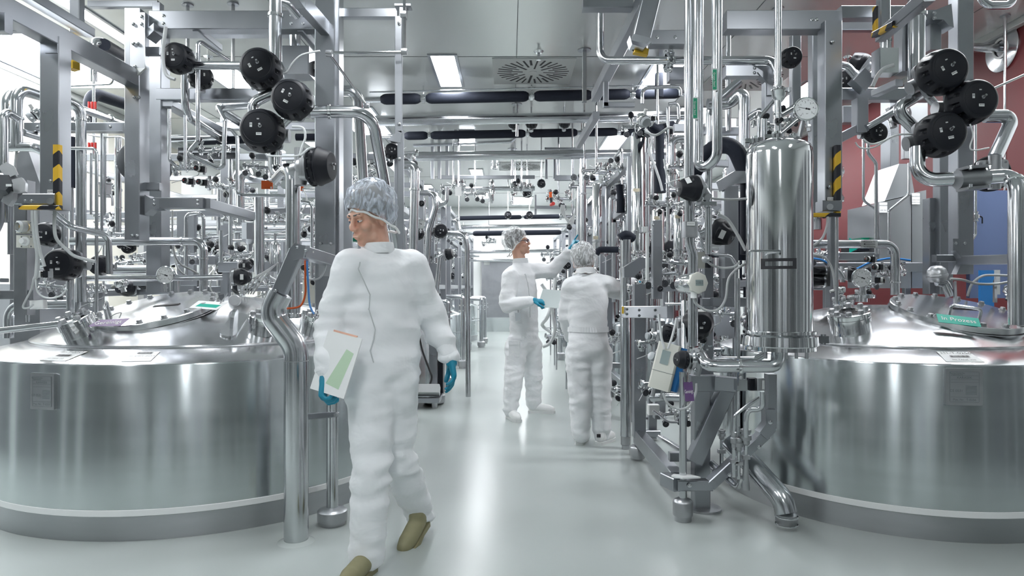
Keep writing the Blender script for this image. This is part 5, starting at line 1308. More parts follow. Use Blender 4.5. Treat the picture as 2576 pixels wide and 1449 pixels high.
fr.beam((1735, 963, 3.7), (1800, 963, 3.7), .088, .07, 'head_beam', xdir=(0, 0, 1)); fr.beam((1800, 963, 3.66), (1852, 968, 3.62), .075, .07, 'head_beam', xdir=(0, 0, 1)); fr.beam((1850, 968, 3.4), (1876, 968, 3.4), .055, .05, 'head_end', 'steel_pipe', xdir=(0, 0, 1))
fr.beam((1790, 760, 4.0), (1884, 760, 4.0), .055, .05, 'arm', xdir=(0, 0, 1)); fr.beam((1764, 760, 4.05), (1800, 760, 4.05), .05, .05, 'arm', xdir=(0, 0, 1))
fr.beam((1780, 650, 4.3), (1780, 1090, 4.3), .06, .06, 'rear_post'); fr.beam((1828, 620, 4.2), (1828, 760, 4.2), .08, .06, 'rear_post')
fr.beam((1852, 850, 4.1), (1852, 1160, 4.1), .035, .04, 'rear_post')
pipe('slim upright pipe with black headed valve standing on the front skid foot', 9.5, [(1718, 1300), (1718, 935)], d=3.62)
pipe('upright pipe continuing above the black headed valve', 9, [(1722, 900, 3.7), (1722, 760, 3.9)])
actuator('lobed black valve head on the slim upright pipe beside the blue and white transmitter', 1722, 905, 3.45, 22, (-1, -.3, .1), 'ribbed', (0, 0, 1))
t = thing('valve_flange', 'square bolted valve flange at the outlet pipe under the vessel', 'valve', P(1745, 930, 3.45))
solid('flange', MB().box(P(1752, 910, 3.45), (.05, .1, .13), Matrix.Rotation(.25, 3, 'Y'), .012), 'steel_cast', t)
solid('neck', MB().lathe([(.03, 0), (.05, .02), (.055, .05), (.04, .07)], P(1735, 905, 3.45), (1, 0, 0), 18), 'steel_pipe', t)
for x, y in ((1754, 892), (1748, 930)): solid('bolt', MB().bolt(P(x, y, 3.38), (0, -1, 0), .01, .02), 'steel_pipe', t)
pipe('outlet pipe bending from under the vessel to the square valve flange', 15, [(1765, 898, 3.4), (1778, 922, 3.3), (1950, 922, 3.22), (1956, 905, 3.25), (1956, 868, 3.3)], bend=.07, rings=[(1, .5)])
pipe('second outlet pipe behind, joining the vessel foot', 9, [(1795, 905), (1900, 905), (1925, 890)], d=3.6, bend=.05)
t = thing('strap_clamp', 'bent strap holding the vessel outlet pipe on its bracket', 'clamp', P(1863, 960, 3.25))
solid('strap', MB().box(P(1863, 955, 3.2), (px(13, 3.2), .012, px(30, 3.2))).lathe([(.0302, -.012), (.034, -.012), (.034, .012), (.0302, .012)], P(1863, 922, 3.265), (1, 0, 0), 20), 'steel_pipe', t)
solid('bolt', MB().bolt(P(1863, 950, 3.19), (0, -1, 0), .007), 'steel_cast', t)
# transmitter box blue/white
t = thing('transmitter', 'slanted white and blue flow transmitter housing with grey window', 'transmitter', P(1675, 985, 3.72))
R = Matrix.Rotation(math.radians(14), 3, 'Y') @ Matrix.Rotation(math.radians(-22), 3, 'Z')
o = P(1672, 922, 3.7)
solid('front_case', MB().box(o, (px(56, 3.7), .05, px(118, 3.7)), R, .008), 'cream_plastic', t)
solid('back_case', MB().box(o + R @ Vector((.025, .06, -.0)), (px(60, 3.7), .075, px(112, 3.7)), R, .008), 'blue', t)
solid('window', MB().box(o + R @ Vector((-.005, -.0265, .05)), (.045, .004, .075), R), 'screen', t)
solid('joint_line', MB().box(o + R @ Vector((0, -.0255, -.03)), (.12, .002, .002), R), 'ink_grey', t)
for k in (-1, 1): solid('gland', MB().cyl(o + R @ Vector((k * .025, 0, -.13)), o + R @ Vector((k * .025, 0, -.175)), .013, 10), 'steel_cast', t)
hose('pair of white hoses rising from the slanted transmitter, left strand', 3.2, [(1672, 878), (1664, 850), (1660, 815), (1657, 790)], d=3.68)
hose('pair of white hoses rising from the slanted transmitter, right strand', 3.2, [(1680, 878), (1690, 850), (1698, 820), (1702, 800)], d=3.68)
hose('grey cable looping from the transmitter glands round the slim upright pipe', 3, [(1668, 990), (1680, 1015), (1708, 1030), (1735, 1020), (1750, 990), (1752, 965)], 'grey_cable', 3.56, 'cable', 'cable')
actuator('round black valve cap facing out above the slanted transmitter', 1752, 814, 3.85, 41, (-.02, -1, .03), 'cone', (1, 0, 0))
actuator('black valve cap half hidden behind the slanted transmitter top', 1676, 838, 4.2, 24, (1, -.6, 0), 'dome', (0, 0, 1))
actuator('black valve cap with white hose behind the upright pipe beside the vessel', 1800, 580, 3.85, 34, (.75, -.55, -.45), 'cone', (0, 0, 1))
place('sensor', 'sensor', 'cloudy capped sensor behind the skid post, upper of two', 'sensor', P(1640, 845, 4.3), (-1, -.3, 0), (0, 0, 1), px(11, 4.3))
place('sensor', 'sensor', 'cloudy capped sensor behind the skid post, lower of two', 'sensor', P(1648, 900, 4.3), (-.6, -.5, .3), (0, 0, 1), px(13, 4.3))
pipe('curved clamp elbow above the steel box by the upright pipe', 9, [(1758, 590, 3.7), (1782, 580, 3.7), (1782, 520, 3.7)], bend=.06)
t = thing('clear_cover', 'clear cover sleeve with white tag on the upright pipe', 'cover', P(1738, 600, 3.6))
solid('sleeve', MB().box(P(1735, 578, 3.62), (px(34, 3.6), .07, px(40, 3.6)), None, .006), 'steel_cast', t)
label_plate(t, 1738, 563, 3.58, 20, 9, [('FV-0256-N03', 0, 3)])
# transmitter with display
t = thing('pressure_transmitter', 'silver transmitter with hexagonal display face on the upright pipe', 'transmitter', P(1748, 740, 3.5))
zax = Vector((.35, -1, .05)).normalized()
solid('body', MB().lathe([(.0, -.14), (.04, -.14), (.05, -.12), (.052, -.06), (.046, -.055), (.052, -.05), (.054, 0), (.05, .012)], P(1752, 712, 3.45), zax, 28), 'steel_polished', t)
solid('face_ring', MB().lathe([(.053, -.012), (.056, .0), (.056, .02), (.046, .026), (.0, .024)], P(1752, 712, 3.45), zax, 8), 'cream_plastic', t)
solid('display', MB().box(P(1752, 712, 3.45) + zax * .0255, (.045, .03, .003), frame(zax, (1, .3, 0))), 'screen', t)
text('238.0', P(1752, 712, 3.45) + zax * .028, frame(zax, (1, .3, 0)), .02, 'ink_grey', t)
solid('gland', MB().cyl(P(1745, 735, 3.45), P(1745, 750, 3.45), .016, 12), 'label_white', t)
hose('grey cable sagging from the silver transmitter to the black post', 3.4, [(1745, 750), (1752, 765), (1780, 782), (1808, 778), (1826, 750), (1832, 705), (1850, 680), (1880, 660)], 'grey_cable', 3.5, 'cable', 'cable')
t = thing('switch_box', 'grey switch box with black gland beside the upright pipe', 'box', P(1770, 670, 3.8))
solid('box', MB().box(P(1762, 655, 3.8), (px(30, 3.8), .08, px(40, 3.8)), None, .008), 'cream_plastic', t)
solid('cover', MB().box(P(1778, 652, 3.78), (px(14, 3.8), .07, px(44, 3.8)), None, .008), 'black_plastic', t)
solid('gland', MB().lathe([(0, 0), (.02, 0), (.022, .02), (.012, .03), (.012, .05), (0, .05)], P(1772, 652, 3.72), (.5, -1, 0), 12), 'steel_cast', t)
hose('white cable from the switch box gland sagging to the grey pipe', 3, [(1778, 656), (1790, 666), (1815, 674), (1845, 672), (1860, 660)], d=3.7, name='cable', cat='cable')
hose('thick white hose sloping from the upper black cap to the vessel side', 4.2, [(1805, 540), (1830, 552), (1855, 590), (1876, 630)], d=3.6)
pipe('thin curved pipe descending along the black column beside the vessel', 4.5, [(1764, 600), (1768, 628), (1800, 640), (1840, 644), (1852, 670), (1852, 900)], d=3.75, bend=.05)
pipe('long thin pipe running down past the strap clamp beside the skid', 4.2, [(1858, 700), (1858, 1100)], d=3.55)
foam('upright black insulated column behind the vessel', 16, [(1862, 500), (1862, 655)], d=4.2)
t = thing('small_valve', 'small valve block with white tag under the vessel outlet', 'valve', P(1905, 980, 3.4))
solid('block', MB().box(P(1900, 966, 3.4), (.075, .05, .06), None, .006), 'black_plastic', t)
solid('body', MB().box(P(1912, 966, 3.36), (.04, .04, .06), None, .004), 'steel_cast', t)
label_plate(t, 1920, 968, 3.335, 6, 22)
pipe('thin pipe with double bend below the small tagged valve', 6.5, [(1918, 985, 3.4), (1918, 1030, 3.4), (1880, 1030, 3.45), (1876, 1060, 3.45), (1876, 1100, 3.45)], bend=.035)
pipe('thin pipe bending left below the skid valve cluster', 4.5, [(1910, 1000, 3.5), (1880, 1020, 3.5), (1848, 1045, 3.5), (1846, 1110, 3.5)], bend=.03)
for i, (x, y0, y1, w_) in enumerate(((1846, 1085, 1130, 8), (1858, 1100, 1135, 11), (1876, 1078, 1120, 14), (1815, 1080, 1105, 10))):
    t = thing('check_valve', ('first', 'second', 'third, thickest', 'rear leftmost')[i] + ' grey check valve hanging in the row beside the drain pipe', 'valve', P(x, y1, 3.5))
    d_ = 3.5 if i < 3 else 3.9
    solid('body', MB().lathe([(.5, 0), (.7, .1), (.7, .3), (1, .34), (1, .62), (.8, .66), (.8, .78), (.95, .8), (.95, .95), (.5, 1)], P(x, y1, d_), (0, 0, 1), 14), 'steel_cast', t).scale = (px(w_, d_), px(w_, d_), px(y1 - y0, d_))
    solid('tube', MB().cyl(P(x, y1 + 70, d_), P(x, y1, d_), px(5, d_), 10), 'steel_pipe', t)
    solid('clip', MB().box(P(x, y1 + 30, d_), (px(18, d_), .03, px(9, d_))), 'steel_cast', t)
pipe('sloping pipe ending in a rounded cap below the check valves', 8, [(1790, 1165, 3.75), (1858, 1228, 3.55), (1868, 1200, 3.5)], bend=.04)
m = MB().path([P(1876, 1232, 3.5), P(1876, 1150, 3.5)], lambda t: px(10 - 4 * t, 3.5), None, 14)
solid('drip_bottle', m, 'steel_cast', None, 'drop shaped steel drip bottle at the end of the sloping pipe', 'bottle')
pipe('long low pipe receding along the floor inside the skid', 7, [(1660, 1100, 5.0), (1800, 1185, 4.0)])
t = thing('drain_pipe', 'thick sloping drain pipe entering a round floor foot before the right tank', 'pipe', P(1978, 1322, 3.5))
solid('pipe', MB().path([P(1838, 1110, 3.85), P(1968, 1254, 3.52), P(1979, 1290, 3.5)], px(27, 3.52), .12, 24, True, 8), 'steel_pipe', t)
for a, b_ in (((1896, 1175), 3.7), ((1955, 1240), 3.56)):
    c = P(*a, b_); solid('seam_ring', MB().lathe([(.98, -.1), (1.05, -.06), (1.05, .06), (.98, .1)], c, P(1968, 1254, 3.52) - P(1838, 1110, 3.85), 24), 'steel_polished', t).scale = (px(27, 3.52),) * 3
for y in (1262, 1282): solid('seam_ring', MB().lathe([(.98, -.08), (1.05, -.05), (1.05, .05), (.98, .08)], P(1979, y, 3.5), (0, 0, 1), 24), 'steel_polished', t).scale = (px(27, 3.5),) * 3
foot(None, 1979, 1322, 3.54, 27, 34, parent=t)
t = thing('status_tag', 'purple status tag hanging on the slim upright skid pipe', 'tag', P(1733, 1005, 3.5))
R = Matrix.Rotation(math.radians(-6), 3, 'Y') @ frame((-.25, -1, .08), (1, -.25, 0))
o = P(1733, 985, 3.5)
solid('card', MB().box(o, (px(22, 3.5), px(48, 3.5), .002), R), 'purple', t, smooth=False)
text('Gereinigt', o + R @ Vector((0, 0, .0022)), R, .026, 'label_white', t, sx=.42)
hose('beaded chain holding the hanging purple tag', 1.2, [(1730, 900), (1731, 925), (1733, 945), (1734, 962)], 'steel_cast', 3.42, 'chain', 'chain')
t = thing('junction_box', 'white junction box with dark cable low inside the skid', 'box', P(1643, 1045, 4.6))
solid('box', MB().box(P(1643, 1030, 4.6), (px(28, 4.6), .06, px(25, 4.6)), None, .006), 'label_white', t)
hose('dark cable from the low junction box to the upright pipe', 3, [(1643, 1033), (1660, 1045), (1680, 1060), (1706, 1062)], 'steel_cast', 4.5, 'cable', 'cable')
pipe('bright bent pipe behind the transmitter low in the skid', 11, [(1640, 1000, 4.3), (1690, 998, 4.2), (1730, 1000, 4.1)])
t = thing('support_pipe', 'tall round steel pipe with black foam cap on a floor socket beside the bending man', 'pipe', Vector((P(1575, 1128, 5.22).x, 5.22, 0)))
q = P(1574, 600, 5.22)
solid('pipe', MB().cyl(Vector((q.x, 5.22, .1)), q, px(13.5, 5.22), 20), 'steel_pipe', t)
solid('socket', MB().lathe([(.0, 0), (.03, 0), (.03, .03), (.038, .035), (.038, .1), (0, .1)], (q.x, 5.22, 0), (0, 0, 1), 20), 'steel_cast', t)
solid('foam_cap', MB().path([P(1560, 600, 5.22), P(1575, 590, 5.22), P(1592, 600, 5.25)], px(12, 5.22), .03, 12).cyl(P(1574, 603, 5.22), P(1574, 597, 5.22), px(15, 5.22), 20), 'black_foam', t)
# ------------------------------------------------------------------ pipes bridging the aisle
def bridge(d, segs, y0, y1, x0, x1, r, lab):
    def yy(x): return y0 + (y1 - y0) * (x - x0) / (x1 - x0)
    t = thing('insulated_pipe', lab, 'pipe', P((x0 + x1) / 2, yy((x0 + x1) / 2), d))
    q = px(r, d)
    solid('core_pipe', MB().path([P(x0, y0, d), P(x1, y1, d)], q * .55, None, 12), 'steel_pipe', t)
    for a, b_ in segs:
        A, B = P(a, yy(a), d), P(b_, yy(b_), d); L = (B - A).length
        solid('sleeve', MB().lathe([(q * .6, 0), (q * .9, q * .5), (q, q), (q, L - q), (q * .9, L - q * .5), (q * .6, L)], A, B - A, 18), 'black_foam', t)
    for (a, b_), (a2, b2) in zip(segs, segs[1:]):
        c = P((b_ + a2) / 2, yy(a2), d)
        m = MB().lathe([(q * .5, -q * .3), (q * .85, -q * .25), (q * .85, q * .25), (q * .5, q * .3)], c, (1, 0, 0), 16).cyl(c + Vector((0, 0, q * .8)), c + Vector((0, 0, q * 2.4)), q * .14, 8)
        solid('pipe_clamp', m, 'steel_polished', t)
    return t
bridge(7.5, [(958, 1058), (1072, 1330), (1344, 1488), (1498, 1584), (1598, 1712)], 251, 234, 920, 1725, 13.5, 'upper black insulated pipe crossing the aisle nearest below the ceiling')
bridge(9.4, [(1018, 1076), (1084, 1322), (1332, 1452), (1474, 1552), (1562, 1600)], 343, 330, 960, 1640, 10.5, 'second black insulated pipe crossing the aisle below the bright steel pipe')
bridge(14.5, [(1140, 1312), (1318, 1410)], 550, 544, 1110, 1430, 5.5, 'thin distant black insulated pipe crossing the aisle above the capped head')
bridge(13.2, [(1190, 1412)], 588, 584, 1150, 1430, 6.5, 'low distant black insulated pipe crossing the aisle behind the pointing man')
pipe('wide bright steel pipe crossing the aisle between the two black insulated pipes', 13, [(930, 304, 7.8), (1725, 292, 7.8)], seg=20)
pipe('bright steel pipe crossing the aisle below the second black insulated pipe', 11.5, [(930, 395, 9.2), (1700, 386, 9.2)], seg=20)
pipe('thin rail above the upper black insulated pipe crossing the aisle', 2, [(930, 232, 7.4), (1700, 213, 7.4)])
pipe('thin steel pipe with an upturned end below the second black pipe', 4.5, [(1040, 366), (1285, 356), (1296, 346), (1296, 335)], d=10.0, bend=.06)
pipe('distant steel pipe crossing under the thin far black pipe', 5, [(1120, 572), (1430, 567)], d=14.2)
pipe('low far steel pipe crossing the aisle left of the pointing man', 4.5, [(1180, 634), (1430, 630)], d=16)
pipe('lowest far steel pipe crossing the aisle left of the pointing man', 3, [(1180, 655), (1290, 655)], d=15.6)
fr = Frame('distant crossbeam carrying valves above the middle of the aisle', (0, 10.6, 2.9), 'crossbeam')
fr.beam((1110, 446, 10.6), (1345, 446, 10.6), .055, .06, 'beam', xdir=(0, 0, 1))
for x in (1088, 1105, 1125): fr.beam((x, 360, 10.6), (x, 450, 10.6), .05, .05, 'hanger')
fr = Frame('steel beams and struts high above the back view person', (.9, 9.5, 2.6), 'crossbeam')
fr.beam((1395, 448, 9.6), (1505, 448, 9.6), .075, .06, 'beam', xdir=(0, 0, 1)); fr.beam((1345, 522, 10), (1412, 522, 10), .045, .05, 'beam', xdir=(0, 0, 1)); fr.beam((1347, 490, 10), (1347, 540, 10), .03, .03, 'hanger')
for x in (1374, 1395, 1440): fr.beam((x, 400, 9.6), (x, 450, 9.6), .04, .04, 'hanger')
p = P(1500, 290, 6.0); fr.beam(p, P(1455, 366, 7.6), .06, .07, 'strut'); fr.beam((1370, 374, 9), (1465, 374, 9), .03, .04, 'beam', xdir=(0, 0, 1))
# valves and fittings hanging over the aisle
for i, (x, y, d, k, s_, lb) in enumerate([(1140, 470, 9.8, 0, .11, 'bright valve group left of the white tag over the aisle'), (1195, 488, 10.0, 1, .10, 'small fittings right of the white tag over the aisle'), (1312, 478, 10.4, 2, .11, 'flanged fittings in the middle above the aisle'),
        (1405, 500, 9.6, 3, .11, 'loop of fittings beside the orange marked valve'), (1440, 545, 9.2, 4, .11, 'fittings on the pipes above the back view person'), (1470, 470, 8.6, 5, .12, 'valve cluster under the high steel beam'),
        (1500, 430, 7.6, 0, .10, 'fittings on top of the slim filter tube'), (1230, 610, 15.2, 2, .10, 'distant fittings left of the pointing mans cap'), (1155, 600, 10.5, 3, .09, 'fittings behind the left post row'), (1385, 640, 12.4, 1, .11, 'distant fittings between the two standing people'),
        (1400, 700, 11.6, 4, .11, 'low distant fittings between the two standing people'), (1395, 770, 10.8, 5, .11, 'fittings behind the held sheet'), (1400, 845, 10.2, 0, .11, 'lowest distant fittings right of the pointing mans leg')]):
    rt = place('manifold%d' % k, 'valve_manifold', lb, 'valves', P(x, y, d), (0, -.15, 1), (1, .1, 0), s_)
    q_ = P(x, y, d)
    rod_ = MB().cyl(q_, Vector((q_.x, q_.y, HC if y < 620 else 0)), .012, 8)
    rod_.v = [rt.matrix_basis.inverted() @ v for v in rod_.v]
    link('support_rod', rod_.mesh('support_rod', 'steel_pipe'), rt)
for x, lb in ((1238, 'left'), (1288, 'right')):
    place('flange', 'pipe_flange', lb + ' flange pair of the valves hanging above the aisle middle', 'flange', P(x, 474, 10.3), (1, 0, 0), None, .05)
pipe('level pipe linking the flanged valves above the aisle middle', 6, [(1150, 476), (1345, 474)], d=10.4)
t = thing('regulator_valve', 'upright tapered steel regulator hanging between the two flanges above the aisle', 'valve', P(1237, 515, 10.2))
solid('body', MB().lathe([(0, 0), (.012, 0), (.02, .03), (.035, .05), (.035, .14), (.05, .15), (.05, .2), (.03, .22), (.04, .25), (.04, .33), (.02, .36), (0, .36)], P(1237, 512, 10.2), (0, 0, 1), 18), 'steel_polished', t)
t = thing('regulator_valve', 'small steel valve with lever hanging under the second steel pipe', 'valve', P(1244, 425, 9.6))
solid('body', MB().lathe([(.03, 0), (.05, .01), (.05, .04), (.03, .05), (.03, .08), (.05, .09), (.05, .12), (.03, .13)], P(1244, 426, 9.6), (0, 0, 1), 16).path([P(1250, 415, 9.6), P(1256, 415, 9.6), P(1258, 408, 9.6)], .01, .01, 8).cyl(P(1244, 420, 9.6), P(1244, 388, 9.25), .02, 10), 'steel_polished', t)
t = thing('white_tag', 'blank white plate hanging among the valves above the left posts', 'tag', P(1153, 495, 9.6))
solid('plate', MB().box(P(1153, 481, 9.6), (px(16, 9.6), .01, px(24, 9.6))), 'label_white', t)
q_ = P(1153, 470, 9.6); solid('hanger_wire', MB().cyl(q_, Vector((q_.x, q_.y, HC)), .008, 8), 'steel_pipe', t)
for i, (x, y, d, r, ax, lb) in enumerate([(1296, 466, 10.5, 10, (0, -1, .1), 'black round valve cap at the right flange above the aisle'), (1362, 462, 10.0, 11, (0, -1, .1), 'black round valve cap right of the thin hanger rod above the aisle'), (1326, 486, 10.6, 12, (.3, -1, -.2), 'black valve cap below the flanges above the aisle'),
        (1278, 541, 14.2, 9, (0, -1, .2), 'distant black valve cap left, on the thin far black pipe'), (1332, 541, 14.2, 9, (0, -1, .2), 'distant black valve cap right, on the thin far black pipe'), (1292, 312, 8.4, 14, (0, -1, .4), 'black valve cap left between the crossing steel pipes'),
        (1337, 310, 8.4, 16, (.1, -1, .4), 'black valve cap in the middle between the crossing steel pipes'), (1420, 310, 8.4, 15, (.2, -1, .4), 'black valve cap right between the crossing steel pipes'),
        (1107, 581, 7.2, 19, (.25, -1, 0), 'round black valve cap beside the left aisle gauge'), (1052, 588, 7.0, 16, (-.2, -1, 0), 'round black valve cap half hidden behind the left aisle gauge'), (1125, 640, 7.0, 14, (1, -.25, .25), 'black ribbed valve head on the bent pipe below the left aisle gauge'),
        (985, 382, 6.2, 20, (.3, -1, .2), 'black valve cap behind the slim post beside the bent pipes'), (1060, 512, 6.8, 8, (.2, -1, 0), 'tiny black valve cap up on the left aisle post'),
        (1425, 668, 8.25, 10, (.4, -1, 0), 'small black valve cap right of the raised sleeve')]):
    rt = actuator(lb, x, y, d, r, ax, 'ribbed' if 'ribbed' in lb else 'dome', (0, 0, 1))
    if d > 8:
        q_ = P(x, y, d) + Vector((0, px(r, d) * .5, 0))
        rod_ = MB().cyl(q_, Vector((q_.x, q_.y, HC if y < 620 else 0)), .01, 8)
        rod_.v = [rt.matrix_basis.inverted() @ v for v in rod_.v]
        link('support_rod', rod_.mesh('support_rod', 'steel_pipe'), rt)
t = thing('orange_valve', 'orange and red marked valve hanging right of the valve caps above the aisle', 'valve', P(1387, 520, 9.4))
solid('plate', MB().box(P(1385, 490, 9.4), (px(7, 9.4), .03, px(14, 9.4))), 'orange', t); solid('knob', MB().cyl(P(1387, 515, 9.4), P(1392, 512, 9.3), .025, 12), 'red', t); solid('stem', MB().cyl(P(1386, 498, 9.4), P(1388, 513, 9.4), .02, 10), 'black_plastic', t)
for x, y, w_, h_, d, lb in ((672, 465, 28, 21, 5.6, 'orange warning plate left of the swan neck pipe'), (757, 468, 12, 24, 5.6, 'orange warning plate right of the swan neck pipe')):
    t = thing('warning_plate', lb, 'plate', P(x, y + h_ / 2, d)); solid('plate', MB().box(P(x, y, d), (px(w_, d), .01, px(h_, d))), 'orange', t); label_plate(t, x + w_ * .36, y + h_ * .34, d - .01, 4, 5)
gauge('small round gauge on the left side of the aisle beside the slim post', 1058, 563, 6.6, 12)
# left aisle row, drawn pieces
pipe('thick pipe with a top elbow right of the slim post', 12, [(1010, 416, 6.2), (1044, 416, 6.2), (1038, 720, 6.2)], bend=.12, rings=[(1, .2)])
pipe('inner bend of the pipe at the left aisle post', 8, [(1045, 485, 6.9), (1092, 485, 6.9), (1096, 520, 6.9), (1078, 580, 6.9), (1070, 760, 6.9)], bend=.12)
pipe('bent pipe leaving the black valve cap towards the aisle', 6.5, [(1122, 586), (1168, 586), (1175, 620), (1178, 998)], d=7.6, bend=.14)
pipe('small elbow pipe above the bent pipe on the left aisle side', 5.5, [(1138, 555), (1150, 555), (1155, 580)], d=8.4, bend=.08)
pipe('slim arched pipe below the ribbed valve head on the left aisle side', 5.5, [(1092, 800), (1106, 646), (1112, 640)], d=7.0, bend=.05)
pipe('grey u shaped pipe hanging behind the left aisle posts', 5, [(1124, 470), (1124, 510), (1105, 518), (1090, 518)], d=7.8, bend=.1)
def aisle_stand(label, x, y, d, top, r=7):
    t = thing('pipe_stand', label, 'stand', Vector((P(x, y, d).x, d, 0)))
    o = Vector((P(x, y, d).x, d, 0)); q = px(r, d)
    solid('column', MB().cyl(o + Vector((0, 0, .06)), P(x, top, d), q, 14), 'steel_pipe', t)
    solid('foot', MB().lathe([(0, 0), (q * 1.6, 0), (q * 1.6, .03), (q * 2.0, .035), (q * 2.0, .11), (q * 1.2, .13), (0, .13)], o, (0, 0, 1), 18), 'steel_cast', t)
    for z in (.05, .13): solid('flange', MB().lathe([(q, -.012), (q * 1.9, -.01), (q * 1.9, .01), (q, .012)], P(x, top, d) - Vector((0, 0, z)), (0, 0, 1), 16), 'steel_polished', t)
    solid('elbow', MB().path([P(x, top, d), P(x, top, d) + Vector((0, 0, .08)), P(x, top, d) + Vector((-.3, .0, .09))], q, .06, 12), 'steel_pipe', t)
    solid('tie', MB().beam(o + Vector((-.25, 0, .55)), o + Vector((.03, 0, .55)), .012, .012), 'steel_beam', t)
aisle_stand('nearest round pipe stand with heavy foot on the left edge of the aisle', 1127, 966, 8.5, 775, 6)
aisle_stand('second round pipe stand on the left edge of the aisle', 1164, 925, 10.4, 760, 6)
aisle_stand('third round pipe stand on the left edge of the aisle', 1211, 872, 14.0, 762, 5)
aisle_stand('far round pipe stand just before the grey door on the left', 1220, 862, 15.0, 758, 4)
aisle_stand('round pipe stand at the right aisle edge behind the back view person', 1410, 905, 11.6, 780, 6)
t = thing('weighing_stand', 'low weighing stand with display at the left aisle edge behind the walking person', 'scale', Vector((P(1065, 1010, 7.1).x, 7.1, 0)))
o = Vector((P(1060, 1010, 7.1).x, 7.1, 0))
solid('base', MB().box(o + Vector((0, 0, .09)), (.42, .4, .05), None, .01), 'steel_beam', t)
solid('display_box', MB().box(o + Vector((.06, -.15, .19)), (.3, .12, .09), Matrix.Rotation(-.5, 3, 'X'), .01), 'grey_cable', t)
solid('display', MB().box(o + Vector((.0, -.205, .20)), (.14, .01, .05), Matrix.Rotation(-.5, 3, 'X')), 'label_white', t)
for k in (-1, 1): solid('foot', MB().cyl(o + Vector((k * .15, -.1, 0)), o + Vector((k * .15, -.1, .07)), .03, 12), 'steel_cast', t)
t = thing('machine_column', 'tall bright cabinet column with dark side and round foot behind the walking persons arm', 'cabinet', Vector((P(1085, 1000, 7.2).x, 7.25, 0)))
o = Vector((P(1092, 1000, 7.25).x, 7.25, 0))
solid('front', MB().beam(o + Vector((0, 0, .1)), o + Vector((0, 0, 1.5)), .09, .2), 'steel_beam', t); solid('side', MB().beam(o + Vector((.07, .1, .1)), o + Vector((.07, .1, .75)), .05, .2), 'black_plastic', t)
solid('foot', MB().lathe([(0, 0), (.1, 0), (.12, .02), (.12, .09), (0, .1)], o, (0, 0, 1), 20), 'steel_cast', t)
hose('black cable trailing from the cabinet column to the weighing stand', 2.5, [(1052, 830), (1062, 880), (1080, 930), (1086, 950), (1078, 975)], 'rubber', 7.0, 'cable', 'cable')
# right middle columns
def tube_filter(label, x, y0, y1, d, r, band=None):
    t = thing('filter_column', label, 'filter', P(x, y1, d))
    q = px(r, d); z0, z1 = P(x, y1, d).z, P(x, y0, d).z; o = P(x, y1, d); o.z = 0
    solid('tube', MB().lathe([(0, z0), (q * .8, z0), (q * 1.15, z0 + q * .1), (q * 1.15, z0 + q * .4), (q, z0 + q * .5), (q, z1 - q * .3), (q * .9, z1 - q * .1), (q * .5, z1), (0, z1 + q * .1)], o, (0, 0, 1), 24), 'steel_polished', t)
    solid('clamp_band', MB().lathe([(q, -q * .22), (q * 1.2, -q * .16), (q * 1.2, q * .16), (q, q * .22)], Vector((o.x, o.y, z0 + (z1 - z0) * .18)), (0, 0, 1), 24).box(Vector((o.x + q * 1.3, o.y - q * .3, z0 + (z1 - z0) * .18)), (q * .4, q * .3, q * .3)), 'steel_pipe', t)
    if band: label_plate(t, x - r * .25, band, d - q * .98, r * 1.0, 8, mt='label_beige', name='paper_label')
    return t
tube_filter('slim polished filter column above the back view persons shoulder', 1502, 462, 640, 7.2, 12.5, 598)
tube_filter('tall polished column left of the twin pipes, bright and thick', 1606, 332, 640, 5.9, 18, 478)
pipe('second tall column tucked right behind the thick polished column', 9, [(1627, 340), (1627, 620)], d=6.1)
tube_filter('short polished filter canister with beige label, left of pair by the square upright', 1656, 526, 660, 5.4, 15, 548)
tube_filter('short polished filter canister with beige label, right of pair by the square upright', 1708, 528, 652, 5.2, 14, 545)
pipe('round pipe column right of the bending mans cap', 8, [(1456, 470), (1456, 967)], d=8.6)
pipe('second round pipe column with dark clamp above the raised glove', 8.5, [(1466, 400), (1466, 985)], d=8.0, rings=[(0, .15)], ringmat='steel_dark')
pipe('round column right above the back view persons cap', 7, [(1545, 560), (1545, 760)], d=6.6)
pipe('slim pipe with top bend between the polished columns', 6, [(1536, 640), (1536, 500), (1546, 494)], d=7.0, bend=.06)
foam('black insulated vertical pipe with thick sleeve left of the twin pipes', 11, [(1640, 318, 5.6), (1660, 330, 5.6), (1660, 440, 5.6)], bend=.1)
foam('thick lower sleeve of the black insulated pipe left of the twin pipes', 15, [(1660, 425), (1660, 485)], d=5.6)
foam('short black insulated stub hanging left of the polished column', 9, [(1558, 465), (1562, 505)], d=6.4)
foam('thicker end of the short black insulated stub', 11, [(1561, 500), (1561, 535)], d=6.4)
foam('black insulated pipe dropping from the crossing pipe by the flange joint', 11, [(1658, 185), (1658, 245)], d=7.0)
foam('level black insulated elbow beside the back view persons cap', 8, [(1555, 628), (1506, 628), (1500, 640)], d=6.2, bend=.05)
foam('black insulated bend above the slim column', 12, [(1600, 338, 5.7), (1655, 325, 5.7), (1690, 315, 5.9)], bend=.1)
pipe('pipe with a rounded top elbow left of the twin pipes', 9, [(1728, 350), (1690, 350), (1690, 470)], d=5.2, bend=.08)
pipe('thin bent pipe hooking over near the upper black insulated pipe', 4.5, [(1616, 260), (1616, 222), (1680, 218), (1712, 218), (1712, 240)], d=5.6, bend=.05)
pipe('thin brassy pipe with a hook end left of the twin pipes', 4, [(1682, 262), (1706, 258), (1708, 300), (1702, 312)], d=5.2, bend=.04)
pipe('thin vertical pipe between black sleeve and twin pipes', 4.5, [(1680, 270), (1680, 640)], d=5.7)
pipe('thin pipe with clamps right of the black sleeve', 4, [(1703, 440), (1703, 600)], d=5.4)
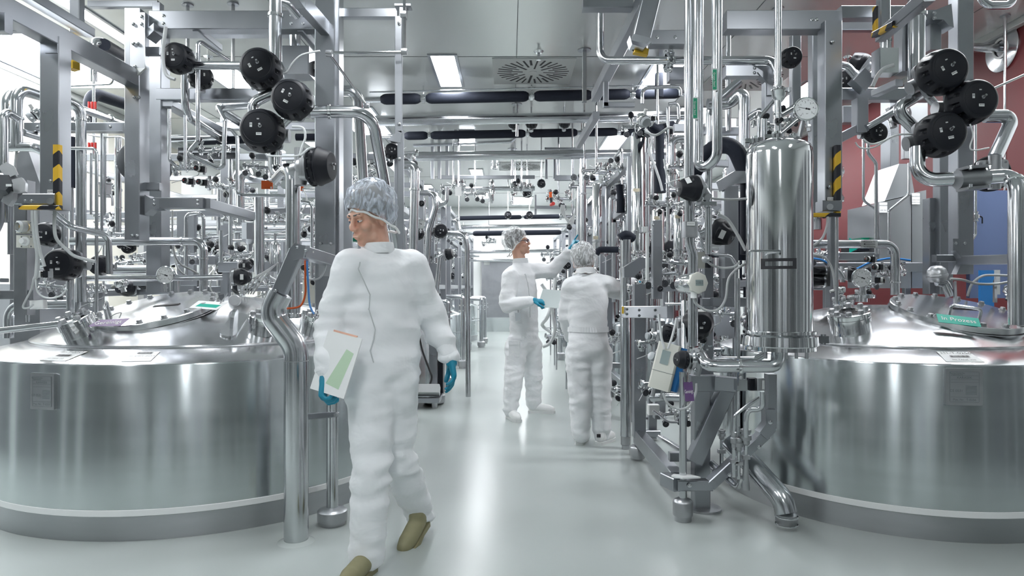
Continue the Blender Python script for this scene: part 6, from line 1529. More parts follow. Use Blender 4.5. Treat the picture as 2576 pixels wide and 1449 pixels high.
for i, (x, y, d, k, s_, lb) in enumerate([(1600, 318, 5.6, 1, .065, 'fittings crowning the thick polished column'), (1712, 420, 5.0, 2, .065, 'chrome fittings between black sleeve and twin pipes'), (1655, 515, 5.3, 3, .055, 'fittings crowning the left filter canister'), (1712, 512, 5.1, 4, .05, 'fittings crowning the right filter canister'),
        (1560, 425, 6.6, 5, .07, 'fittings above the short black stub'), (1590, 650, 5.6, 0, .06, 'fittings below the thick polished column'), (1660, 690, 4.9, 1, .07, 'fittings behind the square upright'), (1610, 720, 5.2, 2, .06, 'angled fittings behind the skid post top'), (1690, 660, 5.0, 3, .06, 'level fittings below the right filter canister'),
        (1800, 700, 4.6, 4, .07, 'fittings behind the silver transmitter'), (1815, 790, 4.4, 5, .06, 'small fittings right of the outward facing black cap'), (1650, 965, 4.4, 0, .06, 'fittings below the slanted transmitter'), (1700, 1040, 4.8, 1, .06, 'fittings low inside the skid'), (1640, 860, 4.8, 2, .06, 'fittings between skid post and transmitter'),
        (1930, 315, 3.7, 3, .045, 'chrome fittings left of the vessel top'), (1985, 300, 3.6, 4, .04, 'chrome fittings right of the slim rod on the vessel'), (1775, 880, 4.3, 5, .06, 'fittings behind the outlet pipe valve'), (1820, 900, 4.4, 0, .06, 'fittings behind the outlet pipe bend'), (1530, 720, 6.4, 1, .07, 'fittings beyond the back view persons shoulder'), (1545, 860, 6.6, 2, .08, 'fittings beyond the back view persons hip'), (1550, 980, 6.4, 3, .08, 'low fittings beyond the back view persons knee'),
        (2240, 690, 4.7, 3, .06, 'fittings right of the right tank gauge pilots'), (2070, 640, 4.9, 1, .06, 'fittings behind the blue cable above the drives'), (2190, 705, 4.9, 4, .055, 'fittings under the pilot valves at the right tank'),
        (540, 378, 5.0, 4, .06, 'shiny valve group in front of the black tray'), (470, 425, 4.6, 2, .05, 'shiny ferrules left of the red-dotted pilot trio'), (648, 420, 5.0, 1, .055, 'fittings with black cap left of the swan neck'), (640, 640, 5.9, 0, .07, 'fittings behind the angled arm'), (560, 470, 6.0, 3, .07, 'fittings behind the lower arm'), (600, 560, 6.2, 5, .08, 'fittings under the lower arm'), (520, 600, 6.4, 1, .08, 'fittings above the long level pipe end'),
        (690, 560, 6.0, 2, .08, 'fittings left of the swan neck column'), (780, 560, 5.9, 4, .07, 'fittings between swan neck and bright post'), (560, 650, 6.0, 4, .07, 'fittings left of the short tapered cap'), (780, 690, 5.9, 3, .07, 'low fittings beside the coloured tubes'), (460, 640, 5.8, 5, .06, 'fittings right of the inner post'), (330, 660, 5.6, 0, .06, 'fittings beneath the long level pipe'), (640, 720, 5.6, 2, .07, 'fittings behind the hinge knob'),
        (130, 720, 4.3, 1, .055, 'fittings by the hooked short pipe'), (230, 735, 4.5, 2, .05, 'fittings between the vertical pipes above the tank shoulder'), (190, 300, 4.8, 3, .05, 'fittings beside the receding pipe'), (315, 590, 4.6, 4, .05, 'fittings at the foot of the tall post')]):
    place('manifold%d' % k, 'valve_manifold', lb, 'valves', P(x, y, d), (.1 * (i % 3 - 1), -.2, 1), (1, .3 * (i % 2), 0), s_ * 1.15)
actuator('dark valve cap between the square upright and the upright pipe', 1688, 630, 5.6, 26, (-.2, -1, 0), 'dome', (0, 0, 1))
actuator('black hand wheel capped valve at the lower plate behind the square upright', 1660, 726, 4.3, 8, (0, -1, 0), 'dome', (0, 0, 1))
pipe('bright column behind the lower arm left of the swan neck', 13, [(652, 492), (652, 690)], d=5.7)
pipe('elbow feeding the bright column from the left', 10, [(605, 560), (605, 440), (632, 430)], d=6.0, bend=.08)
pipe('thin column left of the bright column', 5, [(580, 400), (580, 640)], d=6.0)
pipe('thin column with small clamps under the lower arm', 5, [(556, 580), (556, 660)], d=5.8)
pipe('thin hooked pipe right of the swan neck', 4, [(745, 505), (780, 510), (785, 520), (785, 700)], d=5.4, bend=.05)
pipe('thin pipe with a rounded corner under the lower arm', 4.5, [(468, 700), (468, 540), (500, 535), (512, 545), (512, 600)], d=5.2, bend=.04)
pipe('u shaped small pipe hanging by the bright white reservoir', 3.5, [(700, 640), (700, 690)], d=5.5)
t = thing('reservoir', 'small grey white tapered reservoir under the lower arm', 'reservoir', P(628, 630, 5.8))
solid('tank_body', MB().lathe([(0, 0), (.02, 0), (.025, .06), (.068, .1), (.068, .24), (0, .25)], P(628, 632, 5.8), (0, 0, 1), 8), 'steel_beam', t)
t = thing('ceramic_flask', 'rounded steel flask standing right of the bright column', 'flask', P(692, 680, 5.8))
solid('flask', MB().lathe([(0, 0), (.05, 0), (.05, .16), (.035, .19), (.012, .2), (.012, .26), (0, .26)], P(692, 664, 5.8), (0, 0, 1), 18), 'steel_polished', t)
fr = Frame('long low steel crossbeams behind the left tank lid', (-2.4, 5.9, 1.3), 'crossbeam')
fr.beam((430, 655, 5.9), (545, 655, 5.9), .08, .06, 'beam', xdir=(0, 0, 1)); fr.beam((552, 672, 5.9), (716, 672, 5.9), .09, .06, 'beam', xdir=(0, 0, 1)); fr.beam((470, 535, 6.2), (470, 760, 6.2), .16, .06, 'post')
fr.beam((340, 710, 5.9), (500, 710, 5.9), .06, .06, 'beam', xdir=(0, 0, 1)); fr.beam((420, 590, 6.2), (485, 565, 7.2), .05, .05, 'brace')
fr.beam((760, 660, 6.4), (1010, 660, 6.4), .07, .06, 'beam', xdir=(0, 0, 1)); fr.beam((860, 600, 6.3), (1010, 600, 6.3), .05, .05, 'beam', xdir=(0, 0, 1))
t = thing('green_tray', 'dark green tray edge glimpsed behind the walking persons shoulder', 'tray', P(885, 608, 6.2))
solid('tray', MB().box(P(886, 604, 6.2), (px(46, 6.2), .2, px(9, 6.2)), None, .006), 'green_dark', t)
# hoses in the middle
hose('thick white hose looping down between the two standing people', 4.5, [(1362, 715, 6.9), (1378, 740, 6.9), (1385, 770, 6.9), (1376, 800, 6.95), (1364, 818, 7.4), (1385, 835, 7.4)], d=6.9)
hose('thick white hose hanging from the black cap beside the held sheet', 4.5, [(1398, 690), (1392, 740), (1390, 790), (1396, 830), (1384, 862), (1365, 872)], d=7.4)
hose('white hose running from thick column sensor down to the black cap', 3.2, [(1622, 325), (1640, 345), (1634, 380), (1648, 420), (1660, 455), (1666, 480)], d=4.8)
hose('grey hose from the high sensor to the cross arm', 3.2, [(1622, 330), (1650, 340), (1680, 322), (1694, 322)], d=4.7)
hose('thin white hose from the black cap to the thick column', 2.2, [(1700, 474), (1690, 470), (1680, 455), (1670, 400)], d=4.4)
hose('white hose lying level from the clamp to the vessel', 3, [(1772, 495), (1800, 500), (1840, 502), (1878, 500)], d=3.7)
for k in range(5):
    hose('one of the grey wire loops hanging in front of the far pipe column', 1.4, [(1412 + k * 2, 515), (1412 + k * 3, 535 + k * 4), (1432 + k * 2, 552 + k * 3), (1446, 535 + k), (1446, 522)], 'grey_cable', 9.0, 'cable', 'cable', 'wire loops at the far pipe column')
# ------------------------------------------------------------------ rows of process skids receding on both sides
def merged(key):
    if ('M' + key) in PROTO: return PROTO['M' + key]
    mats, mb = [], MB()
    for n, me, pi, lb in PROTO[key]:
        mt = me.materials[0].name
        if mt not in mats: mats.append(mt)
        off = len(mb.v); mb.v += [v.co.copy() for v in me.vertices]
        for p in me.polygons: mb.f.append(tuple(i + off for i in p.vertices)); mb.m.append(mats.index(mt))
    PROTO['M' + key] = mb.mesh('fittings', mats)
    return PROTO['M' + key]
ORD = ['nearest', 'second', 'third', 'fourth', 'farthest']
def skid(side, k, d0, d1, xa, xb, seed):
    rd = random.Random(seed)
    where = ORD[k] + ' on the ' + ('left' if side < 0 else 'right') + ' of the aisle'
    t = thing('process_skid', 'steel process skid crowded with pipes and fittings, ' + where, 'skid', Vector(((xa + xb) / 2, (d0 + d1) / 2, 0)))
    H = rd.uniform(2.75, 2.95)
    xs = [xa, (xa + xb) / 2, xb]
    for x in xs:
        for y in (d0, d1):
            solid('post', MB().beam((x, y, .06), (x, y, H if x != xa else H - .35), .075, .075), 'steel_beam', t)
            if x == xa: solid('foot', MB().cyl((x, y, 0), (x, y, .08), .055, 16), 'steel_cast', t)
    for z in (.3, 1.25, 2.0, H - .4):
        for y in (d0, d1): solid('crossbeam', MB().beam((xa, y, z + rd.uniform(-.1, .1)), (xb, y, z + rd.uniform(-.1, .1)), .06, .06), 'steel_beam', t)
        for x in (xa, xb): solid('rail', MB().beam((x, d0, z), (x, d1, z), .06, .06), 'steel_beam', t)
    n = 18
    for i in range(n):
        x = rd.uniform(min(xa, xb), max(xa, xb)) if i > 4 else xa - side * -rd.uniform(.02, .3) if False else xa + (xb - xa) * rd.uniform(.02, .2)
        y = rd.uniform(d0, d1); r = rd.choice((.012, .018, .026, .034, .045)); z0 = rd.uniform(.2, 1.0); z1 = rd.uniform(1.7, H)
        pts = [(x, y, z0), (x, y, z1)]
        q = rd.random()
        if q < .35: pts.append((x + rd.choice((-1, 1)) * rd.uniform(.2, .5), y, z1))
        elif q < .6: pts.append((x, y + rd.uniform(.2, .6), z1))
        solid('pipe', MB().path(pts, r, r * 3, 10, True, 4), 'steel_pipe', t)
    for i in range(9):
        y = rd.uniform(d0, d1); z = rd.uniform(.6, H - .2); r = rd.choice((.014, .02, .03, .04))
        x0, x1 = sorted((rd.uniform(xa, xb), rd.uniform(xa, xb)))
        if x1 - x0 < .3: x1 = x0 + .3
        if abs(x1) > 4.2: continue
        pts = [(x0, y, z), (x1, y, z), (x1, y, z + rd.choice((-1, 1)) * rd.uniform(.15, .4))]
        solid('pipe', MB().path(pts, r, r * 3, 10, True, 4), 'steel_pipe' if rd.random() < .85 else 'black_foam', t)
    for i in range(22):
        x = xa + (xb - xa) * (rd.random() ** 1.5); y = rd.uniform(d0, d1) if i % 2 else d0 - .03; z = rd.uniform(.5, 2.6)
        s_ = rd.uniform(.06, .11)
        M4 = Matrix.Translation((x, y, z)) @ frame((rd.uniform(-.4, .4), rd.uniform(-.4, .1), 1), (1, rd.uniform(-.6, .6), 0)).to_4x4() @ Matrix.Scale(s_, 4)
        link('fittings', merged('manifold%d' % rd.randrange(6)), t, None, Matrix.Translation(-Vector(t.location)) @ M4)
    for i in range(6):
        x = xa + (xb - xa) * rd.random() ** 1.4; z = rd.uniform(1.0, 2.5); y = d0 - rd.uniform(.02, .1)
        s_ = rd.uniform(.05, .085)
        M4 = Matrix.Translation((x, y, z)) @ frame((rd.uniform(-.6, .6), -1, rd.uniform(-.2, .2)), (0, 0, 1)).to_4x4() @ Matrix.Scale(s_, 4)
        link('valve', merged(rd.choice(('dome', 'cone'))), t, None, Matrix.Translation(-Vector(t.location)) @ M4)
    for i in range(5):
        x = xa + (xb - xa) * rd.random(); z = rd.uniform(1.2, 2.4); y = d0 - .05
        pts = [(x, y, z), (x + rd.uniform(-.2, .2), y - .05, z - .2), (x + rd.uniform(-.3, .3), y - .05, z - .45), (x + rd.uniform(-.4, .4), y, z - .5)]
        solid('hose', MB().path(pts, .007, .12, 6), 'white_hose', t)
    for i in range(2):
        x = xa + (xb - xa) * rd.uniform(.1, .9); z = rd.uniform(.7, 1.6)
        solid('panel_box', MB().box((x, d0 - .02, z), (rd.uniform(.15, .3), .12, rd.uniform(.2, .4)), None, .006), rd.choice(('steel_beam', 'steel_panel', 'cream_plastic')), t)
LS = [(6.35, 7.9), (8.4, 9.9), (10.7, 12.3), (13.0, 14.6), (15.4, 17.2)]
RS = [(6.3, 7.7), (8.2, 9.6), (10.3, 11.9), (12.6, 14.2), (15.0, 17.0)]
for k, (a, b_) in enumerate(LS): skid(-1, k, a, b_, -.98 if k else -1.05, -4.3, 40 + k)
for k, (a, b_) in enumerate(RS): skid(1, k, a, b_, 1.12, 3.0 if k == 0 else 3.6, 60 + k)
def small_tank(label, x, y, r, h):
    t = thing('round_tank', label, 'tank', (x, y, 0))
    o = (x, y, 0)
    solid('shell', MB().lathe([(r, .12), (r, h), (r * .96, h + .03), (r * .6, h + .1), (0, h + .14)], o, (0, 0, 1), 48), 'steel_tank', t)
    solid('skirt', MB().lathe([(0, 0), (r, 0), (r, .1), (r * 1.01, .105), (r * 1.01, .125), (r, .13)], o, (0, 0, 1), 48), 'steel_skirt', t)
    solid('neck', MB().lathe([(r * .4, h + .08), (r * .4, h + .18), (0, h + .19)], o, (0, 0, 1), 24), 'steel_polished', t)
for k, (y, lb) in enumerate(((8.1, 'nearest'), (10.9, 'second'), (13.5, 'third'), (16.0, 'farthest'))):
    small_tank(lb + ' upright round tank in the row along the left aisle edge', -1.36, y, .58, .8)
    small_tank(lb + ' upright round tank in the row along the right aisle side', 1.75, y - .2, .55, .8)
# ------------------------------------------------------------------ people
from mathutils import noise as mnoise
from mathutils.bvhtree import BVHTree
nt, b = mat('skin', (.62, .36, .26), .5, 0, Subsurface_Weight=.15)
nt.links.new(mixcol(nt, noise(nt, 30, (1, 1, 1), 4).outputs[0], (.58, .32, .23), (.68, .41, .31)), b.inputs['Base Color'])
nt, b = mat('coverall', (.85, .865, .885), .75, 0, Sheen_Weight=.2)
n = noise(nt, 4.5, (1, 1, 1.4), 3); n.inputs['Distortion'].default_value = .5
bump(nt, b, n.outputs[0], .4, .05)
nt, b = mat('glove', (.0, .22, .34), .42)
mat('shoe_white', (.80, .81, .81), .45); mat('shoe_sole', (.68, .69, .69), .6); mat('shoe_olive', (.27, .25, .14), .55)
nt, b = mat('hair_dark', (.10, .09, .085), .6); bump(nt, b, noise(nt, 60, (1, 1, .2)).outputs[0], .6, .004)
nt, b = mat('hair_grey', (.22, .215, .21), .6); bump(nt, b, noise(nt, 60, (1, 1, .2)).outputs[0], .6, .004)
mat('screen_pale', (.50, .56, .56), .5); mat('eye_white', (.85, .85, .84), .2); mat('glasses_frame', (.02, .04, .09), .3)
nt, b = mat('clear_glass', (.9, .93, .95), .05, 0, Transmission_Weight=.9)
m = bpy.data.materials.new('hair_net'); m.use_nodes = True; M['hair_net'] = m
nt = m.node_tree; b = nt.nodes['Principled BSDF']
b.inputs['Base Color'].default_value = (.9, .92, .94, 1); b.inputs['Roughness'].default_value = .6
tr = nt.nodes.new('ShaderNodeBsdfTransparent'); mx = nt.nodes.new('ShaderNodeMixShader')
n1 = noise(nt, 30, (1, 1, .3), 4); n1.inputs['Distortion'].default_value = 2.2
nt.links.new(ramp(nt, n1.outputs[0], .22, .92, .40, .66), mx.inputs[0])
nt.links.new(tr.outputs[0], mx.inputs[1]); nt.links.new(b.outputs[0], mx.inputs[2]); nt.links.new(mx.outputs[0], nt.nodes['Material Output'].inputs[0])
bump(nt, b, n1.outputs[0], .25, .005)
M['hair_net_grey'] = m.copy(); M['hair_net_grey'].node_tree.nodes['Principled BSDF'].inputs['Base Color'].default_value = (.55, .60, .68, 1)

def capsule(mb, a, b, ra, rb, seg=14):
    a, b = Vector(a), Vector(b)
    L = (b - a).length
    if L < 1e-5: b = a + Vector((0, 0, 1e-4)); L = 1e-4
    prof = [(0, -ra)] + [(ra * math.cos(t), ra * math.sin(t)) for t in (-1.2, -.8, -.4, 0)] + [(rb * math.cos(t), L + rb * math.sin(t)) for t in (0, .4, .8, 1.2)] + [(0, L + rb)]
    return mb.lathe(prof, a, b - a, seg)
def ellipsoid(mb, c, rx, ry, rz, R=None, seg=20, rings=12):
    c = Vector(c); R = R or Matrix.Identity(3); vs = []; fs = []
    for i in range(1, rings):
        t = math.pi * i / rings
        for k in range(seg):
            a = 2 * math.pi * k / seg
            vs.append(c + R @ Vector((rx * math.sin(t) * math.cos(a), ry * math.sin(t) * math.sin(a), rz * math.cos(t))))
    vs.append(c + R @ Vector((0, 0, rz))); vs.append(c - R @ Vector((0, 0, rz)))
    n = len(vs)
    for i in range(rings - 2):
        for k in range(seg):
            k2 = (k + 1) % seg
            fs.append((i * seg + k, (i + 1) * seg + k, (i + 1) * seg + k2, i * seg + k2))
    for k in range(seg):
        k2 = (k + 1) % seg
        fs.append((n - 2, k, k2)); fs.append((n - 1, (rings - 2) * seg + k2, (rings - 2) * seg + k))
    return mb.add(vs, fs)
def loft(mb, rings, seg=24):
    """rings: (centre, half width vector, half depth vector), closed at both ends, slightly squared"""
    vs, fs = [], []
    for c, u, w in rings:
        for k in range(seg):
            a = 2 * math.pi * k / seg
            ca, sa = math.cos(a), math.sin(a)
            q = (abs(ca) ** 2.4 + abs(sa) ** 2.4) ** (-1 / 2.4)
            vs.append(Vector(c) + Vector(u) * ca * q + Vector(w) * sa * q)
    for i in range(len(rings) - 1):
        for k in range(seg):
            k2 = (k + 1) % seg
            fs.append((i * seg + k, i * seg + k2, (i + 1) * seg + k2, (i + 1) * seg + k))
    fs.append(tuple(range(seg - 1, -1, -1))); m_ = (len(rings) - 1) * seg
    fs.append(tuple(range(m_, m_ + seg)))
    return mb.add(vs, fs)
def fuse(mb, voxel, smooth=4, wrinkle=None):
    """union of overlapping closed pieces as one continuous skin, optionally with cloth folds"""
    me = bpy.data.meshes.new('fuse'); me.from_pydata([tuple(v) for v in mb.v], [], mb.f)
    bm = bmesh.new(); bm.from_mesh(me); bmesh.ops.recalc_face_normals(bm, faces=bm.faces); bm.to_mesh(me); bm.free()
    ob = bpy.data.objects.new('fuse', me); COL.objects.link(ob)
    md = ob.modifiers.new('r', 'REMESH'); md.mode = 'VOXEL'; md.voxel_size = voxel
    ms = ob.modifiers.new('s', 'SMOOTH'); ms.factor = .5; ms.iterations = smooth
    out = bpy.data.meshes.new_from_object(ob.evaluated_get(bpy.context.evaluated_depsgraph_get()))
    bpy.data.objects.remove(ob)
    r = MB(); r.v = [v.co.copy() for v in out.vertices]; r.f = [tuple(p.vertices) for p in out.polygons]; r.m = [0] * len(r.f)
    if wrinkle:
        ns = [v.normal.copy() for v in out.vertices]
        r.v = [p + n * wrinkle(p, n) for p, n in zip(r.v, ns)]
    bpy.data.meshes.remove(out)
    return r
def hand(parent, wrist, d, back, side, curls, thumb_in=.5, mt='glove', s=1.0):
    """d: wrist to knuckles; back: out of the back of the hand; side: +1 thumb towards d x back"""
    d = Vector(d).normalized(); back = Vector(back); back = (back - d * back.dot(d)).normalized()
    x = d.cross(back) * side
    w = Vector(wrist); mb = MB()
    def q(a, b_, c): return w + (d * a + x * b_ + back * c) * s
    capsule(mb, q(-.03, 0, 0), q(.02, 0, 0), .028 * s, .027 * s)
    for o in (.027, .009, -.009, -.027): capsule(mb, q(.012, o * .6, 0), q(.088 - abs(o - .009) * .25, o, 0), .016 * s, .0125 * s)
    for o, L, c in zip((.029, .0095, -.0095, -.028), (.072, .080, .074, .058), curls):
        p = q(.086 - abs(o - .009) * .25, o, 0); ang = 0; r = .0098 * s
        for k, f in enumerate((.45, .32, .23)):
            ang += c * (.9, 1.1, .7)[k]
            e = p + (d * math.cos(ang) - back * math.sin(ang) + x * o * .8) * L * f * s
            capsule(mb, p, e, r, r * .92, 10); p = e; r *= .93
    p = q(.012, .026, -.004)
    for f, dx, db in ((.042, .75, -.2), (.034, .35 - thumb_in * .5, -.35), (.026, .1 - thumb_in * .8, -.45)):
        e = p + (d * .75 + x * dx + back * db * (.4 + thumb_in)).normalized() * f * s
        capsule(mb, p, e, .0135 * s, .0115 * s, 10); p = e
    return solid('gloved_hand', fuse(mb, .0042, 2), mt, parent, label='hand in a blue glove')
def head(parent, o, fwd, up=(0, 0, 1), neck=None, hair='hair_dark', net_s=1.0, glasses=False, s=1.0, drop=.006, net_mat='hair_net'):
    f = Vector(fwd).normalized(); u = Vector(up); u = (u - f * u.dot(f)).normalized(); r = f.cross(u)
    R = Matrix((r, f, u)).transposed(); o = Vector(o)
    def q(x, y, z): return o + R @ (Vector((x, y, z)) * s)
    mb = MB()
    ellipsoid(mb, q(0, -.012, .035), .074 * s, .096 * s, .098 * s, R)
    ellipsoid(mb, q(0, .022, -.05), .056 * s, .066 * s, .07 * s, R)
    capsule(mb, q(0, .07, -.098), q(0, .066, -.094), .021 * s, .022 * s)
    capsule(mb, q(-.036, .03, -.082), q(.036, .03, -.082), .024 * s, .024 * s)
    capsule(mb, q(0, .088, .012), q(0, .105, -.027), .009 * s, .0125 * s); capsule(mb, q(-.012, .098, -.032), q(.012, .098, -.032), .009 * s, .009 * s)
    capsule(mb, q(-.036, .076, .026), q(.036, .076, .026), .013 * s, .013 * s)
    for k in (-1, 1):
        ellipsoid(mb, q(k * .042, .058, -.026), .026 * s, .026 * s, .022 * s, R)
        ellipsoid(mb, q(k * .074, -.012, -.012), .012 * s, .022 * s, .034 * s, R)
    capsule(mb, q(-.018, .088, -.060), q(.018, .088, -.060), .008 * s, .008 * s); capsule(mb, q(-.014, .086, -.072), q(.014, .086, -.072), .009 * s, .009 * s)
    n = Vector(neck) if neck is not None else q(0, -.04, -.2)
    capsule(mb, q(0, -.022, -.05), n, .055 * s, .064 * s)
    h = solid('head', fuse(mb, .0055, 3), 'skin', parent, label='bare face and neck')
    for k in (-1, 1):
        e = solid('eye', ellipsoid(MB(), q(k * .031, .0755, .004), .0115 * s, .0115 * s, .0075 * s, R, 14, 8), 'eye_white', h)
        solid('iris', ellipsoid(MB(), q(k * .031, .0862, .002), .0045 * s, .002 * s, .005 * s, R, 10, 6), 'glasses_frame', h)
        solid('eyelid', ellipsoid(MB(), q(k * .031, .0755, .0085), .0135 * s, .0128 * s, .0075 * s, R, 14, 8), 'skin', h)
        solid('eyebrow', capsule(MB(), q(k * .016, .091, .030), q(k * .044, .079, .033), .0035 * s, .003 * s, 8), 'hair_dark', h)
    solid('lips', capsule(MB(), q(-.017, .0945, -.066), q(.017, .0945, -.066), .0045 * s, .0045 * s, 8), 'red' if False else 'skin', h)
    hm = ellipsoid(MB(), q(0, -.021, .046), .085 * s, .106 * s, .102 * s, R, 64, 40)
    def keep(v, a=0.0):
        p = R.transposed() @ (v - o) / s
        return p.z > .062 - (.085 - p.y) * .78 - a
    hm.f = [t for t in hm.f if all(keep(hm.v[i]) for i in t)]; hm.m = [0] * len(hm.f)
    solid('hair', hm, hair, parent, label='dark hair under the net' if hair == 'hair_dark' else 'greying hair under the net')
    nm = ellipsoid(MB(), q(0, -.034, .05), .100 * s * net_s, .122 * s * net_s, .118 * s * net_s, R, 110, 64)
    nm.v = [v + (v - q(0, -.03, .05)).normalized() * (.012 * mnoise.noise(v * 17) + .007 * mnoise.noise(v * 38)) for v in nm.v]
    nm.f = [t for t in nm.f if all(keep(nm.v[i], drop) for i in t)]; nm.m = [0] * len(nm.f)
    net = solid('hair_net', nm, net_mat, parent, label='white see-through hair net', smooth=True, ang=180)
    hem = []
    for k in range(41):
        a = 2 * math.pi * k / 40
        x, y = .086 * math.cos(a), -.026 + .106 * math.sin(a)
        hem.append(q(x, y, max(.062 - (.085 - y) * .78 - drop, -.098) + .004 * math.sin(a * 9)))
    solid('elastic_hem', MB().path(hem, .006 * s, .001, 6), 'label_white', net)
    if glasses:
        g = MB()
        for k in (-1, 1):
            pts = [q(k * .034 + .025 * math.cos(t), .1, .004 + .018 * math.sin(t)) for t in [i * math.pi / 6 for i in range(13)]]
            g.path(pts, .0026 * s, .001, 6)
            g.path([q(k * .059, .098, .01), q(k * .078, .04, .012), q(k * .08, -.02, .004)], .0026 * s, .004, 6)
        g.path([q(-.01, .103, .008), q(.01, .103, .008)], .0026 * s, .001, 6)
        solid('glasses', g, 'glasses_frame', parent, label='dark blue framed glasses')
    return h, q
def shoe(parent, heel, d, mt='shoe_white', sole='shoe_sole', pitch=0.0, L=.27):
    d = Vector(d); d.z = 0; d.normalize(); x = Vector((d.y, -d.x, 0)); o = Vector(heel)
    ax = (d * math.cos(pitch) - Vector((0, 0, 1)) * math.sin(pitch)); up = x.cross(ax) * 1.0
    if up.z < 0: up = -up
    def q(a, b_, c): return o + ax * a + x * b_ + up * c
    mb = MB()
    k = L / .27
    capsule(mb, q(.035 * k, 0, .05), q(.10 * k, 0, .055), .038, .045); capsule(mb, q(.10 * k, 0, .055), q(.19 * k, .004, .04), .044, .044); capsule(mb, q(.19 * k, .004, .042), q(.225 * k, .006, .038), .045, .036)
    capsule(mb, q(.04 * k, 0, .06), q(.055 * k, 0, .10), .04, .042)
    r = fuse(mb, .009, 3)
    up_ = []
    for v in r.v:
        h = (v - o).dot(up)
        up_.append(v + up * (max(h, .018) - h))
    r.v = up_
    sh = solid('shoe', r, mt, parent)
    out = [(-.005, -.03), (.02, -.042), (.09, -.038), (.16, -.046), (.21, -.044), (.25, -.028), (.265, .002), (.25, .034), (.21, .05), (.15, .046), (.09, .036), (.02, .038), (-.005, .026)]
    solid('sole', MB().prism([(a * k, b_) for a, b_ in out], o, Matrix((ax, x, up)).transposed() if ax.cross(x).dot(up) > 0 else Matrix((ax, x, up)).transposed(), .024), sole, sh)
    return sh, q
def person(label, loc): return thing('person', label, 'person', loc)
def folds(seed, amp, joints):
    off = Vector((seed * 3.1, seed * 1.7, seed * .9))
    def w(p, n):
        k = .45
        for j, r in joints:
            k = max(k, 1.5 * max(0, 1 - (p - j).length / r))
        a = mnoise.noise(Vector((p.x * 5 + p.z * 3, p.y * 5, p.z * 11)) + off); a = (1 - abs(a) * 2.4) * .55 + .5 * mnoise.noise(Vector((p.x * 9 - p.z * 8, p.y * 9, p.z * 24)) + off)
        return amp * k * a
    return w
def on_surface(bvh, p, lift=.003):
    c, n, i, d_ = bvh.find_nearest(Vector(p))
    return c + n * lift, n
def body(parent, J, wid, dep, seed=1, voxel=.013, amp=.018, right=None, fwd=None):
    """J: joint positions; right/fwd unit vectors of the chest and the pelvis"""
    mb = MB()
    r, f = Vector(right).normalized(), Vector(fwd).normalized()
    nk, ch, wa, pv = J['neck'], J['chest'], J['waist'], J['pelvis']
    loft(mb, [(nk + (ch - nk) * .06, r * .068, f * .068), (nk + (ch - nk) * .28, r * wid * .62, f * .09), (nk + (ch - nk) * .5, r * wid * .95, f * dep * .88), (ch, r * wid, f * dep), (ch.lerp(wa, .5), r * wid * .95, f * dep * 1.0),
              (wa, r * wid * .92, f * dep * .97), (wa.lerp(pv, .3), r * wid * .93, f * dep * 1.0), (wa.lerp(pv, .75), r * wid * .98, f * dep * 1.08), (pv, r * wid * .92, f * dep), (pv + (pv - wa) * .25, r * wid * .6, f * dep * .6)])
    for s_ in ('l', 'r'):
        sh, el, wr = J['sh' + s_], J['el' + s_], J['wr' + s_]
        capsule(mb, nk.lerp(sh, .35) - Vector((0, 0, .03)), sh, .06, .075); capsule(mb, sh, el, .082, .066); capsule(mb, el, el.lerp(wr, .55), .066, .06); capsule(mb, el.lerp(wr, .5), wr, .06, .043)
        hp, kn, an = J['hp' + s_], J['kn' + s_], J['an' + s_]
        capsule(mb, hp, kn, .112, .082); capsule(mb, kn, kn.lerp(an, .5), .084, .082); capsule(mb, kn.lerp(an, .5), an, .08, .07)
    js = [(J[k], .3) for k in ('ell', 'elr', 'knl', 'knr', 'hpl', 'hpr')] + [(J[k], .2) for k in ('anl', 'anr', 'wrl', 'wrr')] + [(wa, .22)]
    r_ = fuse(mb, voxel, 4, folds(seed, amp, js))
    bvh = BVHTree.FromPolygons(r_.v, r_.f)
    c = solid('coverall', r_, 'coverall', parent, label='white loose cleanroom coverall', ang=180)
    for s_ in ('l', 'r'):
        a, b_ = J['el' + s_], J['wr' + s_]
        t = (b_ - a).normalized()
        solid('cuff', MB().lathe([(.040, -.05), (.046, -.045), (.043, -.02), (.046, .0), (.041, .012), (.034, .012)], b_, t, 18, lambda j, rr, z, an: rr * (1 + .03 * math.sin(an * 9))), 'coverall', c)
    col = MB().lathe([(.072, -.03), (.078, -.015), (.073, .018), (.064, .02), (.062, -.02)], nk + (nk - ch).normalized() * .0, (nk - ch), 28)
    solid('collar', col, 'coverall', c)
    return c, bvh
def strip(parent, bvh, pts, w, mt, name, r=.0025):
    pts = [Vector(a).lerp(Vector(b_), k / 8) for a, b_ in zip(pts, pts[1:]) for k in range(8)] + [Vector(pts[-1])]
    q = [on_surface(bvh, p, .004)[0] for p in pts]
    return solid(name, MB().path(q, r, .001, 6), mt, parent)

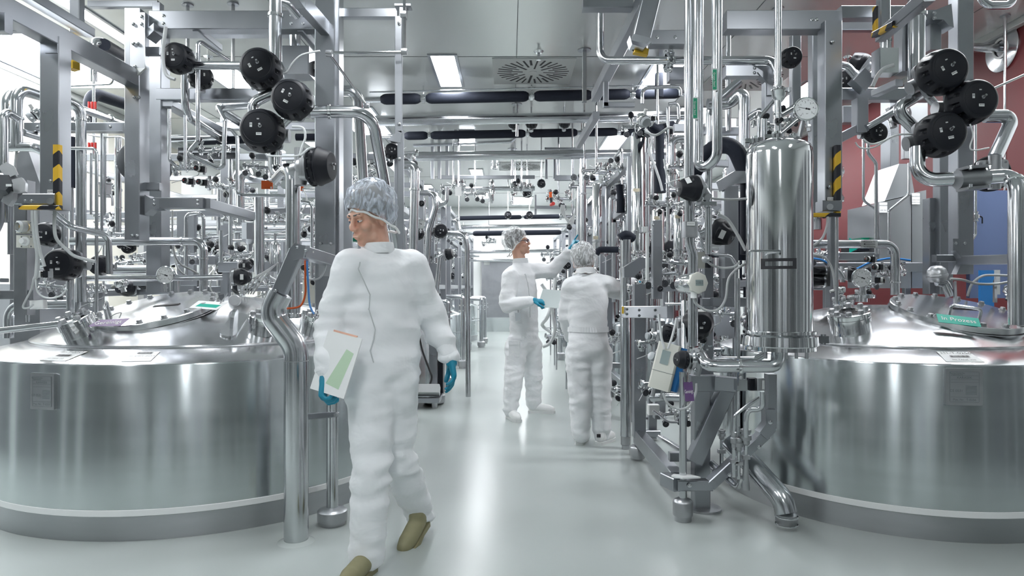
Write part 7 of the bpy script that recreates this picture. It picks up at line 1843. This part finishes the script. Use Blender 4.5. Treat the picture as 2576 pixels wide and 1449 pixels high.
# --- man pointing upwards with a sheet in his other hand
t = person('man in white coverall and glasses pointing up with a blue glove while holding a sheet', Vector((P(1318, 1045, 6.55).x, 6.55, 0)))
J = dict(neck=P(1309, 655, 6.5), chest=P(1314, 730, 6.5), waist=P(1318, 812, 6.52), pelvis=P(1318, 872, 6.55),
         shr=P(1284, 694, 6.36), elr=P(1274, 768, 6.28), wrr=P(1334, 757, 6.14), shl=P(1343, 682, 6.62), ell=P(1388, 682, 6.62), wrl=P(1432, 633, 6.5),
         hpr=P(1300, 872, 6.48), knr=P(1292, 955, 6.42), anr=P(1284, 1028, 6.42), hpl=P(1335, 868, 6.6), knl=P(1342, 948, 6.66), anl=P(1342, 1012, 6.72))
c, bvh = body(t, J, .165, .125, 1, right=(.62, .75, 0) if False else (-.5, -.86, 0), fwd=(.86, -.5, 0))
head(t, P(1304, 612, 6.5), (.97, -.18, .22), (-.2, 0, 1), P(1311, 672, 6.5), 'hair_dark', 1.03, True)
hand(t, P(1342, 756, 6.13), (1, .1, -.12), (-.1, -.4, 1), 1, (.9, 1.0, 1.0, 1.0), .6)
hand(t, P(1436, 626, 6.49), (.48, .0, .9), (-.9, -.3, .5), -1, (.06, 1.15, 1.2, 1.2), .9)
shoe(t, P(1279, 1048, 6.47) * Vector((1, 1, 0)), (.4, -.9, 0))
shoe(t, P(1330, 1035, 6.72) * Vector((1, 1, 0)), (1, -.1, 0))
strip(c, bvh, [P(1333, 676, 6.3), P(1346, 715, 6.3), P(1352, 760, 6.3), P(1353, 800, 6.3)], .01, 'grey_cable', 'zip')
p, n = on_surface(bvh, P(1285, 868, 6.2), .004)
solid('pocket', MB().box(p, (.11, .004, .14), frame(Vector((0, 0, 1)), n.cross(Vector((0, 0, 1)))) if False else Matrix.Rotation(math.atan2(n.x, -n.y), 3, 'Z'), .004), 'coverall', c)
solid('pocket_flap', MB().box(p + Vector((0, -.008, .06)), (.115, .008, .04), Matrix.Rotation(math.atan2(n.x, -n.y), 3, 'Z'), .004), 'coverall', c)
p, n = on_surface(bvh, P(1308, 806, 6.2), .012)
bd = solid('badge', MB().box(p + Vector((0, -.004, -.05)), (.05, .004, .075), Matrix.Rotation(-.1, 3, 'Y'), .001), 'clear_cap', t, label='clear badge on a black reel')
solid('badge_reel', MB().lathe([(0, 0), (.014, 0), (.014, .006), (0, .007)], p + Vector((0, -.004, .03)), (0, -1, 0), 14).path([p + Vector((0, -.004, .02)), p + Vector((0, -.004, -.012))], .002, .001, 6), 'ink', bd)
tb = thing('paper_sheet', 'pale grey sheet held in the blue gloved hand of the pointing man', 'sheet', P(1392, 752, 6.2))
R = frame((-.25, -.75, .62), (1, .0, .55))
solid('sheet', MB().box(P(1397, 752, 6.13), (.20, .29, .0025), R @ Matrix.Rotation(.9, 3, 'Z'), .0008), 'screen_pale', tb, smooth=False)

# --- man seen from behind, bending towards the pipes
t = person('person in white coverall seen from behind, leaning against the right pipework', Vector((P(1480, 1110, 5.38).x, 5.38, 0)))
J = dict(neck=P(1473, 680, 5.5), chest=P(1478, 750, 5.48), waist=P(1480, 828, 5.4), pelvis=P(1480, 880, 5.36),
         shl=P(1438, 722, 5.47), ell=P(1426, 795, 5.52), wrl=P(1436, 850, 5.66), shr=P(1522, 716, 5.5), elr=P(1562, 735, 5.62), wrr=P(1590, 712, 5.85),
         hpl=P(1457, 890, 5.36), knl=P(1458, 1005, 5.34), anl=P(1462, 1090, 5.36), hpr=P(1505, 890, 5.38), knr=P(1510, 1005, 5.4), anr=P(1514, 1088, 5.42))
c, bvh = body(t, J, .165, .12, 2, right=(1, .05, 0), fwd=(-.05, 1, .2), amp=.018)
head(t, P(1468, 661, 5.55), (.25, 1, -.1), (0, .15, 1), P(1474, 702, 5.5), 'hair_grey', 1.04, drop=.09)
hand(t, P(1438, 853, 5.68), (.5, .8, -.5), (-.9, 0, -.3), 1, (.5, .5, .5, .5))
hand(t, P(1592, 710, 5.88), (.6, .8, .1), (0, -.3, 1), -1, (.7, .7, .7, .7))
m = MB(); vs = []
for k in range(73):
    a = 2 * math.pi * k / 72
    dr = Vector((math.cos(a), math.sin(a), 0))
    for dz in (-.02, .02):
        c0 = J['waist'] + Vector((0, 0, dz))
        hit_ = bvh.ray_cast(c0, dr, .24)
        rr = hit_[3] if hit_[3] else .15
        rr = min(rr, .155 + .05 * abs(math.cos(a)))
        vs.append(c0 + dr * (rr + .005 + .004 * (k % 2)))
m.add(vs, [(2 * k, 2 * k + 2, 2 * k + 3, 2 * k + 1) for k in range(72)])
solid('gathered_waistband', m, 'coverall', c)
sl, q1 = shoe(t, P(1458, 1120, 5.34) * Vector((1, 1, 0)), (.15, 1, 0)); sr, q2 = shoe(t, P(1506, 1118, 5.34) * Vector((1, 1, 0)), (.55, .85, 0))
solid('heel_patch', MB().box(q2(.0, 0, .075), (.03, .012, .025)), 'ink', sr)

# --- walking person in front
t = person('person in white coverall and hair net walking past the left tank, looking down', Vector((P(960, 1440, 3.1).x, 3.1, 0)))
J = dict(neck=P(950, 622, 3.12), chest=P(955, 722, 3.12), waist=P(962, 850, 3.1), pelvis=P(960, 945, 3.08),
         shr=P(884, 668, 3.04), elr=P(836, 810, 3.02), wrr=P(818, 935, 2.9), shl=P(1032, 668, 3.2), ell=P(1088, 800, 3.26), wrl=P(1130, 893, 3.2),
         hpr=P(930, 955, 3.06), knr=P(936, 1170, 2.98), anr=P(922, 1395, 2.97), hpl=P(990, 955, 3.12), knl=P(1000, 1150, 3.16), anl=P(1056, 1292, 3.42))
c, bvh = body(t, J, .172, .125, 3, right=(.97, .24, 0), fwd=(-.24, -.97, 0), amp=.022)
head(t, P(928, 548, 3.09), (-.62, -.72, -.3), (-.1, -.15, 1), P(948, 632, 3.12), 'hair_grey', 1.06, net_mat='hair_net_grey')
hand(t, P(817, 948, 2.89), (-.05, -.25, -1), (-1, 0, .1), 1, (.8, .9, .9, .9), .7)
hand(t, P(1134, 903, 3.19), (.2, -.15, -1), (1, .2, .2), -1, (.35, .4, .45, .5))
shoe(t, P(934, 1425, 3.0) * Vector((1, 1, 0)), (-.25, -1, 0), 'shoe_olive', 'shoe_olive')
p = P(1042, 1352, 3.36)
sh, q_ = shoe(t, P(1068, 1300, 3.42) - Vector((0, 0, .03)), (-.35, -1, 0), 'shoe_olive', 'shoe_olive', .42, .25)
for a, b_ in (('anl', (1062, 1306, 3.43)), ):
    solid('sock', capsule(MB(), J[a], P(*b_), .05, .045), 'label_white', t)
strip(c, bvh, [P(946, 640, 2.8), P(944, 720, 2.8), P(944, 800, 2.8), P(946, 900, 2.8)], .01, 'grey_cable', 'zip')
bk = thing('folder', 'white folder with green and orange marks carried by the walking person', 'folder', P(835, 985, 2.86))
R = frame((-.35, -1, .25), (1, -.3, -.1)) @ Matrix.Rotation(-.12, 3, 'Z')
o = P(846, 915, 2.86)
solid('board', MB().box(o, (.175, .26, .006), R, .002), 'label_white', bk, smooth=False)
solid('green_mark', MB().prism([(-.02, -.09), (.05, -.1), (.07, .06), (.03, .07)], o + R @ Vector((0, 0, .0032)), R, .0006), 'green_pale', bk, smooth=False) if 'green_pale' in M else None
solid('orange_edge', MB().box(o + R @ Vector((.0, .132, 0)), (.12, .008, .008), R), 'orange_pale' if 'orange_pale' in M else 'orange', bk, smooth=False)
# ------------------------------------------------------------------ lettering becomes plain mesh
dg = bpy.context.evaluated_depsgraph_get()
fonts = [o for o in SC.objects if o.type == 'FONT']
for o in fonts:
    me = bpy.data.meshes.new_from_object(o.evaluated_get(dg))
    n = bpy.data.objects.new('lettering_mesh', me)
    COL.objects.link(n)
    n.parent = o.parent; n.matrix_basis = o.matrix_basis
    nm = o.name.split('.')[0]
    bpy.data.objects.remove(o)
    n.name = nm
